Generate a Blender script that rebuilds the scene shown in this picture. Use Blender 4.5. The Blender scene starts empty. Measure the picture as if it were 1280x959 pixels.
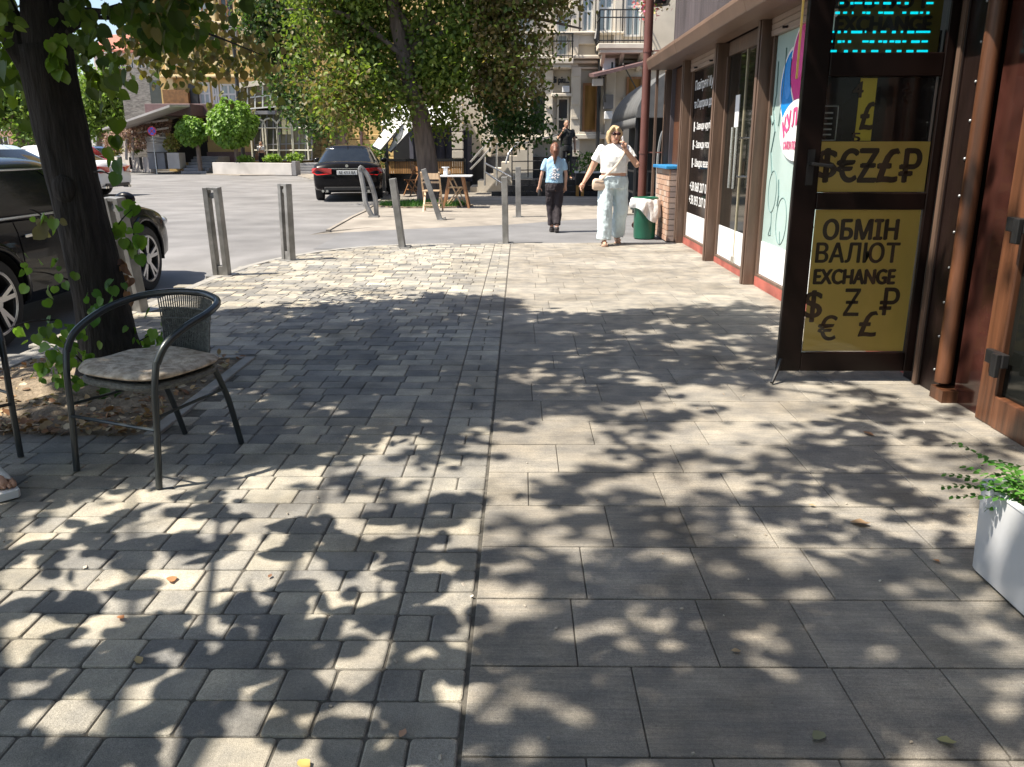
import bpy, math, random
import numpy as np
from mathutils import Vector, Matrix, Euler
random.seed(7); rng = np.random.default_rng(7)
R = math.radians
scene = bpy.context.scene
COL = scene.collection
# ------------------------------------------------------------------ camera
F, CX, CY, H = 1040.0, 640.0, 479.5, 1.4
PITCH, YAW = R(15.84), R(0.55)
cd = bpy.data.cameras.new('camera'); cam = bpy.data.objects.new('camera', cd); COL.objects.link(cam)
cam.location = (0, 0, H); cam.rotation_euler = (R(90) - PITCH, 0, YAW)
cd.sensor_fit = 'HORIZONTAL'; cd.sensor_width = 36; cd.lens = F / 1280 * 36
cd.clip_start = 0.05; cd.clip_end = 3000
scene.camera = cam
CM = Euler((R(90) - PITCH, 0, YAW)).to_matrix(); CMI = CM.transposed()
O = Vector((0, 0, H))
def ray(px, py): return CM @ Vector(((px - CX) / F, -(py - CY) / F, -1))
def G(px, py, z=0.0):
    d = ray(px, py); return O + d * ((z - H) / d.z)
def W(px, py, Y):
    d = ray(px, py); return O + d * (Y / d.y)
def WX(px, py, X):
    d = ray(px, py); return O + d * (X / d.x)
def proj(p):
    q = CMI @ (Vector(p) - O); return (CX + F * q.x / -q.z, CY - F * q.y / -q.z)
# light: the sun stands high on the left, slightly behind the camera
LT = Vector((0.47, 0.165, -0.866)).normalized()
# ------------------------------------------------------------------ naming
def tag(o, label=None, cat=None, group=None, kind=None):
    if label: o['label'] = label
    if cat: o['category'] = cat
    if group: o['group'] = group
    if kind: o['kind'] = kind
    return o
def thing(name, label, cat, loc=(0, 0, 0), rz=0.0, group=None):
    o = bpy.data.objects.new(name, None); COL.objects.link(o)
    o.empty_display_size = 0.1
    o.location = loc; o.rotation_euler = (0, 0, rz)
    return tag(o, label, cat, group)
KIDS = {}
def link(o, parent=None):
    COL.objects.link(o)
    if parent is not None:
        o.parent = parent; KIDS.setdefault(parent, []).append(o)
    return o
def copy_tree(o, parent=None, label=None):
    c = o.copy(); link(c, parent)
    if label: c['label'] = label
    for k in KIDS.get(o, []): copy_tree(k, c)
    return c
# ------------------------------------------------------------------ materials
MATS = {}
def nd(nt, t, **kw):
    n = nt.nodes.new(t)
    for k, v in kw.items(): setattr(n, k, v)
    return n
def c4(c): return (c[0], c[1], c[2], 1.0)
def M(name, col, rough=0.6, metal=0.0, var=0.15, scale=6.0, bump=0.0, bscale=60.0, stretch=None, spec=0.5,
      coat=0.0, col2=None, objcol=False, attr=None, detail=4.0, dirt=0.0):
    if name in MATS: return MATS[name]
    m = bpy.data.materials.new(name); m.use_nodes = True; nt = m.node_tree
    b = nt.nodes['Principled BSDF']; L = nt.links.new
    tc = nd(nt, 'ShaderNodeTexCoord'); mp = nd(nt, 'ShaderNodeMapping')
    L(tc.outputs['Object'], mp.inputs['Vector'])
    if stretch: mp.inputs['Scale'].default_value = stretch
    n1 = nd(nt, 'ShaderNodeTexNoise'); n1.inputs['Scale'].default_value = scale; n1.inputs['Detail'].default_value = detail
    L(mp.outputs[0], n1.inputs['Vector'])
    rp = nd(nt, 'ShaderNodeValToRGB'); L(n1.outputs[0], rp.inputs[0])
    rp.color_ramp.elements[0].position = 0.32; rp.color_ramp.elements[1].position = 0.68
    if col2 is None:
        a = [max(0, x * (1 - var)) for x in col]; c = [min(1, x * (1 + var)) for x in col]
    else: a, c = col, col2
    out = rp.outputs[0]
    if objcol or attr:
        rp.color_ramp.elements[0].color = (1 - var,) * 3 + (1,); rp.color_ramp.elements[1].color = (1 + var,) * 3 + (1,)
        if objcol: src = nd(nt, 'ShaderNodeObjectInfo').outputs['Color']
        else:
            an = nd(nt, 'ShaderNodeAttribute'); an.attribute_name = attr; src = an.outputs['Color']
        mx = nd(nt, 'ShaderNodeMix', data_type='RGBA', blend_type='MULTIPLY'); mx.inputs[0].default_value = 1
        L(src, mx.inputs[6]); L(out, mx.inputs[7]); out = mx.outputs[2]
    else:
        rp.color_ramp.elements[0].color = c4(a); rp.color_ramp.elements[1].color = c4(c)
    if dirt:
        n3 = nd(nt, 'ShaderNodeTexNoise'); n3.inputs['Scale'].default_value = scale * 0.3; n3.inputs['Detail'].default_value = 8
        L(tc.outputs['Object'], n3.inputs['Vector'])
        r3 = nd(nt, 'ShaderNodeValToRGB'); L(n3.outputs[0], r3.inputs[0])
        r3.color_ramp.elements[0].position = 0.35; r3.color_ramp.elements[0].color = (1 - dirt,) * 3 + (1,)
        r3.color_ramp.elements[1].position = 0.6; r3.color_ramp.elements[1].color = (1, 1, 1, 1)
        mx = nd(nt, 'ShaderNodeMix', data_type='RGBA', blend_type='MULTIPLY'); mx.inputs[0].default_value = 1
        L(out, mx.inputs[6]); L(r3.outputs[0], mx.inputs[7]); out = mx.outputs[2]
    L(out, b.inputs['Base Color'])
    b.inputs['Roughness'].default_value = rough; b.inputs['Metallic'].default_value = metal
    b.inputs['Specular IOR Level'].default_value = spec
    if coat: b.inputs['Coat Weight'].default_value = coat; b.inputs['Coat Roughness'].default_value = 0.04
    if bump:
        n2 = nd(nt, 'ShaderNodeTexNoise'); n2.inputs['Scale'].default_value = bscale; n2.inputs['Detail'].default_value = 6
        L(mp.outputs[0], n2.inputs['Vector'])
        bp = nd(nt, 'ShaderNodeBump'); bp.inputs['Strength'].default_value = bump; bp.inputs['Distance'].default_value = 0.02
        L(n2.outputs[0], bp.inputs['Height']); L(bp.outputs[0], b.inputs['Normal'])
    MATS[name] = m; return m
def M_emit(name, col, st):
    m = bpy.data.materials.new(name); m.use_nodes = True
    b = m.node_tree.nodes['Principled BSDF']; b.inputs['Base Color'].default_value = c4([x * 0.3 for x in col])
    b.inputs['Emission Color'].default_value = c4(col); b.inputs['Emission Strength'].default_value = st
    return m
def M_leaf(name, tr=0.35, rough=0.45):
    m = bpy.data.materials.new(name); m.use_nodes = True; nt = m.node_tree; L = nt.links.new
    b = nt.nodes['Principled BSDF']; out = nt.nodes['Material Output']
    an = nd(nt, 'ShaderNodeAttribute'); an.attribute_name = 'tone'
    L(an.outputs['Color'], b.inputs['Base Color']); b.inputs['Roughness'].default_value = rough
    b.inputs['Specular IOR Level'].default_value = 0.35
    t = nd(nt, 'ShaderNodeBsdfTranslucent'); mul = nd(nt, 'ShaderNodeMix', data_type='RGBA', blend_type='MULTIPLY')
    mul.inputs[0].default_value = 1; L(an.outputs['Color'], mul.inputs[6]); mul.inputs[7].default_value = (1.5, 1.65, 0.7, 1)
    L(mul.outputs[2], t.inputs['Color'])
    mx = nd(nt, 'ShaderNodeMixShader'); mx.inputs[0].default_value = tr
    L(b.outputs[0], mx.inputs[1]); L(t.outputs[0], mx.inputs[2]); L(mx.outputs[0], out.inputs['Surface'])
    return m
def M_glass(name, refl=0.16, tint=(0.9, 0.95, 0.93), haze=0.0, rough=0.0):
    m = bpy.data.materials.new(name); m.use_nodes = True; nt = m.node_tree; L = nt.links.new
    for n in list(nt.nodes):
        if n.type == 'BSDF_PRINCIPLED': nt.nodes.remove(n)
    out = nt.nodes['Material Output']
    tr = nd(nt, 'ShaderNodeBsdfTransparent'); tr.inputs[0].default_value = c4(tint)
    gl = nd(nt, 'ShaderNodeBsdfAnisotropic') if False else nd(nt, 'ShaderNodeBsdfGlossy'); gl.inputs['Roughness'].default_value = rough
    lw = nd(nt, 'ShaderNodeLayerWeight'); lw.inputs[0].default_value = refl
    mx = nd(nt, 'ShaderNodeMixShader'); L(lw.outputs['Fresnel'], mx.inputs[0]); L(tr.outputs[0], mx.inputs[1]); L(gl.outputs[0], mx.inputs[2])
    L(mx.outputs[0], out.inputs['Surface']); return m
# ------------------------------------------------------------------ mesh builder
class MB:
    def __init__(s, off=(0, 0, 0)):
        s.v = []; s.f = []; s.t = []; s.off = Vector(off); s.M = None; s.tone = None
    def add(s, vs, fs):
        n = len(s.v)
        for p in vs:
            p = Vector(p)
            if s.M is not None: p = s.M @ p
            s.v.append(p - s.off)
        for f in fs:
            s.f.append([i + n for i in f]); s.t.append(s.tone)
        return s
    def box(s, x0, x1, y0, y1, z0, z1):
        return s.add([(x0, y0, z0), (x1, y0, z0), (x1, y1, z0), (x0, y1, z0), (x0, y0, z1), (x1, y0, z1), (x1, y1, z1), (x0, y1, z1)],
                     [(3, 2, 1, 0), (4, 5, 6, 7), (0, 1, 5, 4), (1, 2, 6, 5), (2, 3, 7, 6), (3, 0, 4, 7)])
    def cbox(s, c, d, rot=None):
        old = s.M; T = Matrix.Translation(Vector(c))
        if rot is not None: T = T @ Euler(rot).to_matrix().to_4x4()
        s.M = T if old is None else old @ T
        s.box(-d[0] / 2, d[0] / 2, -d[1] / 2, d[1] / 2, -d[2] / 2, d[2] / 2); s.M = old; return s
    def bar(s, a, b, w, h=None, up=(0, 0, 1)):
        a, b = Vector(a), Vector(b); h = h or w; d = (b - a).normalized(); u = Vector(up)
        if abs(d.dot(u)) > 0.95: u = Vector((0, 1, 0))
        r = d.cross(u).normalized() * w / 2; u = r.cross(d).normalized() * h / 2
        return s.add([a - r - u, a + r - u, a + r + u, a - r + u, b - r - u, b + r - u, b + r + u, b - r + u],
                     [(0, 1, 2, 3), (7, 6, 5, 4), (4, 5, 1, 0), (5, 6, 2, 1), (6, 7, 3, 2), (7, 4, 0, 3)])
    def loft(s, rings, cap=True, close=True):
        n = len(rings[0]); vs = [p for r in rings for p in r]; fs = []
        for i in range(len(rings) - 1):
            for j in range(n if close else n - 1):
                k = (j + 1) % n; fs.append((i * n + j, i * n + k, (i + 1) * n + k, (i + 1) * n + j))
        if cap:
            fs.append(tuple(reversed(range(n)))); b = (len(rings) - 1) * n; fs.append(tuple(range(b, b + n)))
        return s.add(vs, fs)
    def tube(s, pts, r, n=8, cap=True, wob=None):
        pts = [Vector(p) for p in pts]; m = len(pts)
        rr = r if isinstance(r, (list, tuple)) else [r] * m
        rings = []; u = None
        for i, p in enumerate(pts):
            d = (pts[min(i + 1, m - 1)] - pts[max(i - 1, 0)])
            if d.length < 1e-9: d = Vector((0, 0, 1))
            d.normalize()
            if u is None:
                u = Vector((1, 0, 0)) if abs(d.x) < 0.8 else Vector((0, 1, 0))
            u = (u - d * u.dot(d)).normalized(); w = d.cross(u)
            q = rr[i]; qa, qb = q if isinstance(q, (tuple, list)) else (q, q)
            rings.append([p + u * (qa * math.cos(2 * math.pi * j / n)) * (wob(i, j) if wob else 1) + w * (qb * math.sin(2 * math.pi * j / n)) * (wob(i, j) if wob else 1) for j in range(n)])
        return s.loft(rings, cap)
    def cyl(s, c, r, z0, z1, n=20, r2=None):
        return s.tube([(c[0], c[1], z0), (c[0], c[1], z1)], [r, r if r2 is None else r2], n)
    def lathe(s, c, prof, n=24, axis='z', cap=True):
        rings = []
        for (r, z) in prof:
            ring = []
            for j in range(n):
                a = 2 * math.pi * j / n
                q = (r * math.cos(a), r * math.sin(a), z)
                if axis == 'x': q = (q[2], q[0], q[1])
                if axis == 'y': q = (q[1], q[2], q[0])
                ring.append(Vector(c) + Vector(q))
            rings.append(ring)
        return s.loft(rings, cap)
    def sphere(s, c, r, n=12, m=8):
        rx, ry, rz = r if isinstance(r, (tuple, list)) else (r, r, r); c = Vector(c); rings = []
        for i in range(m + 1):
            a = math.pi * (i + 0.02) / (m + 0.04) - math.pi / 2
            rings.append([c + Vector((rx * math.cos(a) * math.cos(2 * math.pi * j / n), ry * math.cos(a) * math.sin(2 * math.pi * j / n), rz * math.sin(a))) for j in range(n)])
        return s.loft(rings)
    def prism(s, pts, d):
        d = Vector(d); n = len(pts); a = [Vector(p) for p in pts]; b = [p + d for p in a]
        fs = [tuple(range(n - 1, -1, -1)), tuple(range(n, 2 * n))] + [(i, (i + 1) % n, n + (i + 1) % n, n + i) for i in range(n)]
        return s.add(a + b, fs)
    def quad(s, a, b, c, d): return s.add([a, b, c, d], [(0, 1, 2, 3)])
    def mesh(s, name):
        me = bpy.data.meshes.new(name); me.from_pydata([tuple(p) for p in s.v], [], s.f)
        if any(t is not None for t in s.t):
            at = me.attributes.new('tone', 'FLOAT_COLOR', 'FACE')
            at.data.foreach_set('color', np.array([(t[0], t[1], t[2], 1) if t else (.2, .2, .2, 1) for t in s.t], dtype=np.float32).ravel())
        me.update(); return me
    def build(s, name, mat, parent=None, smooth=False, bevel=0.0, seg=2, label=None):
        me = s.mesh(name)
        if mat: me.materials.append(mat)
        o = bpy.data.objects.new(name, me); link(o, parent)
        import bmesh as _b
        bm = _b.new(); bm.from_mesh(me); _b.ops.recalc_face_normals(bm, faces=bm.faces[:]); bm.to_mesh(me); bm.free()
        if smooth:
            me.polygons.foreach_set('use_smooth', [True] * len(me.polygons))
            if smooth != 'all': me.set_sharp_from_angle(angle=R(38))
        if bevel:
            md = o.modifiers.new('bevel', 'BEVEL'); md.width = bevel; md.segments = seg; md.limit_method = 'ANGLE'; md.angle_limit = R(40)
            md.harden_normals = False
        if label: o['label'] = label
        return o
def evalmesh(o, name):
    bpy.context.view_layer.update()
    dg = bpy.context.evaluated_depsgraph_get()
    return bpy.data.meshes.new_from_object(o.evaluated_get(dg))
def fuse(mb, name, mat, parent=None, voxel=0.012, it=4, extra=None, label=None, wrinkle=0.0):
    """voxel-fuse overlapping closed shapes into one continuous surface"""
    me = mb.mesh(name); o = bpy.data.objects.new(name, me); COL.objects.link(o)
    md = o.modifiers.new('r', 'REMESH'); md.mode = 'VOXEL'; md.voxel_size = voxel
    sm = o.modifiers.new('s', 'SMOOTH'); sm.iterations = it; sm.factor = 0.5
    m2 = evalmesh(o, name); bpy.data.objects.remove(o)
    if extra is not None:
        import bmesh as _b
        ex = extra.mesh('x'); bm = _b.new(); bm.from_mesh(m2); bm.from_mesh(ex); _b.ops.recalc_face_normals(bm, faces=bm.faces[:]); bm.to_mesh(m2); bm.free()
    if wrinkle and voxel < .0115:
        from mathutils import noise as mz
        for v in m2.vertices:
            p = v.co; q = Vector((p.x * 13, p.y * 13, p.z * 6 + 6 * p.x)); v.co = p + v.normal * wrinkle * (mz.noise(q) + .6 * mz.noise(q * 2.3) + .35 * abs(mz.noise(Vector((p.x * 5, p.y * 5, p.z * 22 + 3 * p.x)))))
    m2.name = name; m2.materials.clear(); m2.materials.append(mat)
    m2.polygons.foreach_set('use_smooth', [True] * len(m2.polygons))
    o = bpy.data.objects.new(name, m2); link(o, parent)
    if label: o['label'] = label
    return o
# ------------------------------------------------------------------ lettering
def text_data(s, width=None, height=None, bold=0.0, ext=0.002):
    cu = bpy.data.curves.new('lettering', 'FONT'); cu.body = s; cu.size = 1; cu.extrude = 0; cu.offset = bold
    cu.align_x = 'LEFT'; cu.resolution_u = 3
    o = bpy.data.objects.new('lettering', cu); me = bpy.data.meshes.new_from_object(o); bpy.data.objects.remove(o)
    a = np.zeros(len(me.vertices) * 3); me.vertices.foreach_get('co', a); a = a.reshape(-1, 3)
    lo, hi = a[:, :2].min(0), a[:, :2].max(0)
    fs = [tuple(p.vertices) for p in me.polygons]
    sx = sy = None
    if width: sx = width / (hi[0] - lo[0])
    if height: sy = height / (hi[1] - lo[1])
    sx = sx or sy; sy = sy or sx
    b = (a[:, :2] - (lo + hi) / 2) * np.array([sx, sy])
    return b, fs
def letters(mb, s, c, right, up, width=None, height=None, bold=0.03, rot=0.0):
    """lettering thickened by stacked, slightly shifted copies (bold = stroke growth / letter height)"""
    r, u = Vector(right).normalized(), Vector(up).normalized(); n = r.cross(u)
    if rot:
        r, u = r * math.cos(rot) + u * math.sin(rot), u * math.cos(rot) - r * math.sin(rot)
    b, fs = text_data(s, width, height, 0.0); hh = float(b[:, 1].max() - b[:, 1].min()); g = hh * bold * 1.3
    for k, (dx, dy) in enumerate(((0, 0), (-g, 0), (g, 0), (0, -g * .6), (0, g * .6), (-g * .6, -g * .5), (g * .6, g * .5)) if bold else ((0, 0),)):
        mb.add([Vector(c) + r * (float(x) + dx) + u * (float(y) + dy) + n * (.00025 * k) for x, y in b], fs)
    return mb
# ------------------------------------------------------------------ leaves
HEART = ([(0, .04, 0), (.17, -.06, .03), (.37, .03, .07), (.49, .26, .10), (.46, .52, .09), (.31, .76, .05), (.13, .93, -.01), (0, 1.05, -.07), (-.13, .93, -.01), (-.31, .76, .05), (-.46, .52, .09), (-.49, .26, .10), (-.37, .03, .07), (-.17, -.06, .03)], [(0, 1, 2, 3, 4, 5, 6, 7), (0, 7, 8, 9, 10, 11, 12, 13)])
OVAL = ([(0, 0, 0), (.3, .3, .06), (.26, .7, .05), (0, 1, -.05), (-.26, .7, .05), (-.3, .3, .06)], [(0, 1, 2, 3), (0, 3, 4, 5)])
DIAM = ([(0, 0, 0), (.36, .45, .04), (0, 1, 0), (-.36, .45, .04)], [(0, 1, 2, 3)])
def leaf_obj(name, pos, tip, nrm, size, tone, shape, mat, parent=None, off=(0, 0, 0)):
    pos = np.asarray(pos, float) - np.array(off); N = len(pos)
    f = np.asarray(tip, float); f /= np.linalg.norm(f, axis=1, keepdims=True) + 1e-9
    n = np.asarray(nrm, float); n = n - f * (n * f).sum(1, keepdims=True); n /= np.linalg.norm(n, axis=1, keepdims=True) + 1e-9
    r = np.cross(f, n); sv, sf = shape; k = len(sv); S = np.asarray(size)[:, None]
    V = np.zeros((N, k, 3))
    for i, (u, v, w) in enumerate(sv): V[:, i] = pos + S * (u * r + v * f + w * n)
    me = bpy.data.meshes.new(name); me.vertices.add(N * k); me.vertices.foreach_set('co', V.ravel().astype(np.float32))
    cnt = [len(q) for q in sf]; base = np.concatenate([np.array(q) for q in sf])
    idx = (np.arange(N)[:, None] * k + base[None]).ravel()
    me.loops.add(len(idx)); me.loops.foreach_set('vertex_index', idx.astype(np.int32))
    tot = np.tile(np.array(cnt), N); st = np.concatenate([[0], np.cumsum(tot)[:-1]])
    me.polygons.add(len(tot)); me.polygons.foreach_set('loop_start', st.astype(np.int32)); me.polygons.foreach_set('loop_total', tot.astype(np.int32))
    me.update(calc_edges=True); me.validate()
    at = me.attributes.new('tone', 'FLOAT_COLOR', 'FACE')
    t4 = np.ones((N, len(sf), 4)); t4[:, :, :3] = np.asarray(tone)[:, None, :]
    at.data.foreach_set('color', t4.ravel().astype(np.float32))
    me.materials.append(mat); o = bpy.data.objects.new(name, me); return link(o, parent)
def rdir(N, up=0.0, spread=1.0):
    a = rng.normal(size=(N, 3)) * spread; a[:, 2] += up; return a
def tones(N, pals, w=None, jit=0.25):
    p = np.array(pals); i = rng.choice(len(p), N, p=w); return np.clip(p[i] * (1 + jit * (rng.random((N, 1)) * 2 - 1)), 0, 1)
from mathutils import noise as mnoise
# ------------------------------------------------------------------ world, sun
w = bpy.data.worlds.new('World'); scene.world = w; w.use_nodes = True
nt = w.node_tree; bg = nt.nodes['Background']
sky = nd(nt, 'ShaderNodeTexSky', sky_type='NISHITA'); sky.sun_disc = False
elev = math.asin(-LT.z); sky.sun_elevation = elev
sky.sun_rotation = math.atan2(-LT.x, -LT.y)   # measured from +Y towards +X
sky.air_density = 1.0; sky.dust_density = 1.6; sky.ozone_density = 1.0
nt.links.new(sky.outputs[0], bg.inputs[0]); bg.inputs[1].default_value = 0.105
sl = bpy.data.lights.new('sun', 'SUN'); sl.energy = 5.0; sl.angle = R(0.53); sl.color = (1.0, 0.915, 0.78)
so = bpy.data.objects.new('sun', sl); COL.objects.link(so); so.rotation_euler = LT.to_track_quat('-Z', 'Y').to_euler()
so.location = (-20, -10, 40)
scene.view_settings.view_transform = 'Standard'; scene.view_settings.look = 'None'; scene.view_settings.gamma = 1
scene.view_settings.use_curve_mapping = False; scene.view_settings.exposure = 1.06
scene.cycles.use_denoising = True; scene.cycles.max_bounces = 8; scene.cycles.transparent_max_bounces = 12
scene.cycles.caustics_reflective = False; scene.cycles.caustics_refractive = False
# ------------------------------------------------------------------ ground sheets
def sheet(name, pts, z, mat, thick=0.0, cat=None):
    mb = MB()
    if thick: mb.prism([(p[0], p[1], z - thick) for p in pts], (0, 0, thick))
    else: mb.add([(p[0], p[1], z) for p in pts], [tuple(range(len(pts)))])
    return tag(mb.build(name, mat), kind='structure')
m_ground = M('dusty_ground', (.30, .28, .25), .9, var=.2, scale=.6, bump=.2, bscale=30)
m_road = M('old_asphalt', (.178, .174, .174), .85, var=.22, scale=1.1, bump=.35, bscale=90, detail=9, dirt=.22)
m_drive = M('newer_asphalt', (.16, .16, .165), .85, var=.16, scale=1.5, bump=.35, bscale=110, detail=9, dirt=.15)
m_walk = M('sandy_walk', (.265, .238, .205), .9, var=.2, scale=2.2, bump=.3, bscale=60, detail=9, dirt=.2)
m_kerb = M('kerb_stone', (.27, .26, .24), .85, var=.15, scale=9, bump=.3, bscale=80)
sheet('ground', [(-400, -60), (400, -60), (400, 900), (-400, 900)], -0.3, m_ground)
sheet('road', [(-26, 12.0), (-3.2, 12.0), (-3.2, 10.0), (12, 10.0), (12, 22), (-3.0, 22), (-3.6, 20), (-3.9, 47), (-26, 60)], -0.02, m_road)
def sst(t): t = min(1, max(0, t)); return t * t * (3 - 2 * t)
def road_z(x, y): return -.02 - .185 * sst((-3.40 - x) / .55) * sst((12.0 - y) / 2.6)
mb = MB(); gxs = [-3.2, -3.4, -3.5, -3.6, -3.7, -3.8, -3.9, -4.0, -4.5, -6, -9, -14, -20, -26]; gys = [-30, -10, 0, 5, 8, 9, 9.4, 9.8, 10.2, 10.6, 11, 11.4, 11.8, 12.0]
mb.loft([[(x, y, road_z(x, y)) for x in gxs] for y in gys], cap=False, close=False)
tag(mb.build('road', m_road, smooth='all'), kind='structure')
sheet('driveway', [(-3.0, 12.1), (12, 12.1), (12, 19), (2.6, 18.4), (-.6, 17.4), (-3.1, 16.6)], -0.014, m_drive)
# far pavement with a curved kerb
kc = [G(*p) for p in ((410, 290), (424, 282), (440, 273), (455, 266), (466, 258), (474, 252), (480, 246), (484, 240))]
kpts = [(p.x, p.y) for p in kc]
far = kpts + [(-4.3, 46.5), (30, 46.5), (30, 17.2), (4.0, 17.2)]
q = [G(780, 268.5), G(700, 273), G(640, 277.5), G(560, 281), (G(470, 285))]
far = kpts + [(-5.2, 46.8), (30, 46.8), (30, 18.5), (6, 18.3)] + [(p.x, p.y) for p in q]
sheet('far_pavement', far, 0.02, m_walk, 0.06)
mb = MB()
for i in range(len(kpts) - 1):
    mb.bar((kpts[i][0], kpts[i][1], .01), (kpts[i + 1][0], kpts[i + 1][1], .01), .07, .06)
q2 = [(p.x, p.y) for p in q]
mb.loft([[(x, y, .0205) for x, y in q2 + kpts[:1]], [(x, y - .4, -.013) for x, y in q2] + [(kpts[0][0] - .25, kpts[0][1] - .3, -.018)]], cap=False, close=False)
tag(mb.build('far_kerb', m_walk), kind='structure')
# pavement in front of the yellow building
c = [G(372, 236), G(300, 222), G(215, 219), G(130, 214)]
sheet('terrace_pavement', [(p.x, p.y) for p in (G(395, 226), G(370, 219), G(300, 219.5), G(215, 216))] + [(-24, 70), (-4.2, 70), (-5.0, 40)], 0.03, m_walk, .08)
# bedding under the pavers
BX0, BX1 = -3.42, -0.14      # paver field
SX1 = 2.62                   # slab field to the shop
m_bed = M('sand_joint', (.085, .078, .066), .95, var=.3, scale=40, bump=.3, bscale=200)
def edge_y(x):               # far edge of the paving, rounded at the road corner
    if x > -1.2: return 12.75 + (x + .1) * .12
    t = min(1, max(0, (-1.2 - x) / 2.22)); return 12.6 - 3.4 * (1 - math.sqrt(max(0, 1 - t ** 2.3)))
YN = -2.2
bed = [(BX0, YN), (SX1 + .2, YN), (SX1 + .2, 12.95), (1, 12.8)] + [(x, edge_y(x)) for x in np.linspace(-.1, BX0, 24)]
sheet('paving_bed', bed, -0.006, m_bed)
PIT = (-3.36, -1.9, 3.95, 5.55)
def in_pit(x, y, m=0.0): return PIT[0] - m < x < PIT[1] + m + .08 and PIT[2] - m < y < PIT[3] + m + .06
# ---- small concrete pavers: real blocks with rounded shoulders
def paver(mb, x0, x1, y0, y1, z, bev, tone, rc, n=3):
    def ring(ins, zz, r):
        a0, a1, b0, b1 = x0 + ins, x1 - ins, y0 + ins, y1 - ins; pts = []
        for (cx, cy, s) in ((a1 - r, b1 - r, 0), (a0 + r, b1 - r, 1), (a0 + r, b0 + r, 2), (a1 - r, b0 + r, 3)):
            for k in range(n):
                t = math.pi / 2 * (s + k / (n - 1)); pts.append((cx + r * math.cos(t), cy + r * math.sin(t), zz))
        return pts
    rs = [ring(0, z - .022, rc), ring(0, z - bev * 1.2, rc), ring(bev * .35, z - bev * .35, rc), ring(bev, z, rc)]
    mb.tone = tone; m = len(rs[0]); vs = [p for r in rs for p in r]
    fs = [(i * m + j, i * m + (j + 1) % m, (i + 1) * m + (j + 1) % m, (i + 1) * m + j) for i in range(3) for j in range(m)] + [tuple(range(3 * m, 4 * m))]
    mb.add(vs, fs)
PAV = [(.41, .38, .325), (.36, .34, .297), (.315, .30, .272), (.265, .256, .24), (.205, .202, .198)]
mb = MB(); row = .1405; y = YN; k = 0
while y < 12.9:
    x = BX1 - .006
    # header column along the slabs: one long block or two small ones
    wide = (k % 2 == 0); wids = [.232] if wide else [.122, .110]
    while x > BX0:
        if wids: wd = wids.pop(0)
        else: wd = random.choice((.215, .215, .142, .142, .215, .125))
        x0 = x - wd
        xm, ym = (x + x0) / 2, y + row / 2
        if ym < edge_y(xm) - .06 and not in_pit(xm, ym, .02):
            nz = mnoise.noise((xm * .9, ym * .9, 3)) * .9
            r = min(4.99, max(0, random.random() * 5 + nz)); t = PAV[int(r)]
            if x > BX1 - .24: t = PAV[random.choice((2, 2, 3, 3, 1))]
            j = random.uniform(.9, 1.08); t = [c * j for c in t]
            dz = random.uniform(-.0025, .0025)
            paver(mb, x0 + .0018, x - .0018, y + .0018, y + row - .0018, dz, .0062, t, .011)
        x = x0
    y += row; k += 1
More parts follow.
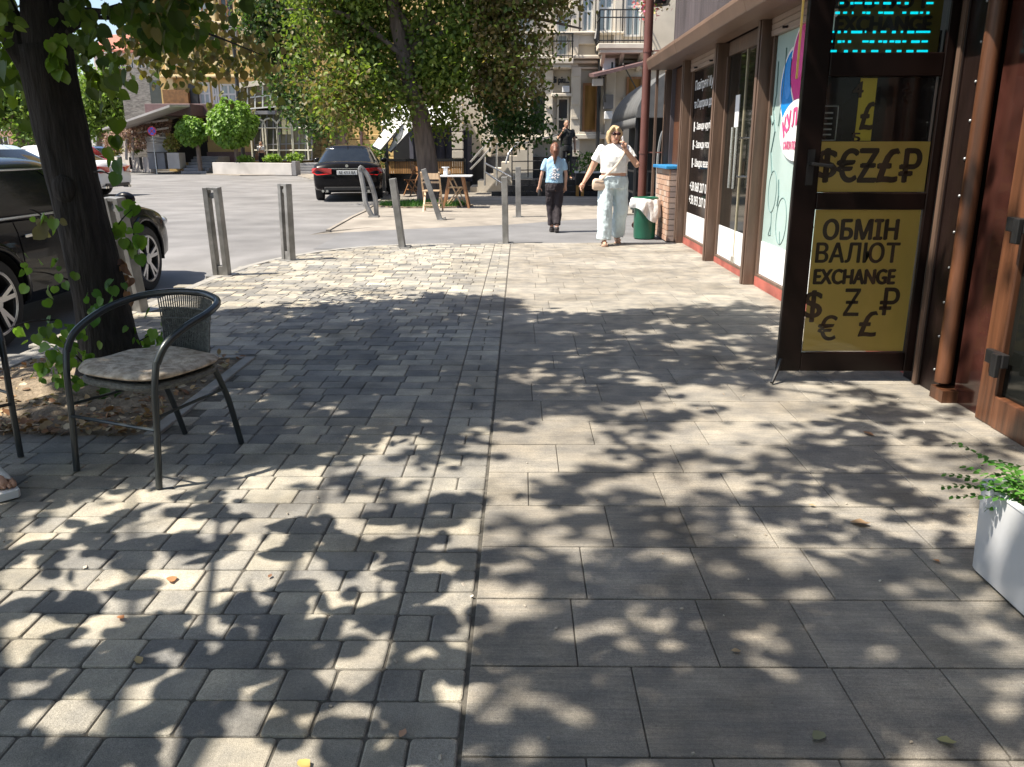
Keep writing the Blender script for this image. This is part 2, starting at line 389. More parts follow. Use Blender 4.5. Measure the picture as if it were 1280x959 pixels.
def paving_mat(name, streak=False):
    m = bpy.data.materials.new(name); m.use_nodes = True; nt = m.node_tree; L = nt.links.new; b = nt.nodes['Principled BSDF']
    an = nd(nt, 'ShaderNodeAttribute'); an.attribute_name = 'tone'; tc = nd(nt, 'ShaderNodeTexCoord'); mp = nd(nt, 'ShaderNodeMapping')
    L(tc.outputs['Object'], mp.inputs[0])
    def ns(scale, detail, lo, hi, p0=.3, p1=.7, st=None):
        n = nd(nt, 'ShaderNodeTexNoise'); n.inputs['Scale'].default_value = scale; n.inputs['Detail'].default_value = detail
        if st:
            mq = nd(nt, 'ShaderNodeMapping'); mq.inputs['Scale'].default_value = st; L(tc.outputs['Object'], mq.inputs[0]); L(mq.outputs[0], n.inputs['Vector'])
        else: L(mp.outputs[0], n.inputs['Vector'])
        r = nd(nt, 'ShaderNodeValToRGB'); L(n.outputs[0], r.inputs[0])
        e = r.color_ramp.elements; e[0].position = p0; e[1].position = p1; e[0].color = (lo[0], lo[1], lo[2], 1); e[1].color = (hi[0], hi[1], hi[2], 1)
        return r.outputs[0], n.outputs[0]
    cur = an.outputs['Color']
    lay = [ns(6.5, 6, (.68, .695, .72), (1.2, 1.17, 1.10)), ns(420, 2, (.66, .66, .66), (1.26, 1.26, 1.26)), ns(95, 3, (.86, .86, .86), (1.1, 1.1, 1.1)), ns(1.1, 8, (.82, .8, .77), (1.06, 1.06, 1.05), .35, .6)]
    if streak: lay += [ns(1, 6, (.90, .915, .93), (1.08, 1.07, 1.05), .32, .68, (2.5, 42, 1)), ns(1, 4, (.9, .9, .9), (1.06, 1.06, 1.06), .4, .6, (9, 160, 1))]
    lay += [ns(2.6, 10, (.74, .73, .71), (1.03, 1.03, 1.03), .30, .46), ns(14, 3, (.80, .79, .77), (1, 1, 1), .24, .33), ns(34, 2, (1, 1, 1), (.80, .80, .79), .70, .74)]
    for (o, _) in lay:
        mx = nd(nt, 'ShaderNodeMix', data_type='RGBA', blend_type='MULTIPLY'); mx.inputs[0].default_value = 1; L(cur, mx.inputs[6]); L(o, mx.inputs[7]); cur = mx.outputs[2]
    L(cur, b.inputs['Base Color']); b.inputs['Roughness'].default_value = .82; b.inputs['Specular IOR Level'].default_value = .35
    n1 = nd(nt, 'ShaderNodeTexNoise'); n1.inputs['Scale'].default_value = 260; n1.inputs['Detail'].default_value = 6; L(tc.outputs['Object'], n1.inputs['Vector'])
    bp = nd(nt, 'ShaderNodeBump'); bp.inputs['Strength'].default_value = .55; bp.inputs['Distance'].default_value = .004; L(n1.outputs[0], bp.inputs['Height'])
    n2 = nd(nt, 'ShaderNodeTexNoise'); n2.inputs['Scale'].default_value = 22; n2.inputs['Detail'].default_value = 3; L(tc.outputs['Object'], n2.inputs['Vector'])
    bp2 = nd(nt, 'ShaderNodeBump'); bp2.inputs['Strength'].default_value = .35; bp2.inputs['Distance'].default_value = .006; L(n2.outputs[0], bp2.inputs['Height']); L(bp.outputs[0], bp2.inputs['Normal'])
    L(bp2.outputs[0], b.inputs['Normal']); return m
m_pav = paving_mat('concrete_paver'); m_slab = paving_mat('concrete_slab', True)
tag(mb.build('paver_pavement', m_pav), kind='structure')
# ---- larger slabs
mb = MB(); row = .3625; y = G(600, 945).y - row * 11; k = 0
while y < 13.0:
    x = BX1 + .002; first = True
    while x < SX1:
        wd = random.choice((.40, .40, .56, .56, .30)) * (random.uniform(.55, 1) if first else 1); first = False
        x1 = min(x + wd, SX1)
        if x1 - x > .03:
            yy1 = min(y + row, 12.78 + .05 * x)
            if yy1 - y > .05:
                j = random.uniform(.88, 1.08); t = (.292 * j, .272 * j, .245 * j)
                paver(mb, x + .0016, x1 - .0016, y + .0034, yy1 - .0034, random.uniform(-.001, .001), .003, t, .002, 2)
        x = x1
    y += row; k += 1
tag(mb.build('slab_pavement', m_slab), kind='structure')
# ---- tree pit: edging and soil
x0, x1, y0, y1 = PIT; mb = MB()
for i in range(3): mb.box(x1, x1 + .075, y0 + i * .54, y0 + i * .54 + .535, -.05, .012)
for i in range(3): mb.box(x0 + i * .5, min(x0 + i * .5 + .495, x1 - .003), y1 - .02, y1 + .055, -.05, .012)
tag(mb.build('pit_edging', m_kerb, bevel=.006), kind='structure')
m_soil = M('dry_soil', (.19, .15, .105), .95, var=.4, scale=14, bump=.9, bscale=60, detail=8)
vs = []; fs = []; nx, ny = 44, 46
for j in range(ny + 1):
    for i in range(nx + 1):
        x = x0 + (x1 - x0) * i / nx; yy = y0 - .02 + (y1 - y0) * j / ny
        d = math.hypot(x + 2.55, yy - 5.0); e = min(i, nx - i, j, ny - j) / 6
        z = -.004 + min(1, e) * (.03 + .05 * math.exp(-(d / .4) ** 2) + .035 * mnoise.noise((x * 6, yy * 6, 0)))
        vs.append((x, yy, z))
for j in range(ny):
    for i in range(nx): fs.append((j * (nx + 1) + i, j * (nx + 1) + i + 1, (j + 1) * (nx + 1) + i + 1, (j + 1) * (nx + 1) + i))
mb = MB().add(vs, fs); tag(mb.build('soil', m_soil, smooth='all'), kind='structure')
m_dry = M_leaf('dry_leaf_litter', .12, .7)
N = 1500; px = rng.uniform(x0 + .05, x1 - .02, N); py = y0 + (y1 - y0) * rng.random(N) ** 1.7; 
pz = .012 + .05 * rng.random(N) * .6
tag(leaf_obj('leaf_litter', np.c_[px, py, pz], rdir(N, 0, 1) * [1, 1, .25], rdir(N, 1.2, .6), rng.uniform(.02, .06, N), tones(N, [(.34, .2, .1), (.42, .3, .17), (.25, .13, .07), (.46, .38, .27), (.2, .12, .07)]), OVAL, m_dry), kind='stuff')
# road patches: faint lighter lane worn marks
mb = MB()
for (xa, ya, xb, yb) in ((-6.1, 13.2, -5.75, 13.35),):
    mb.bar((xa, ya, -.017), (xb, yb, -.017), .07, .004)
tag(mb.build('road_marking', M('worn_white_paint', (.5, .5, .48), .8, var=.4, scale=25)), kind='structure')
# road lip along the pavers
mb = MB(); xs = np.linspace(-1.0, BX0, 26)
P = [(x, edge_y(x)) for x in xs] + [(BX0 - .0, yy) for yy in np.linspace(edge_y(BX0) - .3, YN, 20)]
for i in range(len(P) - 1): mb.bar((P[i][0], P[i][1], -.125), (P[i + 1][0], P[i + 1][1], -.125), .1, .26)
tag(mb.build('pavement_kerb', m_kerb, bevel=.008), kind='structure')
# ------------------------------------------------------------------ SHOP on the right
m_wood = M('brown_shop_wood', (.125, .08, .058), .5, var=.25, scale=3, stretch=(6, 6, .6), bump=.12, bscale=40, dirt=.15)
m_dark = M('dark_stained_wood', (.014, .008, .007), .35, spec=.3, var=.3, scale=4, stretch=(8, 8, .7), bump=.1, bscale=30)
m_redwood = M('varnished_red_wood', (.105, .042, .02), .42, var=.45, scale=3, stretch=(9, 9, .5), bump=.12, bscale=30, coat=.12)
m_gutter = M('brown_sheet_metal', (.15, .095, .068), .45, var=.12, scale=2.5, bump=.05, bscale=20, dirt=.12)
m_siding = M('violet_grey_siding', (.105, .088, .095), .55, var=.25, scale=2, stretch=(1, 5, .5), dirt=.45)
m_red = M('red_painted_plinth', (.36, .10, .075), .7, var=.2, scale=6, dirt=.35, bump=.15)
m_white = M('white_panel', (.74, .75, .77), .4, var=.04, scale=3)
m_black = M('black_film', (.006, .006, .007), .10, var=.2, spec=.08)
m_dglass = M('dark_shop_glass', (.010, .011, .010), .05, var=.3, scale=2, spec=.45)
m_teal = M('teal_window_film', (.40, .53, .51), .14, var=.06, scale=1.5, spec=.5)
m_lwhite = M('white_lettering', (.8, .8, .8), .5, var=.02)
m_chrome = M('brushed_steel', (.62, .62, .6), .25, metal=1, var=.08, scale=12)
m_zinc = M('galvanised_steel', (.42, .44, .46), .45, metal=.7, var=.2, scale=10, bump=.08, dirt=.25)
m_blackm = M('black_metal', (.015, .015, .016), .4, var=.3, scale=10)
m_shutter = M('shutter_aluminium', (.33, .25, .21), .45, metal=.2, var=.1, scale=3, dirt=.15)
FX = 2.42   # facade line
GX = 2.50   # glass plane
shop = thing('shop_building', 'single storey shop with brown wooden posts, brown gutter and dark ribbed siding along the pavement', 'shop', (FX, 9, 0))
OFF = (FX, 9, 0)
def SB(): return MB(OFF)
mb = SB(); mb.box(GX + .12, 8.5, -3, 15.0, 0, 5.2); mb.build('wall', M('dark_shop_inside', (.035, .028, .026), .8), shop)
# ribbed siding above the gutter
mb = SB(); y = -3.0
prof = []
while y < 14.25:
    prof += [(FX + .02, y), (FX + .02, y + .035), (FX + .035, y + .042), (FX + .035, y + .058)]; y += .065
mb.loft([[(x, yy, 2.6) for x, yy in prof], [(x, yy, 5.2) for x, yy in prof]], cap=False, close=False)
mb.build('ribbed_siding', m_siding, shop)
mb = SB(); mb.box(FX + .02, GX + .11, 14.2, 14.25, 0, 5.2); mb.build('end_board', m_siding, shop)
# gutter and soffit
for (ya, yb, z0) in ((-3, 8.25, 2.59), (8.26, 11.75, 2.595), (11.76, 14.3, 2.60)):
    mb = SB(); mb.prism([(2.06, ya, z0), (2.25, ya, z0 - .01), (2.25, ya, z0 + .17), (2.03, ya, z0 + .17), (2.02, ya, z0 + .12)], (0, yb - ya, 0))
    mb.build('gutter', m_gutter, shop, bevel=.008)
mb = SB(); mb.box(2.25, FX + .02, -3, 14.3, 2.6, 2.63); mb.build('soffit', m_gutter, shop)
# posts
posts = [14.35, 12.85, 10.75, 8.85, 6.6]
for yp in posts:
    mb = SB(); hw = .062
    mb.box(FX - .06, GX + .1, yp - hw, yp + hw, 0, 2.6); mb.box(FX - .075, FX - .061, yp - hw * .55, yp + hw * .55, .0, 2.6)
    mb.build('post', m_wood, shop, bevel=.006)
# window bays
def bay(y0, y1, film, letters_fn=None, door=False):
    y0 += .082; y1 -= .082
    mb = SB(); mb.box(GX - .03, GX + .11, y0, y1, 0, .1 if not door else .07); mb.build('plinth', m_red, shop)
    wn = SB(); wn.box(GX + .002, GX + .03, y0 + .055, y1 - .055, .47, 2.44)
    wo = wn.build('window', film, shop)
    f = SB(); z0 = .1 if not door else .07
    for (a, b) in ((y0, y0 + .05), (y1 - .05, y1)): f.box(GX - .03, GX + .04, a, b, z0, 2.44)
    f.box(GX - .028, GX + .04, y0 + .052, y1 - .052, z0, z0 + .03)
    f.build('frame', m_wood, wo, bevel=.004)
    pn = SB(); pn.box(GX - .004, GX + .02, y0 + .055, y1 - .055, z0 + .033, .468); pn.build('lower_panel', m_white, wo)
    if not door:
        s = SB(); z = 2.44
        pr = [(GX + .02, 2.445)]
        for i in range(3): pr += [(GX - .05, z + .002), (GX - .055, z + .05), (GX - .04, z + .054)]; z += .056
        pr += [(GX + .02, z)]
        s.prism([(x, y0 + .002, zz) for x, zz in pr], (0, y1 - y0 - .004, 0)); sh = s.build('shutter_box', m_shutter, shop)
        for t in (.25, .75):
            k = SB(); k.tube([(GX - .055, y0 + (y1 - y0) * t, 2.465), (GX - .10, y0 + (y1 - y0) * t, 2.46)], .012, 8); k.build('shutter_stop', m_blackm, sh)
    else:
        s = SB(); s.box(GX - .02, GX + .04, y0 + .052, y1 - .052, 2.445, 2.598); s.build('transom', m_wood, shop)
    return wo
wA = bay(10.75, 12.85, m_black)
m = SB(); U = (0, 0, 1); RT = (0, -1, 0); xg = GX - .002
ya = 11.83
LN = [('Повітряні Кульки', 2.17, .16, 1.55), ('та Сюрпризи до свята', 1.92, .14, 1.55), ('- Завжди круті', 1.62, .12, .95), ('- Завжди яскраві', 1.37, .12, 1.25), ('- Швидко веземо', 1.12, .12, 1.12), ('+38 068 207 01 44', .80, .12, 1.45), ('+38 093 207 01 44', .61, .12, 1.45)]
for s, z, h, wd in LN:
    h2 = h * 1.05; y_l = 12.62 if not s.startswith('-') else 12.45
    letters(m, s, (xg, y_l - wd / 2 - .02, z + .06), RT, U, wd, h2, .02)
for z in (1.62, 1.37, 1.12): m.prism([(xg, 12.55, z), (xg, 12.5, z), (xg, 12.5, z + .13), (xg, 12.56, z + .13)], (.001, 0, 0))
m.build('lettering', m_lwhite, wA)
# glass door bay
wB = bay(8.85, 10.75, m_dglass, door=True)
mb = SB(); mb.box(GX - .01, GX + .001, 9.78, 9.81, .1, 2.44); mb.build('leaf_edge', M('pale_brass_strip', (.55, .5, .36), .35, metal=.5), wB)
for yy in (9.88, 9.68):
    mb = SB(); mb.tube([(GX - .09, yy, .95), (GX - .09, yy, 1.62)], .022, 12)
    for z in (1.08, 1.5): mb.tube([(GX - .09, yy, z), (GX + .01, yy, z)], .012, 8)
    mb.build('door_handle', m_chrome, wB, smooth=True)
mb = SB(); mb.box(GX - .004, GX, 10.02, 10.2, 1.62, 1.98); mb.build('paper_notice', m_white, wB)
mb = SB(); mb.box(GX - .02, GX + .002, 9.72, 9.86, .1, .17); mb.build('floor_lock', m_chrome, wB)
mb = SB()
for i, (z, h) in enumerate(((1.62, .05), (1.48, .09), (1.36, .04), (1.2, .14), (1.08, .05))): mb.box(GX - .003, GX, 9.02, 9.02 + .3 - .05 * (i % 2), z, z + h)
mb.build('hours_notice', m_lwhite, wB)
# balloon window
wC = bay(6.6, 8.85, m_teal)
def disc(mb, y, z, ry, rz, x, n=40, a0=0, a1=2 * math.pi, tip=0):
    pts = []
    for i in range(n):
        t = a0 + (a1 - a0) * i / n; s = math.sin(t)
        pts.append((x, y - ry * math.cos(t) * (1 if s > 0 else 1 - .25 * tip * s * s), z + rz * s))
    mb.add(pts, [tuple(range(n))])
def M_balloon(name, c, lt):
    m = M(name, c, .25, var=.05); nt = m.node_tree; b = nt.nodes['Principled BSDF']
    return m
xs = GX - .001
for nm, y, z, ry, rz, col in (('blue_balloon', 8.16, 1.92, .30, .34, (.01, .26, .75)), ('pink_balloon', 7.86, 2.10, .32, .36, (.72, .06, .32)), ('yellow_balloon', 7.48, 1.92, .30, .34, (.8, .55, .02))):
    xs -= .002
    e = SB(); disc(e, y, z, ry + .03, rz + .03, xs, tip=1); bo = e.build('balloon_outline', m_lwhite, wC)
    xs -= .002
    e = SB(); disc(e, y, z, ry, rz, xs, tip=1); e.build(nm, M(nm, col, .25, var=.08, scale=2), bo)
    e = SB(); disc(e, y + .08, z + .1, ry * .38, rz * .55, xs - .002, tip=0); e.build('balloon_shine', M(nm + '_pale', [min(1, c * 1.1 + .05) for c in col], .25, var=.05), bo)
xs -= .006
e = SB(); disc(e, 7.84, 1.55, .50, .27, xs + .002, 48); bo = e.build('badge', m_lwhite, wC)
e = SB()
for i, ch in enumerate('КУЛЬКИ'):
    t = R(150 - 24 * i); letters(e, ch, (xs - .002, 7.84 - .40 * math.cos(t), 1.50 + .17 * math.sin(t)), RT, U, height=.15, rot=(t - R(90)) * .5, bold=.06)
letters(e, 'САЛОН ПОВІТРЯНИХ', (xs - .002, 7.84, 1.42), RT, U, .7, .075)
e.build('lettering', M('pink_lettering', (.75, .08, .25), .4), bo)
e = SB()
mtealink = M('dark_teal_ink', (.12, .2, .2), .3)
for pts in (((8.62, 2.2), (8.6, 1.9), (8.66, 1.75), (8.55, 1.55), (8.63, 1.35), (8.54, 1.15)), ((8.72, 1.7), (8.66, 1.62), (8.6, 1.66)), ((8.4, 2.3), (8.38, 2.0), (8.45, 1.6)), ((8.3, 1.1), (8.26, .95), (8.28, .85))):
    e.tube([(GX - .001, a, b) for a, b in pts], .008, 5)
for (yy, zz, ry, rz) in ((8.48, .98, .13, .2), (8.12, .72, .16, .22), (7.2, .65, .2, .1)):
    e.tube([(GX - .001, yy + ry * math.cos(t), zz + rz * math.sin(t)) for t in np.linspace(0, 6.28, 28)], .0032, 4)
for pts in (((8.45, .78), (8.43, .66), (8.5, .55), (8.42, .56), (8.44, .68)), ((8.1, .5), (8.14, .62))): e.tube([(GX - .001, a, b) for a, b in pts], .004, 4)
e.build('pattern', mtealink, wC)
# wall bay between the balloon window and the exchange door
mb = SB(); mb.box(GX - .03, GX + .11, 5.14, 6.52, .0, .1); mb.build('plinth', m_red, shop)
mb = SB(); mb.box(GX - .0, GX + .11, 5.14, 6.52, .1, 2.6); mb.build('dark_panel', m_dark, shop)
# exchange entrance: jambs, studded board, red-wood posts and glazed leaf
mb = SB(); mb.box(2.436, GX + .1, 4.93, 5.13, 0, 3.2); mb.build('door_jamb', m_dark, shop, bevel=.006)
mb = SB(); mb.box(FX - .0, FX + .05, 4.935, 4.975, 0, 3.2); mb.build('jamb_strip', m_wood, shop, bevel=.004)
mb = SB(); mb.box(FX + .03, GX + .1, 4.70, 4.925, 0.0, 3.2); sd = mb.build('studded_board', m_dark, shop)
for i in range(14):
    mb = SB(); mb.sphere((FX + .028, 4.77, .14 + .2 * i), .0085, 8, 5); mb.build('stud', m_zinc, sd, smooth='all')
mb = SB(); mb.tube([(FX + .02, 4.645, .1), (FX + .02, 4.645, 3.2)], .045, 16); mb.box(FX - .02, FX + .1, 4.55, 4.695, 0, .07); mb.build('round_post', m_redwood, shop, smooth=True)
mb = SB(); mb.box(FX + .07, FX + .1, 4.29, 4.60, .0, 3.2); mb.build('brick_film_panel', M('maroon_film', (.05, .018, .014), .12, var=.3, scale=6), shop)
mb = SB(); mb.box(FX + .03, FX + .11, 4.13, 4.29, 0, 3.2); mb.box(FX + .025, FX + .115, 2.4, 4.127, 0, .17); mb.box(FX + .03, FX + .11, 2.9, 3.04, .173, 3.2); mb.box(FX + .03, FX + .11, .9, 2.397, 0, 3.2)
dl = mb.build('glazed_door', m_redwood, shop, bevel=.008)
mb = SB(); mb.box(FX + .06, FX + .075, 3.043, 4.127, .173, 3.2); mb.build('glass', m_dglass, dl)
for z in (.33, 1.0, 1.72):
    mb = SB(); mb.box(FX - .005, FX + .03, 4.06, 4.22, z, z + .07); mb.box(FX - .03, FX - .005, 4.07, 4.12, z - .05, z + .07); mb.build('hinge', m_blackm, dl, bevel=.004)
# brick parapet with blue counter at the far end
m_brick = bpy.data.materials.new('clinker_brick'); m_brick.use_nodes = True; nt = m_brick.node_tree; b = nt.nodes['Principled BSDF']
an = nd(nt, 'ShaderNodeAttribute'); an.attribute_name = 'tone'; nt.links.new(an.outputs['Color'], b.inputs['Base Color']); b.inputs['Roughness'].default_value = .8
mb = MB(OFF); z = .01; k = 0
mb.tone = (.22, .2, .18); mb.box(2.262, 2.44, 12.975, 14.18, 0, 1.08)
while z < 1.04:
    y = 12.96 - (.1 if k % 2 else 0)
    while y < 14.2:
        y1 = min(y + .22, 14.2); ys = max(y, 12.96); t = random.choice(((.40, .25, .175), (.44, .29, .21), (.36, .21, .15), (.45, .34, .27)))
        mb.tone = t
        if y1 - ys > .03: mb.box(2.25, 2.272, ys, y1 - .012, z, z + .072)
        y += .22
    mb.tone = random.choice(((.30, .24, .22), (.25, .2, .19), (.34, .26, .23)))  # end face bricks toned greyer: its shade is painted into the colour
    mb.box(2.275, 2.36, 12.957, 12.98, z, z + .072)
    mb.tone = random.choice(((.30, .24, .22), (.25, .2, .19)))
    mb.box(2.37, 2.44, 12.957, 12.98, z, z + .072)
    z += .083; k += 1
pier = mb.build('brick_parapet', m_brick, shop)
mb = SB(); mb.box(2.19, 2.6, 12.945, 14.25, 1.085, 1.135); mb.build('counter', M('blue_counter', (.03, .22, .48), .4), pier, bevel=.01)
mb = SB(); mb.box(GX, GX + .1, 12.94, 14.25, 1.0, 2.6); mb.build('kiosk_back', m_redwood, shop)
mb = SB(); mb.box(2.18, 2.22, 14.2, 14.26, 0, 2.6); mb.build('slim_post', m_wood, shop, bevel=.004)
# drainpipe
dp = thing('drainpipe', 'long reddish brown round drainpipe running down past the far corner of the shop', 'drainpipe', (2.06, 14.45, 0))
mb = MB((2.06, 14.45, 0)); mb.tube([(2.06, 14.45, .35), (2.06, 14.45, 5.2)], .07, 14); mb.tube([(2.06, 14.45, .36), (2.02, 14.4, .2), (1.95, 14.3, .12)], .07, 14)
m_pipe = M('oxide_red_pipe', (.13, .05, .04), .4, var=.15, scale=4, dirt=.2)
mb.build('pipe', m_pipe, dp, smooth=True)
for z in (1.32, 2.9, 4.4):
    mb = MB((2.06, 14.45, 0)); mb.tube([(2.06, 14.45, z - .02), (2.06, 14.45, z + .02)], .078, 14); mb.bar((2.1, 14.45, z), (2.42, 14.3, z), .02); mb.build('pipe_clamp', m_pipe, dp)
# ------------------------------------------------------------------ open exchange door
DY = 5.02
ZT = 2.75
door = thing('exchange_door', 'dark glazed door standing open across the pavement with yellow currency exchange signs', 'door', (FX - .06, DY, 0))
DO = (FX - .06, DY, 0)
xl, xr = 1.594, 2.428
def zy(y): return W(1060, y, DY).z
z_bot, z_l0, z_l1, z_m0, z_m1 = zy(463), zy(440), zy(262), zy(241), zy(96)
z_u0 = zy(66); z_top = 2.72
mb = MB(DO); t = .045
gl, gr = xl + .141, xr - .056
mb.box(xl, gl, DY - t / 2, DY + t / 2, z_bot, z_top); mb.box(gr, xr, DY - t / 2, DY + t / 2, z_bot, z_top)
for a, b in ((z_bot, z_l0), (z_l1, z_m0), (z_m1, z_u0), (z_top - .1, z_top)): mb.box(gl + .001, gr - .001, DY - t / 2 + .001, DY + t / 2 - .001, a, b)
mb.build('door_frame', M('black_brown_door_paint', (.007, .0035, .003), .3, var=.3, scale=5, spec=.25), door, bevel=.006)
m_pane = M_glass('clear_glass', .24, (.97, .98, .97))
for a, b in ((z_l0, z_l1), (z_m0, z_m1), (z_u0, z_top - .1)):
    mb = MB(DO); mb.box(gl, gr, DY - .006, DY - .002, a, b); mb.build('glass', m_pane, door)
m_yel = M('yellow_sign_film', (.84, .57, .14), .45, var=.08, scale=2)
m_ink = M('brown_black_ink', (.055, .03, .018), .55, var=.1)
RD, UP = (1, 0, 0), (0, 0, 1)
def dp_(px, py, y=DY + .004): return W(px, py, y)
mb = MB(DO); mb.box(gl + .012, gr - .006, DY + .004, DY + .008, z_l0 + .005, z_l1 - .002); sg = mb.build('exchange_sign', m_yel, door)
mb = MB(DO); yl = DY + .002
def put(s, px, py, wpx, hpx, bold=.03):
    k = 5.25 / F; letters(mb, s, dp_(px, py, yl), RD, UP, wpx * k * .985, hpx * k * 1.03, bold)
put('ОБМІН', 1076, 287, 88, 23, .042); put('ВАЛЮТ', 1072, 316, 99, 23, .028); put('EXCHANGE', 1068, 346, 97, 17, .055)
put('$', 1016, 383, 22, 37, .02); put('Ƶ', 1065, 378, 18, 32, .012); put('€', 1034, 410, 22, 30, .02); put('£', 1085, 405, 21, 30, .02); put('₽', 1112, 377, 22, 32, .02)
mb.build('lettering', m_ink, sg)
mb = MB(DO); p0, p1 = dp_(1020, 241), dp_(1158, 177)
mb.box(gl + .005, gr - .004, DY + .004, DY + .008, z_m0 + .005, p1.z); sg = mb.build('currency_sign', m_yel, door)
mb = MB(DO)
for s, px, w_ in (('$', 1033, 23), ('€', 1059, 23), ('Ƶ', 1085, 20), ('£', 1110, 23), ('₽', 1138, 23)): put(s, px, 207, w_, 36, .03)
mb.build('lettering', m_ink, sg)
mb = MB(DO); a, b = dp_(1062, 230, DY + .03), dp_(1097, 98, DY + .03); mb.box(a.x, b.x, DY + .03, DY + .034, p1.z + .004, z_m1 - .005); sg = mb.build('reflected_banner_strip', M('reflected_banner_yellow', (.78, .62, .08), .45, var=.06), door)  # reflection of a yellow banner, built as a solid strip behind the pane
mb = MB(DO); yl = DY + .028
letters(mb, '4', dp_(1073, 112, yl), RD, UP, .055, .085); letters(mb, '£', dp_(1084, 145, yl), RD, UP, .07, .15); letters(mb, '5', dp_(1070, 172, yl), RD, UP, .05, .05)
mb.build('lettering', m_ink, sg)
mb = MB(DO); a, b = dp_(1026, 176, DY + .03), dp_(1049, 132, DY + .03)
for (x0_, x1_, z0_, z1_) in ((a.x, b.x, a.z, a.z + .006), (a.x, b.x, b.z - .006, b.z), (b.x - .006, b.x, a.z, b.z)): mb.box(x0_, x1_, DY + .03, DY + .033, z0_, z1_)
for i in range(5): mb.box(a.x + .01, b.x - .03, DY + .03, DY + .033, a.z + .03 + .03 * i, a.z + .038 + .03 * i)
mb.build('rate_notice', M('grey_white_print', (.4, .4, .4), .5), door)
mb = MB(DO); mb.box(gl + .005, gr - .005, DY + .035, DY + .05, z_m0, p1.z + .6); mb.build('dark_backing', M('dark_backing', (.012, .012, .016), .15), door)
# running-text display in the upper pane, over an EXCHANGE poster
mb = MB(DO); mb.box(gl + .03, gr - .03, DY + .01, DY + .014, z_u0 + .002, z_top - .1); led = mb.build('text_display', M('dim_olive_screen', (.105, .085, .012), .5), door)
mb = MB(DO); yl = DY + .007; put('EXCHANGE', 1104, 30, 106, 15, .07); put('ВАЛЮТ', 1104, 1, 106, 15, .04); mb.build('lettering', M('black_print', (.006, .006, .006), .5), led)
mb = MB(DO); yy = DY + .005
for (py, segs) in ((64, ((1032, 1046), (1055, 1060), (1066, 1072), (1077, 1082), (1089, 1098), (1107, 1114), (1121, 1127), (1133, 1142), (1146, 1160))),
                   (52, ((1031, 1041), (1047, 1052), (1053, 1056), (1060, 1064), (1078, 1086), (1087, 1093), (1098, 1103), (1104, 1109), (1112, 1118), (1119, 1126), (1128, 1133), (1139, 1150), (1152, 1160))),
                   (40, ((1032, 1043), (1047, 1051), (1055, 1059), (1064, 1078), (1081, 1083), (1091, 1095), (1101, 1108), (1115, 1120), (1126, 1129), (1134, 1143), (1145, 1163))),
                   (16, ((1034, 1042), (1044, 1050), (1054, 1059), (1065, 1067), (1078, 1082), (1083, 1088), (1098, 1104), (1105, 1117), (1128, 1133), (1138, 1148), (1150, 1154), (1158, 1162))),
                   (4, ((1050, 1055), (1063, 1067), (1068, 1078), (1081, 1090), (1093, 1099), (1104, 1114), (1121, 1126), (1131, 1136), (1158, 1167)))):
    for i, (xa, xb) in enumerate(segs):
        pa, pb = W(xa, py + 1.2 + .5 * (i % 2), yy), W(xb, py - 1.4, yy)
        mb.box(pa.x, pb.x, yy, yy + .002, pa.z, pb.z)
mb.build('lit_text', M_emit('cyan_led', (.0, .55, .66), .75), led)
# handle, kickstand
mb = MB(DO); hz = dp_(1010, 205, DY - .03).z; hx = xl + .085
mb.box(hx - .02, hx + .02, DY - .032, DY - .022, hz - .12, hz + .08); mb.tube([(hx, DY - .03, hz), (hx, DY - .075, hz), (hx + .11, DY - .08, hz - .012)], .010, 8)
mb.build('handle', m_blackm, door, smooth=True)
mb = MB(DO); mb.tube([(xl + .02, DY - .02, z_bot + .08), (xl - .0, DY - .04, z_bot + .02), (xl - .05, DY - .1, .012)], .011, 8); mb.build('kickstand', m_blackm, door, smooth=True)
mb = MB(DO); mb.box(xl - .028, xl - .018, DY + .02, DY + .03, zy(98), z_top); mb.build('yellow_edge_strip', m_yel, door)
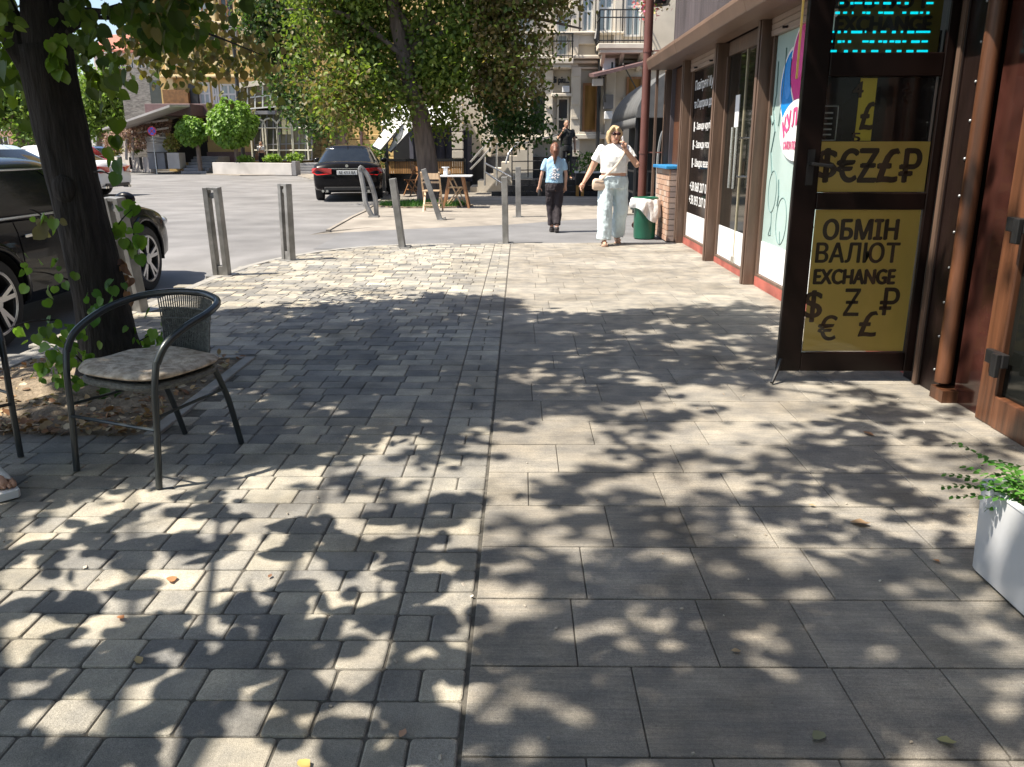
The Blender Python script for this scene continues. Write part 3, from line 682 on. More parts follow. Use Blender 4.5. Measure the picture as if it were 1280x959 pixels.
# ------------------------------------------------------------------ bistro chair (front = -Y)
m_tube = M('dark_green_grey_tube', (.035, .042, .045), .3, metal=.3, var=.15, scale=10, coat=.2)
m_weave = M('woven_plastic', (.13, .135, .125), .55, var=.35, scale=60, bump=.7, bscale=180)
m_cush = M('floral_cushion', (.27, .22, .17), .9, col2=(.60, .53, .44), scale=30, bump=.35, bscale=120, detail=3)
def spl(pts, n=6):
    out = []; P_ = [Vector(p) for p in pts]
    for i in range(len(P_) - 1):
        a = P_[max(0, i - 1)]; b = P_[i]; c = P_[i + 1]; d = P_[min(len(P_) - 1, i + 2)]
        for k in range(n):
            t = k / n; out.append(.5 * ((2 * b) + (c - a) * t + (2 * a - 5 * b + 4 * c - d) * t * t + (3 * b - a - 3 * c + d) * t ** 3))
    out.append(P_[-1]); return out
def bistro(label, loc, rz, cushion=True, group=None):
    t = thing('bistro_chair', label, 'chair', loc, rz, group)
    for s in (1, -1):
        mb = MB(); mb.tube(spl([(s * .245, -.285, .005), (s * .25, -.265, .25), (s * .255, -.255, .43), (s * .262, -.235, .55)]), .0145, 10); mb.build('leg', m_tube, t, smooth=True)
        mb = MB(); mb.tube(spl([(s * .18, .30, .005), (s * .19, .23, .25), (s * .2, .15, .42)]), .0145, 10); mb.build('leg', m_tube, t, smooth=True)
    loop = [(.262, -.235, .54), (.268, -.18, .612), (.275, -.06, .668), (.275, .07, .702), (.22, .19, .728), (.1, .252, .742)]
    full = loop + [(0, .265, .744)] + [(-x, y, z) for x, y, z in reversed(loop)]
    mb = MB(); mb.tube(spl(full, 5), .0165, 10); mb.build('armrest', m_tube, t, smooth=True)
    mb = MB(); ring = [(.235 * math.copysign(abs(math.cos(a)) ** .6, math.cos(a)), .225 * math.copysign(abs(math.sin(a)) ** .6, math.sin(a)) - .03, .425) for a in np.linspace(0, 2 * math.pi, 33)]
    mb.tube(ring, .016, 8); mb.loft([[(x, y, .43) for x, y, z in ring[:-1]], [(x * .99, y * .99, .437) for x, y, z in ring[:-1]]])
    mb.build('seat', m_weave, t, smooth=True)
    mb = MB(); mb.tube([(.248, -.272, .26), (-.248, -.272, .26)], .008, 8)
    mb.tube([(.248, -.265, .31), (.194, .2, .31)], .007, 8); mb.tube([(-.248, -.265, .31), (-.194, .2, .31)], .007, 8); mb.build('stretcher', m_tube, t, smooth=True)
    mb = MB(); A = np.linspace(-.68, .68, 32); solid = []
    for a in A:
        x = .235 * math.sin(a); y = .02 + .22 * math.cos(a)
        x2 = .262 * math.sin(a); y2 = .035 + .228 * math.cos(a)
        mb.tube(spl([(x * .92, y, .43), (x * .97, y + .01, .58), (x2, y2, .728 - .03 * (1 - math.cos(a)))], 3), .0034, 5)
    for z, k in ((.50, .945), (.56, .965), (.62, .985), (.67, 1.01)):
        mb.tube([(.235 * math.sin(a) * k, .02 + .22 * math.cos(a) + .01, z) for a in A], .0036, 5)
    mb.loft([[(.235 * math.sin(a) * .93, .024 + .22 * math.cos(a), .44) for a in A], [(.235 * math.sin(a) * .975, .033 + .22 * math.cos(a), .60) for a in A], [(.235 * math.sin(a) * 1.0, .037 + .222 * math.cos(a), .665) for a in A]], cap=False, close=False)
    mb.build('backrest', m_weave, t)
    if cushion:
        vs = []; fs = []; n = 40; m = 9
        mb = MB(); rings = []
        for i in range(m + 1):
            q = i / m; up = math.sin(q * math.pi)
            ring = []
            for j in range(n):
                a = 2 * math.pi * j / n; rr = (1 if i in (0, m) else 1) * (.02 + .98 * math.sin(math.pi * (q * .98 + .01)) ** .22)
                x = .262 * math.copysign(abs(math.cos(a)) ** .62, math.cos(a)) * rr; y = .252 * math.copysign(abs(math.sin(a)) ** .62, math.sin(a)) * rr - .03
                z = .442 + .055 * q + (.022 * mnoise.noise((x * 9, y * 9, 2)) if i > m / 2 else 0)
                for (tx, ty) in ((.09, .06), (-.09, .06), (.09, -.12), (-.09, -.12)):
                    if i > m / 2: z -= .022 * math.exp(-((x - tx) ** 2 + (y - ty) ** 2) / .002)
                ring.append((x, y, z))
            rings.append(ring)
        mb.loft(rings); o = mb.build('cushion', m_cush, t, smooth='all')
        md = o.modifiers.new('s', 'SUBSURF'); md.levels = 1; md.render_levels = 1
    return t
bistro('dark tubular bistro chair with floral seat cushion beside the tree pit', (-1.648, 3.63, 0), R(-23))
bistro('bistro chair at the left edge of the photo with one dark leg showing', (-2.715, 3.635, 0), R(50), cushion=False)
# ------------------------------------------------------------------ bollards
m_boll = M('raw_steel_bollard', (.30, .295, .285), .5, metal=.45, var=.2, scale=9, bump=.1, dirt=.35)
def bollard(label, loc, rz, h=1.0, tilt=(0, 0), w_=.088, gap=.13, single=False):
    t = thing('bollard', label, 'bollard', loc, rz, 'steel bollards at the crossing'); t.rotation_euler = (tilt[0], tilt[1], rz)
    if single:
        mb = MB(); mb.box(-w_ / 2, w_ / 2, -.03, .03, -.06, h); mb.build('upright', m_boll, t, bevel=.006)
    else:
        for s in (1, -1):
            mb = MB(); mb.box(-w_ / 2, w_ / 2, s * gap / 2 - .03, s * gap / 2 + .03, -.06, h); mb.build('upright', m_boll, t, bevel=.006)
        mb = MB(); mb.box(-w_ / 2 + .01, w_ / 2 - .01, -gap / 2 + .031, gap / 2 - .031, 0, .11); mb.build('foot_block', m_boll, t, bevel=.004)
        mb = MB(); mb.box(-w_ / 2 + .004, w_ / 2 - .004, -gap / 2 + .031, gap / 2 - .031, h - .03, h); mb.lathe((-.02, 0, h - .09), [(.0, .0), (.032, 0), (.032, .04), (0, .04)], 14, 'x')
        mb.build('emblem_cap', m_boll, t, bevel=.003)
    mb = MB(); mb.box(-.12, .12, -.14, .14, -.02, .006); mb.build('base_plate', m_boll, t) if not single else None
    return t
p = G(278, 344); bollard('open framed steel bollard by the road corner with a round emblem under its top', (p.x, p.y, 0), R(80), .98, (0, R(-3)))
p = G(361, 325); bollard('grey steel bollard second from the road corner, its two uprights half overlapping', (p.x, p.y, 0), R(50), .96, (0, R(1)))
p = G(503, 309); bollard('weathered brownish steel bollard leaning left at the edge of the grey pavers', (p.x, p.y, 0), R(2), .98, (R(0), R(-6)))
p = G(632, 304); bollard('steel bollard standing upright at the end of the dark border strip', (p.x, p.y, 0), R(-1), .98, (0, R(-.8)))
p = G(648, 272.5); bollard('slim bluish bollard beyond the crossing in the far shade', (p.x, p.y, .02), 0, 1.0, (0, R(-.5)), .11)
p = G(550, 276); bollard('bluish steel bollard knocked far over in front of the cafe table', (p.x, p.y, .02), R(4), 1.02, (0, R(-17)), .10, .1)
p = G(173, 389); bollard('pale steel bollard half hidden behind the tree trunk beside the black car', (p.x, p.y, 0), R(62), 1.0, (0, R(-6)))
# bent bollard near the black sedan
p = G(466, 273); bb = thing('bent_bollard', 'crashed steel hoop bollard, bent and twisted, beside the black sedan', 'bollard', (p.x, p.y, .02), 0, 'steel bollards at the crossing')
for k, pts in enumerate((((0, 0, 0), (-.13, 0, .28), (-.16, .02, .55), (-.22, .03, .95)), ((.06, .1, 0), (.05, .08, .4), (-.06, .05, .8), (-.18, .04, .96)))):
    mb = MB(); mb.tube(spl(pts, 4), [(.05, .03)] * 13, 6); mb.build('upright', m_boll, bb, smooth=True)
mb = MB(); mb.tube(spl([(-.23, .03, .94), (-.2, .03, 1.0), (-.15, .04, .95)], 3), .04, 6); mb.build('hoop_top', m_boll, bb, smooth=True)
mb = MB(); mb.box(-.08, .12, -.06, .16, -.0, .03); mb.build('base_plate', m_boll, bb)
# ------------------------------------------------------------------ litter bin
p = G(805, 297.5); bn = thing('litter_bin', 'dark green round litter bin with a white plastic liner by the drainpipe', 'bin', (p.x, p.y, 0))
m_green = M('green_bin_paint', (.012, .13, .075), .35, var=.12, scale=5, dirt=.2, coat=.3)
mb = MB(); mb.lathe((0, 0, 0), [(.01, .0), (.165, 0), (.172, .02), (.182, .62), (.188, .63), (.176, .63), (.165, .05), (.01, .04)], 32); mb.build('barrel', m_green, bn, smooth=True)
mb = MB(); mb.lathe((0, 0, 0), [(.186, .6), (.2, .6), (.203, .635), (.19, .645), (.182, .63)], 32); mb.build('rim', m_green, bn, smooth=True)
m_bag = M('white_plastic_bag', (.72, .72, .72), .35, var=.1, scale=6, bump=.6, bscale=14)
rings = []
for i in range(9):
    q = i / 8; ring = []
    for j in range(48):
        a = 2 * math.pi * j / 48; dr = .10 + .09 * max(0, math.cos(a + .7)) ** 1.3 + .05 * max(0, math.cos(a * 2 + 2.4))
        r = .207 + (.035 + .028 * math.sin(a * 7 + q * 3) + .02 * math.sin(a * 13)) * math.sin(q * 2.2) ; z = .652 - dr * q * 1.7 if i else .64
        ring.append(((r if i else .17) * math.cos(a), (r if i else .17) * math.sin(a), z))
    rings.append(ring)
mb = MB(); mb.loft(rings, cap=False); o = mb.build('liner_bag', m_bag, bn, smooth='all')
# ------------------------------------------------------------------ white planter with fern like plant
m_plw = M('white_plastic_planter', (.68, .70, .74), .38, var=.04, scale=3, bump=.02, dirt=.14)
PX0, PX1, PY0, PY1 = 1.54, 1.98, 1.75, 2.62
pl = thing('planter', 'white rectangular plastic planter at the right edge of the pavement', 'planter', (1.76, 2.18, 0))
PO = (1.76, 2.18, 0); mb = MB(PO)
def rect_ring(i, z, r=.03, n=5, b=(PX0, PX1, PY0, PY1)):
    a0, a1, b0, b1 = b[0] + i, b[1] - i, b[2] + i, b[3] - i; pts = []
    for (cx, cy, s) in ((a1 - r, b1 - r, 0), (a0 + r, b1 - r, 1), (a0 + r, b0 + r, 2), (a1 - r, b0 + r, 3)):
        for k in range(n):
            t = math.pi / 2 * (s + k / (n - 1)); pts.append((cx + r * math.cos(t), cy + r * math.sin(t), z))
    return pts
zt = .33
mb.loft([rect_ring(.016, .012), rect_ring(.012, .02), rect_ring(.003, zt - .01), rect_ring(0, zt - .008), rect_ring(0.002, zt), rect_ring(.022, zt), rect_ring(.028, zt - .05)], cap=False)
mb.loft([rect_ring(.03, .012), rect_ring(.032, .0125)]); mb.build('tub', m_plw, pl, smooth=True)
mb = MB(PO); mb.loft([rect_ring(.026, zt - .045), rect_ring(.05, zt - .035)]); mb.build('potting_soil', m_soil, pl)
mb = MB(PO); yc = 2.38
for k in range(3): mb.tube([(PX0 + .012 + .0016 * (k == 1), yc + .07 * math.cos(a) * (1 - .25 * k), .10 + .028 * math.sin(a) * (1 - .3 * k)) for a in np.linspace(0, 6.28, 25)], .0014, 5)
mb.build('embossed_oval', m_plw, pl, smooth=True)
for dx, dy in ((.05, .05), (.38, .05), (.05, .82), (.38, .82)):
    mb = MB(PO); mb.cyl((PX0 + dx, PY0 + dy), .02, 0, .013, 8); mb.build('foot', m_blackm, pl)
m_fern = M_leaf('fern_leaf', .3, .4)
plant = thing('feathery_plant', 'bright green plant with small feathery leaflets growing in the white planter', 'plant', (1.76, 2.2, zt - .04))
base = Vector((1.76, 2.2, zt - .04)); pos = []; tip = []; nrm = []; sz = []; mb = MB(base)
def frond(b, d, L_, droop, n, ls, up=(0, 0, 1)):
    d = Vector(d).normalized(); pts = []; p = Vector(b)
    for i in range(n + 1):
        pts.append(p.copy()); d = (d + Vector((0, 0, -droop / n))).normalized(); p = p + d * (L_ / n)
    mb.tube(pts, [.0022 * (1 - .7 * i / n) for i in range(n + 1)], 5)
    for i in range(2, n + 1):
        t = (pts[i] - pts[i - 1]).normalized(); side = t.cross(Vector(up)).normalized()
        for s in (1, -1):
            pos.append(pts[i]); tip.append(side * s + t * .55 + Vector((0, 0, random.uniform(-.25, .15)))); nrm.append(Vector(up) + Vector((random.gauss(0, .3), random.gauss(0, .3), 0))); sz.append(ls * (1.05 - .6 * abs(i / n - .45)))
for i in range(44):
    a = random.uniform(0, 6.28); b = (random.uniform(1.62, 1.92), random.uniform(1.9, 2.54), zt - .04)
    frond(b, (math.cos(a) * random.uniform(.2, .8), math.sin(a) * random.uniform(.2, .8), random.uniform(.6, 1.3)), random.uniform(.16, .28), random.uniform(.7, 1.8), 11, random.uniform(.026, .036))
for e in ((-.75, .45, .5), (-.8, .2, .35), (-.6, .3, .2), (-.5, .5, .5), (-.5, .2, .6), (-.7, .6, .1)):
    frond((1.62 + random.uniform(0, .1), 2.44 + random.uniform(-.1, .08), zt - .02), e, random.uniform(.22, .3), .6, 13, .03)
N = len(pos)
leaf_obj('leaflets', [tuple(v) for v in pos], [tuple(v) for v in tip], [tuple(v) for v in nrm], sz, tones(N, [(.07, .2, .03), (.1, .27, .045), (.05, .14, .03)]), OVAL, m_fern, plant, base)
mb.build('stems', M('green_stem', (.12, .2, .05), .6), plant)
# ------------------------------------------------------------------ fallen leaves
LEAF_L = [((1062, 654), .075, (.36, .24, .14), 'large curled brown dry leaf lying on the slabs left of the white planter'),
          ((1092, 546), .06, (.26, .15, .09), 'thin rolled brown leaf lying on sunlit slabs near the exchange door'),
          ((1020, 634), .03, (.45, .36, .22), 'small tan leaf scrap between the curled leaf and the exchange door'),
          ((1166, 701), .03, (.42, .2, .08), 'small orange brown leaf next to the planter corner'),
          ((216, 722), .055, (.42, .2, .1), 'reddish brown leaf sliver on the pavers in front of the chair'),
          ((148, 772), .035, (.5, .22, .1), 'rusty red leaf on a grey paver near the lower left'),
          ((176, 832), .04, (.5, .38, .2), 'ochre leaf fragment in the paver joint at lower left'),
          ((336, 724), .022, (.2, .1, .06), 'dark brown leaf crumb on pavers left of the slab line'),
          ((926, 816), .03, (.46, .34, .2), 'pale curled leaf crumb in a sunspot on the slabs'),
          ((1170, 926), .045, (.36, .34, .16), 'yellowish green leaf at the bottom edge of the slabs'),
          ((1030, 918), .05, (.25, .26, .16), 'faded olive leaf lying in the shade at the bottom of the slabs'),
          ((374, 952), .05, (.5, .36, .12), 'yellow leaf at the bottom edge of the pavers'),
          ((500, 924), .03, (.5, .3, .2), 'pinkish leaf scrap on the slab line at the bottom')]
m_fall = M_leaf('fallen_leaf', .1, .7)
CURL = ([(0, 0, 0), (.22, .2, .05), (.34, .5, .12), (.2, .8, .05), (0, 1, .08), (-.16, .75, .03), (-.3, .5, .13), (-.22, .2, .04), (0, .5, .01)], [(0, 1, 2, 8), (2, 3, 4, 8), (4, 5, 6, 8), (6, 7, 0, 8)])
for (pp, s, c, l) in LEAF_L:
    g = G(*pp); a = random.uniform(0, 6.28); pt = np.array([[0, 0, .006]])
    o = leaf_obj('fallen_leaf', pt, [[math.cos(a), math.sin(a), .05]], [[.1, 0, 1]], [s], [c], CURL, m_fall); o.location = (g.x, g.y, 0)
    tag(o, l, 'leaf', 'fallen leaves on the pavement')
# scattered grit
mb = MB()
N = 260
for i in range(N):
    g = (random.uniform(-3.2, 2.35), random.uniform(1.4, 10))
    if in_pit(*g): continue
    s = random.uniform(.003, .009); mb.cbox((g[0], g[1], .003), (s, s * random.uniform(.5, 2.2), .004), (random.random(), random.random(), random.random() * 6))
tag(mb.build('grit_debris', M('pale_grit', (.30, .24, .17), .9, col2=(.5, .47, .42), scale=3)), kind='stuff')
# ------------------------------------------------------------------ cars (front = +Y)
m_paint = M('car_paint', (1, 1, 1), .25, var=.03, scale=3, objcol=True, coat=.3, spec=.1)
m_cglass = M('car_glass', (.010, .012, .013), .03, var=.2, spec=.4)
m_tyre = M('tyre_rubber', (.018, .018, .019), .8, var=.25, scale=20)
m_rim = M('alloy_rim', (.45, .45, .46), .3, metal=.85, var=.1)
m_trim = M('black_plastic_trim', (.02, .02, .021), .55, var=.2)
m_tail = M('red_tail_lamp', (.38, .012, .012), .12, var=.2, coat=.6)
m_plate = M('plate_white', (.7, .72, .74), .4, var=.03)
m_head = M('clear_lamp', (.6, .62, .65), .08, metal=.5)
def catmull(st, n):
    st = np.array(st, float); out = []
    for i in range(len(st) - 1):
        a = st[max(0, i - 1)]; b = st[i]; c = st[i + 1]; d = st[min(len(st) - 1, i + 2)]
        for k in range(n):
            t = k / n; out.append(.5 * (2 * b + (c - a) * t + (2 * a - 5 * b + 4 * c - d) * t * t + (3 * b - a - 3 * c + d) * t ** 3))
    out.append(st[-1]); return np.array(out)
def make_car(name, label, group, color, S, GH, wb, wr, tw, belt_pts, clad=None, fine=4, chrome=True, plate=True):
    """S: stations (y, halfwidth, z_bottom, z_shoulder, z_top); GH: (y_rear_belt, y_rear_roof, y_front_roof, y_front_belt, hw_belt, hw_roof, z_belt, z_roof)"""
    t = thing(name, label, 'car', (0, 0, 0), 0, group)
    st = catmull(S, fine); rings = []
    def sec(s):
        y, w_, zb, zs, zt = s; h = zs - zb
        half = [(0, zb), (w_ * .72, zb), (w_ * .93, zb + .05), (w_ * .985, zb + .2 * h), (w_, zb + .45 * h), (w_ * .995, zb + .68 * h), (w_ * .975, zb + .86 * h), (w_ * .945, zs - .015), (w_ * .90, zs + .012), (w_ * .6, zt - .006), (w_ * .3, zt + .008), (0, zt + .012)]
        return [(x, y, z) for x, z in half] + [(-x, y, z) for x, z in reversed(half[1:-1])]
    rings = [sec(s) for s in st]
    mb = MB(); mb.loft(rings); me_o = mb.build('body', m_paint, None, smooth=True)
    # wheel openings
    cut = MB()
    for yw in wb:
        for s in (1, -1): cut.tube([(s * (tw - .26), yw, wr), (s * (tw + .4), yw, wr)], wr * 1.17, 32)
    co = cut.build('cut', None); bmod = me_o.modifiers.new('b', 'BOOLEAN'); bmod.object = co; bmod.operation = 'DIFFERENCE'; bmod.solver = 'EXACT'
    me = evalmesh(me_o, 'body'); bpy.data.objects.remove(me_o); bpy.data.objects.remove(co)
    me.materials.clear(); me.materials.append(m_paint); me.polygons.foreach_set('use_smooth', [True] * len(me.polygons)); me.set_sharp_from_angle(angle=R(35))
    body = bpy.data.objects.new('body', me); link(body, t); body.color = c4(color)
    # greenhouse
    yrb, yrr, yfr, yfb, hb, hr, zb, zr = GH
    def outline(q):
        y0 = yrb + (yrr - yrb) * q; y1 = yfb + (yfr - yfb) * q; hw = hb + (hr - hb) * (q ** 1.25)
        z = zb + (zr - zb) * math.sin(q * math.pi / 2) ** .92 if False else zb + (zr - zb) * q
        pts = []; n = 72
        for j in range(n):
            a = 2 * math.pi * j / n; c, s = math.cos(a), math.sin(a); e = .30
            x = hw * math.copysign(abs(c) ** e, c); yy = (y0 + y1) / 2 + (y1 - y0) / 2 * math.copysign(abs(s) ** e, s)
            # rear/front narrowing
            f_ = abs((yy - (y0 + y1) / 2) / ((y1 - y0) / 2)); x *= 1 - .10 * f_ ** 3
            bow = (1 - (x / hw) ** 2) * .10
            yy += bow if s > .7 else (-bow * .7 if s < -.7 else 0)
            pts.append((x, yy, z))
        return pts
    Q = [0, .2, .4, .6, .8, .92, 1.0]; ro = [outline(q) for q in Q]
    cap = []
    for k, (sc, dz) in enumerate(((.93, .028), (.8, .05), (.45, .07), (.05, .078))):
        b_ = ro[-1]; ym = sum(p[1] for p in b_) / len(b_); cap.append([(p[0] * sc, ym + (p[1] - ym) * sc, zr + dz) for p in b_])
    mb = MB(); mb.loft([[(p[0] * .98, p[1], p[2] - .08) for p in ro[0]]] + ro + cap); g = mb.build('cabin', m_paint, t, smooth='all'); g.color = c4(color)
    def patch(nm, test, q0, q1, off=.005):
        qs = np.linspace(q0, q1, 5); rr = [outline(q) for q in qs]; n = len(rr[0])
        idx = [j for j in range(n) if test(j, n)]
        # keep in ring order starting after a gap
        stt = next((k for k in range(len(idx)) if (idx[k] - 1) % n not in idx), 0); idx = idx[stt:] + idx[:stt]
        mbp = MB(); R_ = []
        for r in rr:
            row = []
            for j in idx:
                p = Vector(r[j]); a_ = Vector(r[(j - 1) % n]); b_ = Vector(r[(j + 1) % n]); nn = (b_ - a_).cross(Vector((0, 0, 1))); nn.normalize(); row.append(p + nn * off + Vector((0, 0, off * .6)))
            R_.append(row)
        mbp.loft(R_, cap=False, close=False); return mbp.build(nm, m_cglass, t, smooth='all')
    ang = lambda j, n: 360.0 * j / n
    for nm, (a0, a1) in (('windscreen', (58, 122)), ('rear_window', (238, 302))): patch(nm, lambda j, n: a0 < ang(j, n) < a1, .10, .90)
    def yside(j): 
        return outline(.5)[j][1]
    for s in (1, -1):
        for (ya, yb) in belt_pts:
            patch('side_window', lambda j, n: (math.cos(2 * math.pi * j / n) * s > .25) and ya <= yside(j) <= yb, .08, .86)
        if chrome:
            mbp = MB(); sel = [p for p in outline(.04) if p[0] * s > hb * .7]; sel.sort(key=lambda p: p[1]); mbp.tube([(p[0] + s * .008, p[1], p[2]) for p in sel], .011, 6); mbp.build('chrome_strip', m_chrome, t, smooth=True)
            mbp = MB(); sel = [p for p in outline(.90) if p[0] * s > hr * .6]; sel.sort(key=lambda p: p[1]); mbp.tube([(p[0] + s * .006, p[1], p[2]) for p in sel], .009, 6); mbp.build('chrome_strip', m_chrome, t, smooth=True)
    # doors: raised skins of the flank between the wheels
    yA, yB = wb[0] + wr * 1.02, wb[1] - wr * 1.3; ymid = yA + (yB - yA) * .46
    for s in (1, -1):
        for (d0, d1) in ((yA, ymid - .006), (ymid + .006, yB)):
            sel = catmull(S, 16); sel = sel[(sel[:, 0] > d0) & (sel[:, 0] < d1)]
            rows = []
            for q in sel:
                pts = sec(q)[3:8]; rows.append([(s * (p[0] + .005), p[1], p[2]) for p in pts])
            mbp = MB(); mbp.loft(rows, cap=False, close=False); dr = mbp.build('door', m_paint, t, smooth='all'); dr.color = c4(color)
            q = sel[max(0, int(len(sel) * .12))]; pts = sec(q); zz = pts[6][2] - .03
            mbp = MB(); mbp.bar((s * (pts[6][0] + .03), d0 + .10, zz), (s * (pts[6][0] + .03), d0 + .30, zz + .004), .02, .028); mbp.build('handle', m_chrome if chrome else m_trim, dr, bevel=.008)
    # wheels
    for yw in wb:
        for s in (1, -1):
            x = s * (tw - .005); mbp = MB(); o_ = -s
            mbp.lathe((x, yw, wr), [(wr * .70, 0), (wr * .76, s * .012), (wr * .94, s * .004), (wr, o_ * .03), (wr, o_ * .19), (wr * .93, o_ * .215), (wr * .70, o_ * .21)], 36, 'x', cap=False)
            wh = mbp.build('wheel', m_tyre, t, smooth=True)
            mbp = MB(); mbp.lathe((x, yw, wr), [(wr * .72, s * .006), (wr * .68, s * .012), (wr * .64, o_ * .03), (wr * .62, o_ * .17), (.01, o_ * .17)], 36, 'x', cap=False); 
            mbp.build('rim_well', m_trim, wh, smooth=True)
            mbp = MB(); mbp.lathe((x, yw, wr), [(wr * .725, s * .004), (wr * .70, s * .014), (wr * .655, s * .006), (wr * .65, o_ * .03), (wr * .71, o_ * .02)], 36, 'x', cap=False)
            mbp.lathe((x, yw, wr), [(.01, s * .012), (wr * .17, s * .008), (wr * .19, o_ * .04), (.01, o_ * .04)], 20, 'x')
            for k in range(5):
                for da in (-.17, .17):
                    a = 2 * math.pi * k / 5 + .3; a2 = a + da
                    mbp.bar((x - s * .012, yw + wr * .13 * math.cos(a), wr + wr * .13 * math.sin(a)), (x - s * .004, yw + wr * .68 * math.cos(a2), wr + wr * .68 * math.sin(a2)), wr * .10, .025, up=(1, 0, 0))
            mbp.build('rim', m_rim, wh, smooth=True)
            mbp = MB(); n = 26; ra = wr * 1.17; col_ = m_trim if clad else m_paint
            def wat(a): 
                yy = yw + ra * math.cos(a); row = st[np.argmin(abs(st[:, 0] - yy))]; zz = wr + ra * math.sin(a)
                h = row[3] - row[2]; k = (zz - row[2]) / h
                wv = row[1] * np.interp(k, [0, .1, .2, .45, .68, .86, 1], [.9, .95, .985, 1, .995, .975, .93]); return s * (wv + .012), yy, zz
            aa = np.linspace(-.12, math.pi + .12, n)
            if clad:
                outer = []
                mbp.loft([[(wat(a)[0] * k3, yw + ra * k2 * math.cos(a), wr + ra * k2 * math.sin(a)) for a in aa] for k2, k3 in ((.99, .97), (.985, 1.006), (1.03, 1.008), (1.10, 1.003), (1.13, .985))], cap=False, close=False)
                fl = mbp.build('arch_trim', col_ if clad != 'paint' else m_paint, t, smooth='all'); fl.color = c4(color)
            mbp = MB(); mbp.loft([[(s * xx, yw + ra * .995 * math.cos(a), wr + ra * .995 * math.sin(a)) for a in aa] for xx in (tw - .27, tw + .0)], cap=False, close=False)
            mbp.build('wheel_well', m_trim, t)
    # mirrors
    for s in (1, -1):
        mbp = MB(); mbp.sphere((s * (hb + .13), yfb - .42, zb + .07), (.11, .06, .075), 12, 8); mbp.bar((s * (hb - .05), yfb - .40, zb + .03), (s * (hb + .08), yfb - .42, zb + .05), .05, .03); mr = mbp.build('mirror', m_paint, t, smooth='all'); mr.color = c4(color)
    return t, st
def tail_lamp(t, s, pts, d=.03):
    mb = MB(); mb.prism(pts, (0, d, 0)); return mb.build('tail_lamp', m_tail, t, bevel=.012)
# ---- black SUV parked along the kerb
SUV = [(a_, b_, c_ * .97, d_ * .955, e_ * .955) for a_, b_, c_, d_, e_ in [(-2.40, .66, .52, .80, .82), (-2.36, .80, .42, .90, .93), (-2.22, .90, .34, 1.0, 1.03), (-1.9, .955, .28, 1.05, 1.08), (-1.2, .975, .25, 1.06, 1.09), (-.3, .97, .24, 1.05, 1.08), (.6, .97, .24, 1.03, 1.06), (1.15, .97, .24, 1.02, 1.09), (1.6, .96, .25, .98, 1.07), (2.05, .92, .27, .90, .99), (2.30, .84, .31, .79, .86), (2.42, .70, .40, .66, .70)]]
suv, _ = make_car('suv', 'glossy black SUV with chrome window trim parked at the kerb behind the tree trunk', 'cars parked along the street', (.004, .0045, .007), SUV, (-2.28, -1.75, .30, 1.28, .91, .68, 1.01, 1.46), (-1.42, 1.45), .375, .955, ((-1.75, -1.28), (-1.2, -.22), (-.14, .95)), clad='paint')
SUVLOC = (-5.22, 8.10, -.205)
suv.location = SUVLOC
mb = MB()
for s in (1, -1): tail_lamp(suv, s, [(s * .5, -2.40, .80), (s * .86, -2.32, .82), (s * .88, -2.30, .93), (s * .5, -2.37, .93)])
for s in (1, -1):
    mb = MB(); mb.sphere((s * .76, 2.22, .74), (.13, .12, .07), 12, 8); mb.build('headlight', m_head, suv, smooth='all')
# ---- black sedan seen from behind
SED = [(-2.44, .70, .42, .74, .80), (-2.40, .84, .32, .86, .93), (-2.25, .90, .27, .97, 1.04), (-1.9, .925, .24, .985, 1.05), (-1.3, .93, .2, .98, 1.0), (-.3, .93, .2, .96, .98), (.6, .93, .2, .93, .97), (1.15, .93, .2, .91, .98), (1.7, .92, .21, .86, .94), (2.1, .88, .23, .78, .85), (2.36, .76, .29, .66, .70), (2.44, .6, .36, .56, .58)]
SGH = (-1.95, -1.05, .15, 1.2, .87, .60, .985, 1.43)
sed, _ = make_car('sedan', 'black sedan with a pale number plate seen from behind at the far kerb', 'cars parked along the street', (.006, .006, .008), SED, SGH, (-1.42, 1.5), .325, .915, ((-1.5, -.95), (-.88, -.08), (0, .85)), chrome=True)
for s in (1, -1):
    mb = MB(); mb.prism([(s * .40, -2.487, .73), (s * .80, -2.462, .70), (s * .935, -2.33, .76), (s * .935, -2.31, .88), (s * .80, -2.455, .90), (s * .40, -2.482, .87)], (0, .12, 0)); mb.build('tail_lamp', m_tail, sed, bevel=.012)
mb = MB(); mb.box(-.27, .27, -2.475, -2.462, .715, .83); pt = mb.build('number_plate', m_plate, sed, bevel=.004)
mb = MB(); letters(mb, 'АЕ 4713 ВА', (0, -2.478, .772), (1, 0, 0), (0, 0, 1), .44, .075, .02); mb.build('lettering', m_trim, pt)
mb = MB(); mb.box(-.62, .62, -2.47, -2.38, .30, .40); mb.build('bumper_trim', m_trim, sed, bevel=.02)
mb = MB(); mb.box(-.5, .5, -2.465, -2.44, .865, .885); mb.build('chrome_strip', m_chrome, sed, bevel=.004)
mb = MB(); mb.lathe((0, -2.455, .945), [(.001, -.012), (.04, -.012), (.04, .02), (.001, .02)], 16, 'y'); mb.build('emblem', m_chrome, sed)
for s in (.55, .66, -.55, -.66):
    mb = MB(); mb.tube([(s, -2.47, .29), (s, -2.3, .29)], .035, 12); mb.build('exhaust_tip', m_chrome, sed)
mb = MB(); mb.tube([(0, -1.0, 1.49), (0, -1.12, 1.56)], .012, 6); mb.build('aerial', m_trim, sed)
p = G(433, 251); sed.location = (p.x - .28, p.y + 2.2, -.02); sed.rotation_euler.z = R(9)
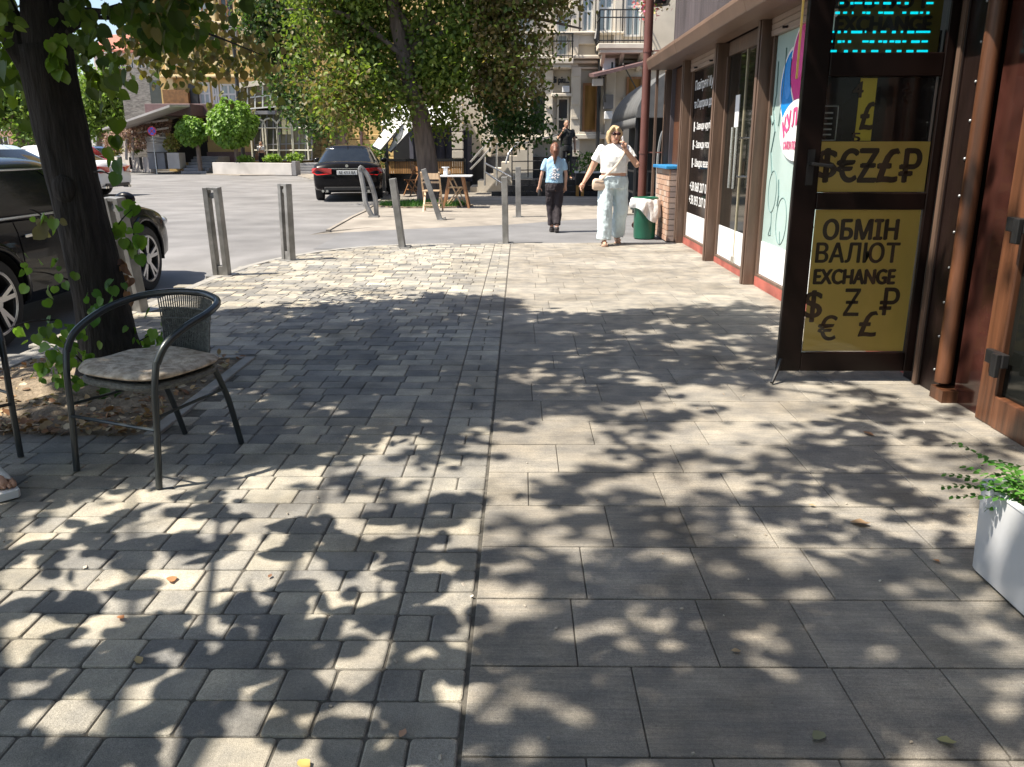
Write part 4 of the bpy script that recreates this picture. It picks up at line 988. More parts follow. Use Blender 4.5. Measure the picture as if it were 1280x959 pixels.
# ---- other cars on the far left
far_cars = [('silver blue hatch roofed car standing beyond the black SUV', (.42, .50, .56), (-13.2, 20.5), 78),
            ('white car side on behind the silver blue car', (.62, .62, .62), (-14.6, 26.0), 84),
            ('red car showing only its roof behind the white car', (.42, .03, .04), (-18.2, 33.0), 70),
            ('small bright red car far up the street right of the tree trunk', (.45, .015, .025), (-24.6, 48.5), 8),
            ('dark blue car parked behind the bright red car', (.06, .10, .2), (-27.6, 56.5), 12),
            ('pale grey car low between the trunk and the road', (.55, .56, .57), (-21.6, 32.5), 65),
            ('dark grey car at the left edge of the street', (.10, .11, .12), (-20.0, 31.0), 80)]
for l, c, (x, y), rz in far_cars:
    o = copy_tree(sed, None, l); o.name = 'parked_car'; o.location = (x, y, -.03); o.rotation_euler.z = R(rz)
    def rec(k):
        for ch in k.children:
            if ch.name.split('.')[0] in ('body', 'cabin', 'door', 'mirror'): ch.color = c4(c)
            rec(ch)
    rec(o)
# ------------------------------------------------------------------ people (facing -Y)
m_skin = M('skin', (.52, .30, .21), .5, var=.08, scale=14)
m_skin2 = M('tanned_skin', (.42, .24, .16), .5, var=.08, scale=14)
def cloth(name, c, **k): return M(name, c, k.pop('rough', .85), var=k.pop('var', .12), scale=k.pop('scale', 7), bump=k.pop('bump', .5), bscale=k.pop('bscale', 16), **k)
def limb(mb, pts, rs, n=12):
    mb.tube(pts, rs, n)
    for p, r in zip(pts, rs):
        q = r if not isinstance(r, (tuple, list)) else (r[0], r[1], min(r)); mb.sphere(p, q if isinstance(q, tuple) else (q, q, q), 12, 8)
def ell_ring(c, rx, ry, n=24): return [(c[0] + rx * math.cos(2 * math.pi * j / n), c[1] + ry * math.sin(2 * math.pi * j / n), c[2]) for j in range(n)]
def hand(ex, w_, d, palm_n, s, curl=.5):
    """palm + five fingers from wrist w_ along d; palm_n = palm normal"""
    d = Vector(d).normalized(); nrm = Vector(palm_n); nrm = (nrm - d * nrm.dot(d)).normalized(); side = d.cross(nrm)
    w_ = Vector(w_); ex.tube([w_ - d * .01 * s, w_ + d * .04 * s, w_ + d * .085 * s], [(.024 * s, .016 * s), (.036 * s, .015 * s), (.036 * s, .012 * s)], 10)
    for i, L_ in enumerate((.068, .078, .072, .056)):
        b = w_ + d * .08 * s + side * (.027 - .018 * i) * s; p1 = b + (d * math.cos(curl * .6) + nrm * math.sin(curl * .6)) * L_ * .45 * s; p2 = p1 + (d * math.cos(curl * 1.6) + nrm * math.sin(curl * 1.6)) * L_ * .33 * s; p3 = p2 + (d * math.cos(curl * 2.5) + nrm * math.sin(curl * 2.5)) * L_ * .25 * s
        ex.tube([b, p1, p2, p3], [.0092 * s, .0086 * s, .0078 * s, .006 * s], 8)
    b = w_ + d * .025 * s + side * .028 * s; p1 = b + (d * .6 + side * .7 + nrm * .25).normalized() * .035 * s; p2 = p1 + (d * .85 + side * .3 + nrm * .4).normalized() * .03 * s
    ex.tube([b, p1, p2], [.012 * s, .0105 * s, .0075 * s], 8)
def figure(label, loc, rz, J, tors, skin, top=None, bottom=None, shoes=None, hair=None, s=1.0, face=True, fat=1.0, vox=.011, hands=None, neck=.056):
    t = thing('person', label, 'person', loc, rz)
    b = MB(); e = MB()
    b.loft([ell_ring(c, rx * .97, ry * .97) for c, rx, ry in tors])
    hd = Vector(J['head']); nk = Vector(J['neck'])
    limb(b, [nk, nk * .4 + hd * .6 + Vector((0, .012, -.02))], [neck * s * 1.1, neck * s])
    b.sphere(hd, (.076 * s, .093 * s, .115 * s), 20, 14); b.sphere(hd + Vector((0, -.03 * s, -.06 * s)), (.056 * s, .06 * s, .06 * s), 14, 10)
    f = Matrix.Rotation(J.get('turn', 0), 4, 'Z')
    def fp(x, y, z): return hd + f @ Vector((x * s, y * s, z * s))
    if face:
        b.sphere(fp(0, -.1, -.028), (.014 * s, .022 * s, .024 * s), 10, 8)
    for sd in (1, -1): b.sphere(fp(sd * .076, .01, -.01), (.01 * s, .022 * s, .032 * s), 10, 8)
    for k in ('l', 'r'):
        sh, el, wr = J['sh' + k], J['el' + k], J['wr' + k]
        limb(b, [sh, el, wr], [.05 * s * fat, .041 * s * fat, .027 * s], 12)
        hp, kn, an = J['hp' + k], J['kn' + k], J['an' + k]; limb(b, [hp, kn, an], [.08 * s * fat, .055 * s * fat, .038 * s], 12)
        an = Vector(an); to = Vector(J['to' + k]); limb(b, [an + Vector((0, .02, -.03)) * s, to], [.034 * s, .026 * s], 10)
        d = (Vector(wr) - Vector(el)); h_ = (hands or {}).get(k, {})
        hand(e, wr, h_.get('d', d), h_.get('n', (-1 if k == 'l' else 1, -.3, 0)), s, h_.get('curl', .5))
    fuse(b, 'body', skin, t, vox, 3, extra=e)
    if face:
        fb = MB()
        for sd in (1, -1): fb.sphere(fp(sd * .031, -.085, .012), (.011 * s, .007 * s, .006 * s), 8, 6)
        fb.build('eye', M('eye_dark', (.05, .04, .035), .2), t, smooth='all')
        fb = MB(); fb.sphere(fp(0, -.0885, -.068), (.024 * s, .008 * s, .008 * s), 10, 6); fb.build('mouth', M('lips', (.42, .12, .11), .4), t, smooth='all')
    if top:
        c = MB(); c.loft([ell_ring(q[0], q[1] * top.get('ease', 1.06) + .006, q[2] * top.get('ease', 1.06) + .008) for q in tors if q[0][2] >= top['hem']])
        for k in ('l', 'r'):
            sh, el = Vector(J['sh' + k]), Vector(J['el' + k]); e_ = sh.lerp(el, top.get('sleeve', .55)); c.tube([sh.lerp(el, -.08), sh.lerp(e_, .5), e_], [.056 * s * fat, .060 * s * fat * top.get('puff', 1), .060 * s * fat * top.get('puff', 1)], 14); c.sphere(sh, .057 * s * fat, 12, 8)
        fuse(c, 'top', top['mat'], t, vox, 2, wrinkle=.009)
    if bottom:
        c = MB(); c.loft([ell_ring(q[0], q[1] * 1.03 + .008, q[2] * 1.03 + .010) for q in tors if q[0][2] <= bottom['waist']])
        r0, r1, r2 = bottom['r']
        for k in ('l', 'r'):
            hp, kn, an = Vector(J['hp' + k]), Vector(J['kn' + k]), Vector(J['an' + k]); en = kn.lerp(an, bottom.get('end', .95))
            c.tube([hp + Vector((0, 0, .04)), hp.lerp(kn, .35), kn, kn.lerp(en, .5), en], [r0 * s, (r0 * .9 + r1 * .1) * s, r1 * s, (r1 + r2) / 2 * s, r2 * s], 16)
            c.sphere(kn, r1 * s, 12, 8)
        fuse(c, 'trousers', bottom['mat'], t, vox, 2, wrinkle=.013)
    if shoes:
        for k in ('l', 'r'):
            an, to = Vector(J['an' + k]), Vector(J['to' + k]); d = (to - an); d.z = 0; d.normalize(); z0 = min(an.z - .075 * s, to.z - .028 * s)
            c = MB(); heel = an - d * .055 * s; tip_ = to + d * .035 * s; sd = Vector((0, 0, 1)).cross(d)
            def so(hw1, hw2, z_a, z_b):
                P1 = []
                for q, hw in ((0, .6), (.15, .95), (.5, .85), (.78, 1.1), (.95, .7), (1, .3)): P1.append((q, hw))
                l_ = [heel.lerp(tip_, q) + sd * .042 * s * hw for q, hw in P1] + [heel.lerp(tip_, q) - sd * .042 * s * hw for q, hw in reversed(P1)]
                return [[Vector((p.x, p.y, z_a + (an.z - .08 * s - z0) * 0)) for p in l_], [Vector((p.x, p.y, z_b)) for p in l_]]
            base_z = an.z - .085 * s
            if shoes.get('tilt'): base_z = an.z - .10 * s
            l2 = so(1, 1, max(0.002, base_z), max(.002, base_z) + .03 * s); c.loft(l2)
            if shoes.get('closed', True): c.sphere(heel.lerp(tip_, .75) + Vector((0, 0, 0)) - Vector((0, 0, heel.z - base_z - .035 * s)), (.045 * s, .075 * s, .035 * s), 12, 8); c.sphere(Vector((an.x, an.y, base_z + .05 * s)), (.046 * s, .06 * s, .05 * s), 12, 8)
            else: c.tube([heel.lerp(tip_, .7) + sd * .042 * s + Vector((0, 0, base_z + .03 - heel.z)), heel.lerp(tip_, .66) + Vector((0, 0, base_z + .075 - heel.z)), heel.lerp(tip_, .7) - sd * .042 * s + Vector((0, 0, base_z + .03 - heel.z))], [(.02, .012)] * 3, 8); c.tube([an + sd * .04 * s + Vector((0, 0, -.05)), an - d * .05 * s + Vector((0, 0, -.01)), an - sd * .04 * s + Vector((0, 0, -.05))], .012, 6)
            c.build('shoe', shoes['mat'], t, smooth=True, bevel=.004)
    if hair: hair(t, hd, s, f)
    return t, fp
def torso(c, hs): return [((x, y, z), rx, ry) for (x, y, z, rx, ry) in hs]
# ---- woman on the phone, walking towards the camera
p = G(764, 306)
J = dict(head=(.0, -.02, 1.575), neck=(0, .01, 1.43), turn=R(4),
         shr=(-.185, .01, 1.375), elr=(-.315, .045, 1.105), wrr=(-.44, -.03, .90), shl=(.185, .01, 1.375), ell=(.325, -.06, 1.16), wrl=(.135, -.135, 1.375),
         hpr=(-.108, 0, .88), knr=(-.128, -.10, .50), anr=(-.125, -.12, .09), tor=(-.135, -.27, .035), hpl=(.108, 0, .88), knl=(.128, .03, .48), anl=(.115, .18, .13), tol=(.11, .06, .035))
T = torso(0, [(0, .005, .82, .195, .15), (0, .0, .90, .205, .155), (0, -.005, 1.0, .19, .15), (0, -.01, 1.045, .185, .148), (0, -.01, 1.07, .183, .147), (0, -.01, 1.12, .182, .145), (0, -.02, 1.2, .19, .15), (0, -.02, 1.28, .195, .145), (0, 0, 1.36, .19, .11), (0, .01, 1.42, .12, .08), (0, .01, 1.45, .07, .06)])
m_blond = M('blond_hair', (.46, .33, .185), .45, var=.4, scale=30, stretch=(1, 1, .15), bump=.5, bscale=60)
def hair_w(t, hd, s, f):
    c = MB(); c.sphere(hd + Vector((0, .018, .03)), (.088, .098, .105), 18, 12)
    for a in np.linspace(R(25), R(155), 9):
        q = hd + Vector((.088 * math.cos(a), .03 + .085 * math.sin(a) * 1, 0)); c.tube([q + Vector((0, 0, .06)), q + Vector((.015 * math.cos(a), .0, -.05)), q + Vector((.0, .0, -.125))], [.028, .032, .018], 8)
    for sx in (1, -1): c.tube([hd + Vector((sx * .03, -.075, .105)), hd + Vector((sx * .083, -.045, .04)), hd + Vector((sx * .092, -.005, -.06)), hd + Vector((sx * .085, .02, -.12))], [.02, .022, .026, .016], 8)
    fuse(c, 'hair', m_blond, t, .01, 2, wrinkle=.008)
wm, fp = figure('woman in white cropped T-shirt and pale wide jeans walking towards us while phoning', (p.x, p.y, 0), R(3), J, T, m_skin,
    dict(mat=cloth('white_tshirt', (.78, .78, .77)), hem=1.035, sleeve=.62, ease=1.03, puff=1.02), dict(mat=cloth('pale_blue_denim', (.52, .62, .66), bump=.7, bscale=9), waist=1.01, r=(.112, .106, .108), end=1.0),
    dict(mat=M('tan_sandal', (.45, .3, .22), .6), closed=False), hair_w, fat=1.16, hands=dict(l=dict(d=(-.25, -.1, 1), n=(-.8, .5, 0), curl=.75), r=dict(curl=.6)))
mb = MB()
for sx in (1, -1): mb.sphere(fp(sx * .033, -.095, .012), (.031, .012, .024), 12, 8)
mb.bar(fp(-.06, -.088, .02), fp(.06, -.088, .02), .008); mb.bar(fp(-.066, -.08, .018), fp(-.08, .01, .012), .006); mb.bar(fp(.066, -.08, .018), fp(.08, .01, .012), .006)
mb.build('sunglasses', M('dark_red_lens', (.03, .008, .008), .08), wm, smooth='all')
mb = MB(); mb.tube(spl([(.16, .03, 1.42), (.12, -.13, 1.33), (.0, -.185, 1.15), (-.13, -.165, 1.02), (-.2, -.1, .94)], 4), [(.016, .006)] * 17, 6); strap = mb.build('strap', cloth('cream_strap', (.62, .52, .42)), wm, smooth=True)
ph = thing('phone', 'pale phone held to the ear of the woman in the white T-shirt', 'phone', (p.x + .10, p.y - .10, 1.47))
mb = MB(); mb.cbox((0, .02, .01), (.012, .075, .15), (R(-12), 0, R(18))); mb.build('phone_case', m_white, ph, bevel=.005)
bg_ = thing('shoulder_bag', 'cream shoulder bag hanging at the hip of the woman in pale jeans', 'bag', (p.x - .2, p.y - .09, .80))
mb = MB(); mb.loft([ [(x * .115 * k, y * .05 * k, z) for x, y in [(math.copysign(abs(math.cos(a)) ** .6, math.cos(a)), math.copysign(abs(math.sin(a)) ** .6, math.sin(a))) for a in np.linspace(0, 2 * math.pi, 25)[:-1]]] for z, k in ((0, .75), (.02, .98), (.09, 1.03), (.14, .95), (.165, .7))]); mb.build('bag_body', cloth('cream_leather', (.62, .47, .36), rough=.55, bump=.15), bg_, smooth=True)
mb = MB(); mb.tube([(-.09, -.05, .135), (0, -.058, .14), (.09, -.05, .135)], .004, 6); mb.build('zip', m_chrome, bg_)
# ---- youngster seen from behind
p = G(692, 289.5)
J = dict(head=(.0, .0, 1.37), neck=(0, .01, 1.25), shr=(-.15, .01, 1.19), elr=(-.2, .0, .97), wrr=(-.19, -.05, .77), shl=(.15, .01, 1.19), ell=(.215, .02, .96), wrl=(.255, -.03, .76),
         hpr=(-.075, 0, .76), knr=(-.07, -.03, .42), anr=(-.05, .10, .10), tor=(-.05, -.02, .03), hpl=(.075, 0, .76), knl=(.06, -.06, .43), anl=(.03, -.04, .085), tol=(.03, -.18, .03))
T = torso(0, [(0, 0, .70, .13, .10), (0, 0, .78, .138, .105), (0, 0, .83, .132, .10), (0, 0, .88, .128, .095), (0, 0, .98, .125, .095), (0, 0, 1.1, .132, .095), (0, 0, 1.18, .13, .08), (0, .01, 1.23, .09, .07), (0, .01, 1.26, .06, .055)])
m_red = M('auburn_hair', (.135, .055, .03), .45, var=.4, scale=30, stretch=(1, 1, .15), bump=.5, bscale=60)
def hair_k(t, hd, s, f):
    c = MB(); c.sphere(hd + Vector((0, .018, .02)), (.084 * .95, .095 * .95, .11 * .95), 18, 12)
    c.sphere(hd + Vector((0, .03, -.04)), (.074, .07, .07), 14, 10); c.tube([hd + Vector((0, .085, .04)), hd + Vector((0, .135, -.02)), hd + Vector((.0, .13, -.14)), hd + Vector((.008, .11, -.235))], [.04, .046, .038, .012], 10); fuse(c, 'hair', m_red, t, .01, 2, wrinkle=.008)
kd, fp = figure('youngster with auburn ponytail in light blue T-shirt and black trousers walking away', (p.x, p.y, -.01), R(180), J, T, m_skin,
    dict(mat=cloth('light_blue_tshirt', (.33, .52, .68)), hem=.79, sleeve=.68, ease=1.12, puff=1.12), dict(mat=cloth('black_trousers', (.022, .016, .02), bump=.8), waist=.86, r=(.088, .075, .07), end=.9),
    dict(mat=M('dark_shoe', (.03, .025, .025), .6)), hair_k, s=.93, fat=.78, hands=dict(l=dict(curl=.9, n=(0, -1, 0)), r=dict(curl=.6)))
mb = MB()
for i in range(34):
    a = random.uniform(0, 6.28); r_ = random.uniform(.01, .09); c = (r_ * math.cos(a), .124 + .0, 1.0 + 1.2 * r_ * math.sin(a)); mb.sphere((c[0], c[1] - .22 * abs(c[0]) ** 1.3, c[2]), (.016, .006, .010), 6, 4)
mb.build('print', M('pale_shirt_print', (.7, .68, .7), .8), kd)
bt = thing('bottle', 'small dark bottle in the hand of the youngster in the blue T-shirt', 'bottle', (p.x - .25, p.y + .05, .60))
mb = MB(); mb.lathe((0, 0, 0), [(.001, 0), (.026, 0), (.028, .01), (.028, .10), (.012, .13), (.012, .15), (.001, .15)], 14); mb.build('bottle_body', m_blackm, bt, smooth=True)
# ---- man in dark clothes on the steps, phone at his ear
p = W(707, 224, 26.3)
J = dict(head=(.0, -.01, 1.62), neck=(0, .01, 1.47), shr=(-.2, .01, 1.42), elr=(-.27, -.06, 1.17), wrr=(-.12, -.14, 1.42), shl=(.2, .01, 1.42), ell=(.26, .02, 1.13), wrl=(.27, -.02, .88),
         hpr=(-.1, 0, .9), knr=(-.12, -.02, .49), anr=(-.13, .02, .085), tor=(-.15, -.15, .03), hpl=(.1, 0, .9), knl=(.12, -.02, .49), anl=(.13, .02, .085), tol=(.16, -.15, .03))
T = torso(0, [(0, 0, .82, .165, .125), (0, 0, .92, .17, .13), (0, 0, 1.0, .165, .13), (0, 0, 1.1, .165, .13), (0, 0, 1.25, .18, .135), (0, 0, 1.38, .19, .11), (0, .01, 1.45, .12, .08), (0, .01, 1.48, .07, .06)])
m_buzz = M('cropped_grey_hair', (.08, .07, .06), .8)
def hair_m(t, hd, s, f):
    c = MB(); c.sphere(hd + Vector((0, .02, .035)), (.078, .09, .092), 16, 10); fuse(c, 'hair', m_buzz, t, .012, 1)
figure('man in black short sleeved shirt and trousers telephoning on the steps', (p.x, p.y, p.z), R(8), J, T, m_skin2, dict(mat=cloth('black_shirt', (.016, .017, .018)), hem=.95, sleeve=.6, ease=1.05),
    dict(mat=cloth('charcoal_trousers', (.025, .027, .03)), waist=1.0, r=(.095, .075, .065), end=.93), dict(mat=M('black_shoe', (.015, .015, .015), .5)), hair_m, vox=.014, hands=dict(r=dict(d=(.3, .1, 1), n=(1, .5, 0), curl=.8)))
MANZ = p.z; MANP = p
# ---- distant person by the conservatory
p = W(327, 207, 48.5)
figure('distant person with white top and black trousers before the glazed conservatory', (p.x, 48.6, .0), R(60), J, T, m_skin2, dict(mat=cloth('white_work_shirt', (.6, .6, .6)), hem=1.2, sleeve=.9), dict(mat=cloth('black_apron', (.01, .01, .012)), waist=1.15, r=(.1, .09, .08), end=.95),
    dict(mat=M('black_shoe', (.015, .015, .015), .5)), hair_m, vox=.02)
# ---- seated person mostly outside the left edge: white open toed shoe in view
q = G(12, 625)
J = dict(head=(.0, -.02, 1.22), neck=(0, .02, 1.06), shr=(-.18, .02, 1.0), elr=(-.23, -.06, .73), wrr=(-.14, -.28, .62), shl=(.18, .02, 1.0), ell=(.23, -.06, .73), wrl=(.14, -.28, .62),
         hpr=(-.1, .0, .53), knr=(-.13, -.43, .52), anr=(-.12, -.46, .10), tor=(-.12, -.62, .04), hpl=(.1, 0, .53), knl=(.10, -.44, .52), anl=(.06, -.60, .115), tol=(.045, -.76, .06))
T = torso(0, [(0, 0, .46, .17, .14), (0, 0, .55, .185, .15), (0, .02, .66, .165, .13), (0, .02, .8, .17, .13), (0, .02, .95, .18, .11), (0, .02, 1.03, .12, .08), (0, .02, 1.06, .07, .06)])
SEAT = Vector((-2.62, 3.62, 0)); rz = R(20); 
st_, fp = figure('person seated at the left edge, only toes in a white open shoe showing', (-2.75, 3.63, .0), R(50), J, T, m_skin2, dict(mat=cloth('grey_top', (.2, .2, .22)), hem=.5, sleeve=.6), dict(mat=cloth('dark_trousers', (.03, .03, .04)), waist=.58, r=(.1, .07, .052), end=.72), None, hair_m, vox=.012)

# the white open shoe on the forward foot
m_shoe = M('white_shoe_leather', (.74, .74, .72), .45, var=.04)
for an, to in ((Vector((.06, -.60, 0)), Vector((.042, -.805, 0))), (Vector((-.12, -.45, 0)), Vector((-.12, -.655, 0)))):
    mb = MB(); d = (to - an).normalized(); sd = Vector((-d.y, d.x, 0))
    def sole(z, k): 
        L0 = an - d * .05; L1 = to + d * .012; return [tuple(L0.lerp(L1, q) + sd * (.05 * w_ * k) + Vector((0, 0, z))) for q, w_ in ((0, .55), (.12, .85), (.5, .8), (.8, 1.05), (.95, 1.0), (1, .8))] + [tuple(L0.lerp(L1, q) - sd * (.05 * w_ * k) + Vector((0, 0, z))) for q, w_ in ((1, .8), (.95, 1.0), (.8, 1.05), (.5, .8), (.12, .85), (0, .55))]
    mb.loft([sole(.006, .96), sole(.012, 1), sole(.034, 1), sole(.04, .96)]); sho = mb.build('shoe', m_shoe, st_, smooth=True, bevel=.003)
    mb = MB(); a_ = np.linspace(0, math.pi, 11)
    mb.loft([[tuple(an.lerp(to, q) + sd * (r_ * math.cos(t)) + Vector((0, 0, .036 + h_ * math.sin(t)))) for t in a_] for q, r_, h_ in ((.25, .046, .075), (.5, .05, .062), (.72, .053, .046))], cap=False, close=False)
    o = mb.build('upper', m_shoe, sho, smooth='all'); md = o.modifiers.new('s', 'SOLIDIFY'); md.thickness = .006
    for i in range(5):
        mb = MB(); c = an.lerp(to, .86 - .035 * abs(i - 1)) + sd * (.036 - .018 * i) * 1; q = c - d * .04; r_ = .0125 if i == 0 else .0095 - .0006 * i
        mb.tube([q + Vector((0, 0, .058)), c + Vector((0, 0, .056)), c + d * .018 + Vector((0, 0, .05))], [r_, r_ * 1.1, r_ * .7], 10); mb.build('toe', m_skin2, st_, smooth='all')
# ------------------------------------------------------------------ trees
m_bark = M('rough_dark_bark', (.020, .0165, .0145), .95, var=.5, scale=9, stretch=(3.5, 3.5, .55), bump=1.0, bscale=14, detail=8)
m_bark2 = M('grey_bark', (.15, .115, .095), .95, var=.3, scale=5, stretch=(3, 3, .5), bump=.8, bscale=9, detail=8)
m_leaf = M_leaf('linden_leaf', .4, .4)
m_leaf2 = M_leaf('crown_leaf', .4, .5)
GREENS = [(.065, .13, .022), (.085, .165, .03), (.05, .10, .02), (.11, .19, .035)]
BROWN = [(.15, .10, .035), (.19, .12, .05), (.12, .10, .03)]
def barkwob(seed):
    def f(i, j): return 1 + .10 * mnoise.noise((i * .35 + seed, math.cos(j * .6) * 2, math.sin(j * .6) * 2 + seed))
    return f
def ridged_trunk(mb, pts, rs, n=40, seed=0, amp=.05):
    def f(i, j):
        a = 2 * math.pi * j / n
        return 1 + amp * mnoise.noise((math.cos(a) * 9, math.sin(a) * 9, i * .22 + seed)) + amp * 1.4 * mnoise.noise((math.cos(a) * 3, math.sin(a) * 3, i * .10 + seed))
    mb.tube(pts, rs, n, wob=f)
# ---- near linden by the kerb
NT = Vector((-2.55, 5.0, 0)); near = thing('linden_tree', 'dark trunked linden tree leaning over the parked SUV, low leaves hanging at upper left', 'tree', NT)
mb = MB(NT)
zz = np.linspace(-.05, 1.95, 44)
def tr(z): return .138 + .10 * math.exp(-max(z, 0) / .16) + .012 * (1 - z / 2)
ridged_trunk(mb, [(NT.x + .02 - .075 * z + .012 * math.sin(z * 3), NT.y, z) for z in zz], [tr(z) for z in zz], 56, 1, .06)
mb.sphere((NT.x - .07, NT.y - .12, 1.17), (.07, .05, .09), 12, 8)
main = spl([(NT.x - .12, NT.y, 1.75), (NT.x - .08, NT.y, 2.3), (NT.x + .12, NT.y + .05, 3.1), (NT.x + .1, NT.y + .2, 4.6), (NT.x + .3, NT.y + .1, 6.5)], 8)
mb.tube(main, [.135 - .09 * i / len(main) for i in range(len(main))], 20, wob=barkwob(4))
br = spl([(NT.x - .14, NT.y, 1.7), (NT.x - .32, NT.y - .02, 2.1), (NT.x - .6, NT.y - .1, 2.7), (NT.x - 1.3, NT.y - .2, 3.6), (NT.x - 1.8, NT.y, 5)], 8)
mb.tube(br, [.10 - .06 * i / len(br) for i in range(len(br))], 14, wob=barkwob(9))
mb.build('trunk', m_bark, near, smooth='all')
def limbs(tree, base, targets, off, r0=.05, mat=None):
    mb = MB(off)
    for tg in targets:
        a = Vector(base) + Vector((random.gauss(0, .05), random.gauss(0, .05), random.uniform(-.3, .6))); b = Vector(tg); mid = a.lerp(b, .5) + Vector((random.gauss(0, .2), random.gauss(0, .2), random.uniform(.0, .35)))
        P_ = spl([a, mid, b], 6); mb.tube(P_, [r0 * (1 - .85 * i / (len(P_) - 1)) for i in range(len(P_))], 7)
    return mb.build('limb', mat or m_bark, tree, smooth='all')
# leaf density wanted on the ground decides where foliage hangs in the crowns
def inpoly(x, y, P_):
    c = False; n = len(P_); j = n - 1
    for i in range(n):
        if (P_[i][1] > y) != (P_[j][1] > y) and x < (P_[j][0] - P_[i][0]) * (y - P_[i][1]) / (P_[j][1] - P_[i][1]) + P_[i][0]: c = not c
        j = i
    return c
ZONES = [([(-120, 462), (108, 470), (100, 545), (-120, 548)], .55),   # pixels of the photograph where the ground lies in deep / broken shade -> leaf layers above along the sun's rays
    ([(205, 402), (330, 386), (420, 384), (500, 378), (560, 368), (640, 378), (640, 400), (622, 480), (604, 548), (500, 548), (380, 566), (330, 585), (240, 600), (150, 592), (60, 650), (-120, 660), (-120, 520), (40, 440), (150, 400)], 4.6),
    ([(640, 392), (720, 396), (900, 382), (985, 395), (985, 470), (830, 482), (760, 500), (617, 530), (625, 480)], 2.8),
    ([(617, 530), (760, 500), (830, 482), (1000, 470), (1000, 520), (900, 560), (760, 560), (610, 556)], .5),
    ([(330, 590), (500, 552), (604, 552), (760, 560), (800, 600), (700, 650), (590, 690), (450, 640), (200, 660), (240, 610)], .42),
    ([(985, 440), (1300, 470), (1300, 590), (1180, 590), (1000, 560)], .8),
    ([(760, 560), (1000, 540), (1200, 600), (1220, 720), (590, 720), (600, 650), (700, 650), (800, 600)], 1.15),
    ([(590, 720), (1300, 720), (1300, 1000), (540, 1000)], 2.3),
    ([(-120, 650), (200, 660), (450, 640), (590, 690), (585, 760), (-120, 800)], .62),
    ([(-120, 800), (300, 770), (585, 745), (540, 1000), (-120, 1000)], 1.0)]
def want(px, py):
    for P_, d in ZONES:
        if inpoly(px, py, P_): return d
    return 0.0
def lift(g, z): return Vector((g[0], g[1], 0)) - LT * (z / -LT.z)
pos = {0: [], 1: []}; lt = {0: [], 1: []}; ln = {0: [], 1: []}; lz = {0: [], 1: []}; clus = {0: [], 1: []}
A_LEAF = .0047; per = 20
cells = .12
gx = np.arange(-4.2, 2.9, cells); gy = np.arange(.3, 9.2, cells)
for x in gx:
    for y in gy:
        zc_ = y * math.cos(PITCH) + H * math.sin(PITCH)
        if zc_ < .35: continue
        px, py = proj((x, y, 0)); d = want(px, py) if py < 1000 else 1.0
        d += 0
        if d <= 0: continue
        lam = d * cells * cells / (A_LEAF * per * .80)
        for _ in range(rng.poisson(lam)):
            g = (x + random.random() * cells, y + random.random() * cells)
            lowz = 1.95 if py > 640 and px < 600 else (4.2 if px > 590 else 2.5)
            hi = 3.3 if (py > 640 and px < 600) else (9.0 if px > 590 else 6.2)
            for tryn in range(12):
                z = lowz + (hi - lowz) * random.random() ** 1.2
                c = lift(g, z)
                if c.z > 1.4 + .168 * max(c.y, .2) + .22: break
            else: continue
            k = 0 if c.y > 2.9 else 1
            clus[k].append(c)
            ax = Vector((random.gauss(0, 1), random.gauss(0, 1), random.gauss(-.2, .35))).normalized(); L_ = random.uniform(.25, .5)
            near_l = py > 640 and px < 600; np_ = 8 if near_l else per; sp_ = .07 if near_l else .06
            for i in range(np_):
                q = c + ax * (i / np_ - .5) * L_ + Vector((random.gauss(0, sp_), random.gauss(0, sp_), random.gauss(0, sp_)))
                if q.z < 1.4 + .16 * max(q.y, .2) + .1: continue
                pos[k].append(q); lt[k].append((random.gauss(0, 1), random.gauss(0, 1), random.gauss(-.45, .3))); ln[k].append((random.gauss(0, .4), random.gauss(0, .4), 1)); lz[k].append(random.uniform(.10, .165) if near_l else random.uniform(.065, .115))
# hanging low foliage of the near tree that the photograph shows at upper left
def vis(pxr, pyr, Y0, Y1, n, sz, pal, jit=.25, k=0, group=7, spread=.05):
    cols = []
    i = 0
    while i < n:
        u, v = random.uniform(*pxr), random.uniform(*pyr); Y = random.uniform(Y0, Y1); c = W(u, v, Y)
        for _ in range(group):
            q = c + Vector((random.gauss(0, spread), random.gauss(0, spread), random.gauss(0, spread))); V_.append(q); VT.append((random.gauss(0, .5), random.gauss(0, .5), random.gauss(-1, .35))); VN.append((random.gauss(0, .6), random.gauss(-.6, .6), random.gauss(.5, .4))); VS.append(random.uniform(*sz) * .86 * random.choice((1, 1, .8, .65))); VC.append(np.array(random.choice(pal)) * random.uniform(1 - jit, 1 + jit)); i += 1
V_ = []; VT = []; VN = []; VS = []; VC = []
NG = [(.11, .165, .02), (.14, .20, .03), (.08, .13, .018), (.062, .105, .018)]
DG = [(.06, .105, .018), (.08, .125, .02), (.05, .085, .016)]
BRN = [(.14, .12, .035), (.17, .13, .05), (.10, .105, .03), (.2, .15, .075), (.12, .12, .04)]
vis((-60, 34), (-70, 118), 4.3, 5.6, 380, (.07, .115), NG, spread=.10)
vis((0, 60), (-60, 30), 4.4, 5.2, 90, (.07, .11), NG, spread=.08)
vis((92, 122), (-60, 96), 4.4, 5.3, 150, (.07, .105), DG, spread=.05)
vis((104, 150), (70, 106), 4.4, 5.2, 40, (.07, .11), NG, spread=.05)
vis((160, 250), (-60, 40), 4.6, 5.6, 250, (.07, .115), DG + BRN[:1], spread=.07)
vis((150, 262), (20, 84), 6.5, 8.0, 620, (.05, .085), BRN + DG[:1], spread=.12)
vis((220, 335), (58, 98), 6.5, 8.2, 330, (.05, .085), BRN, spread=.10)
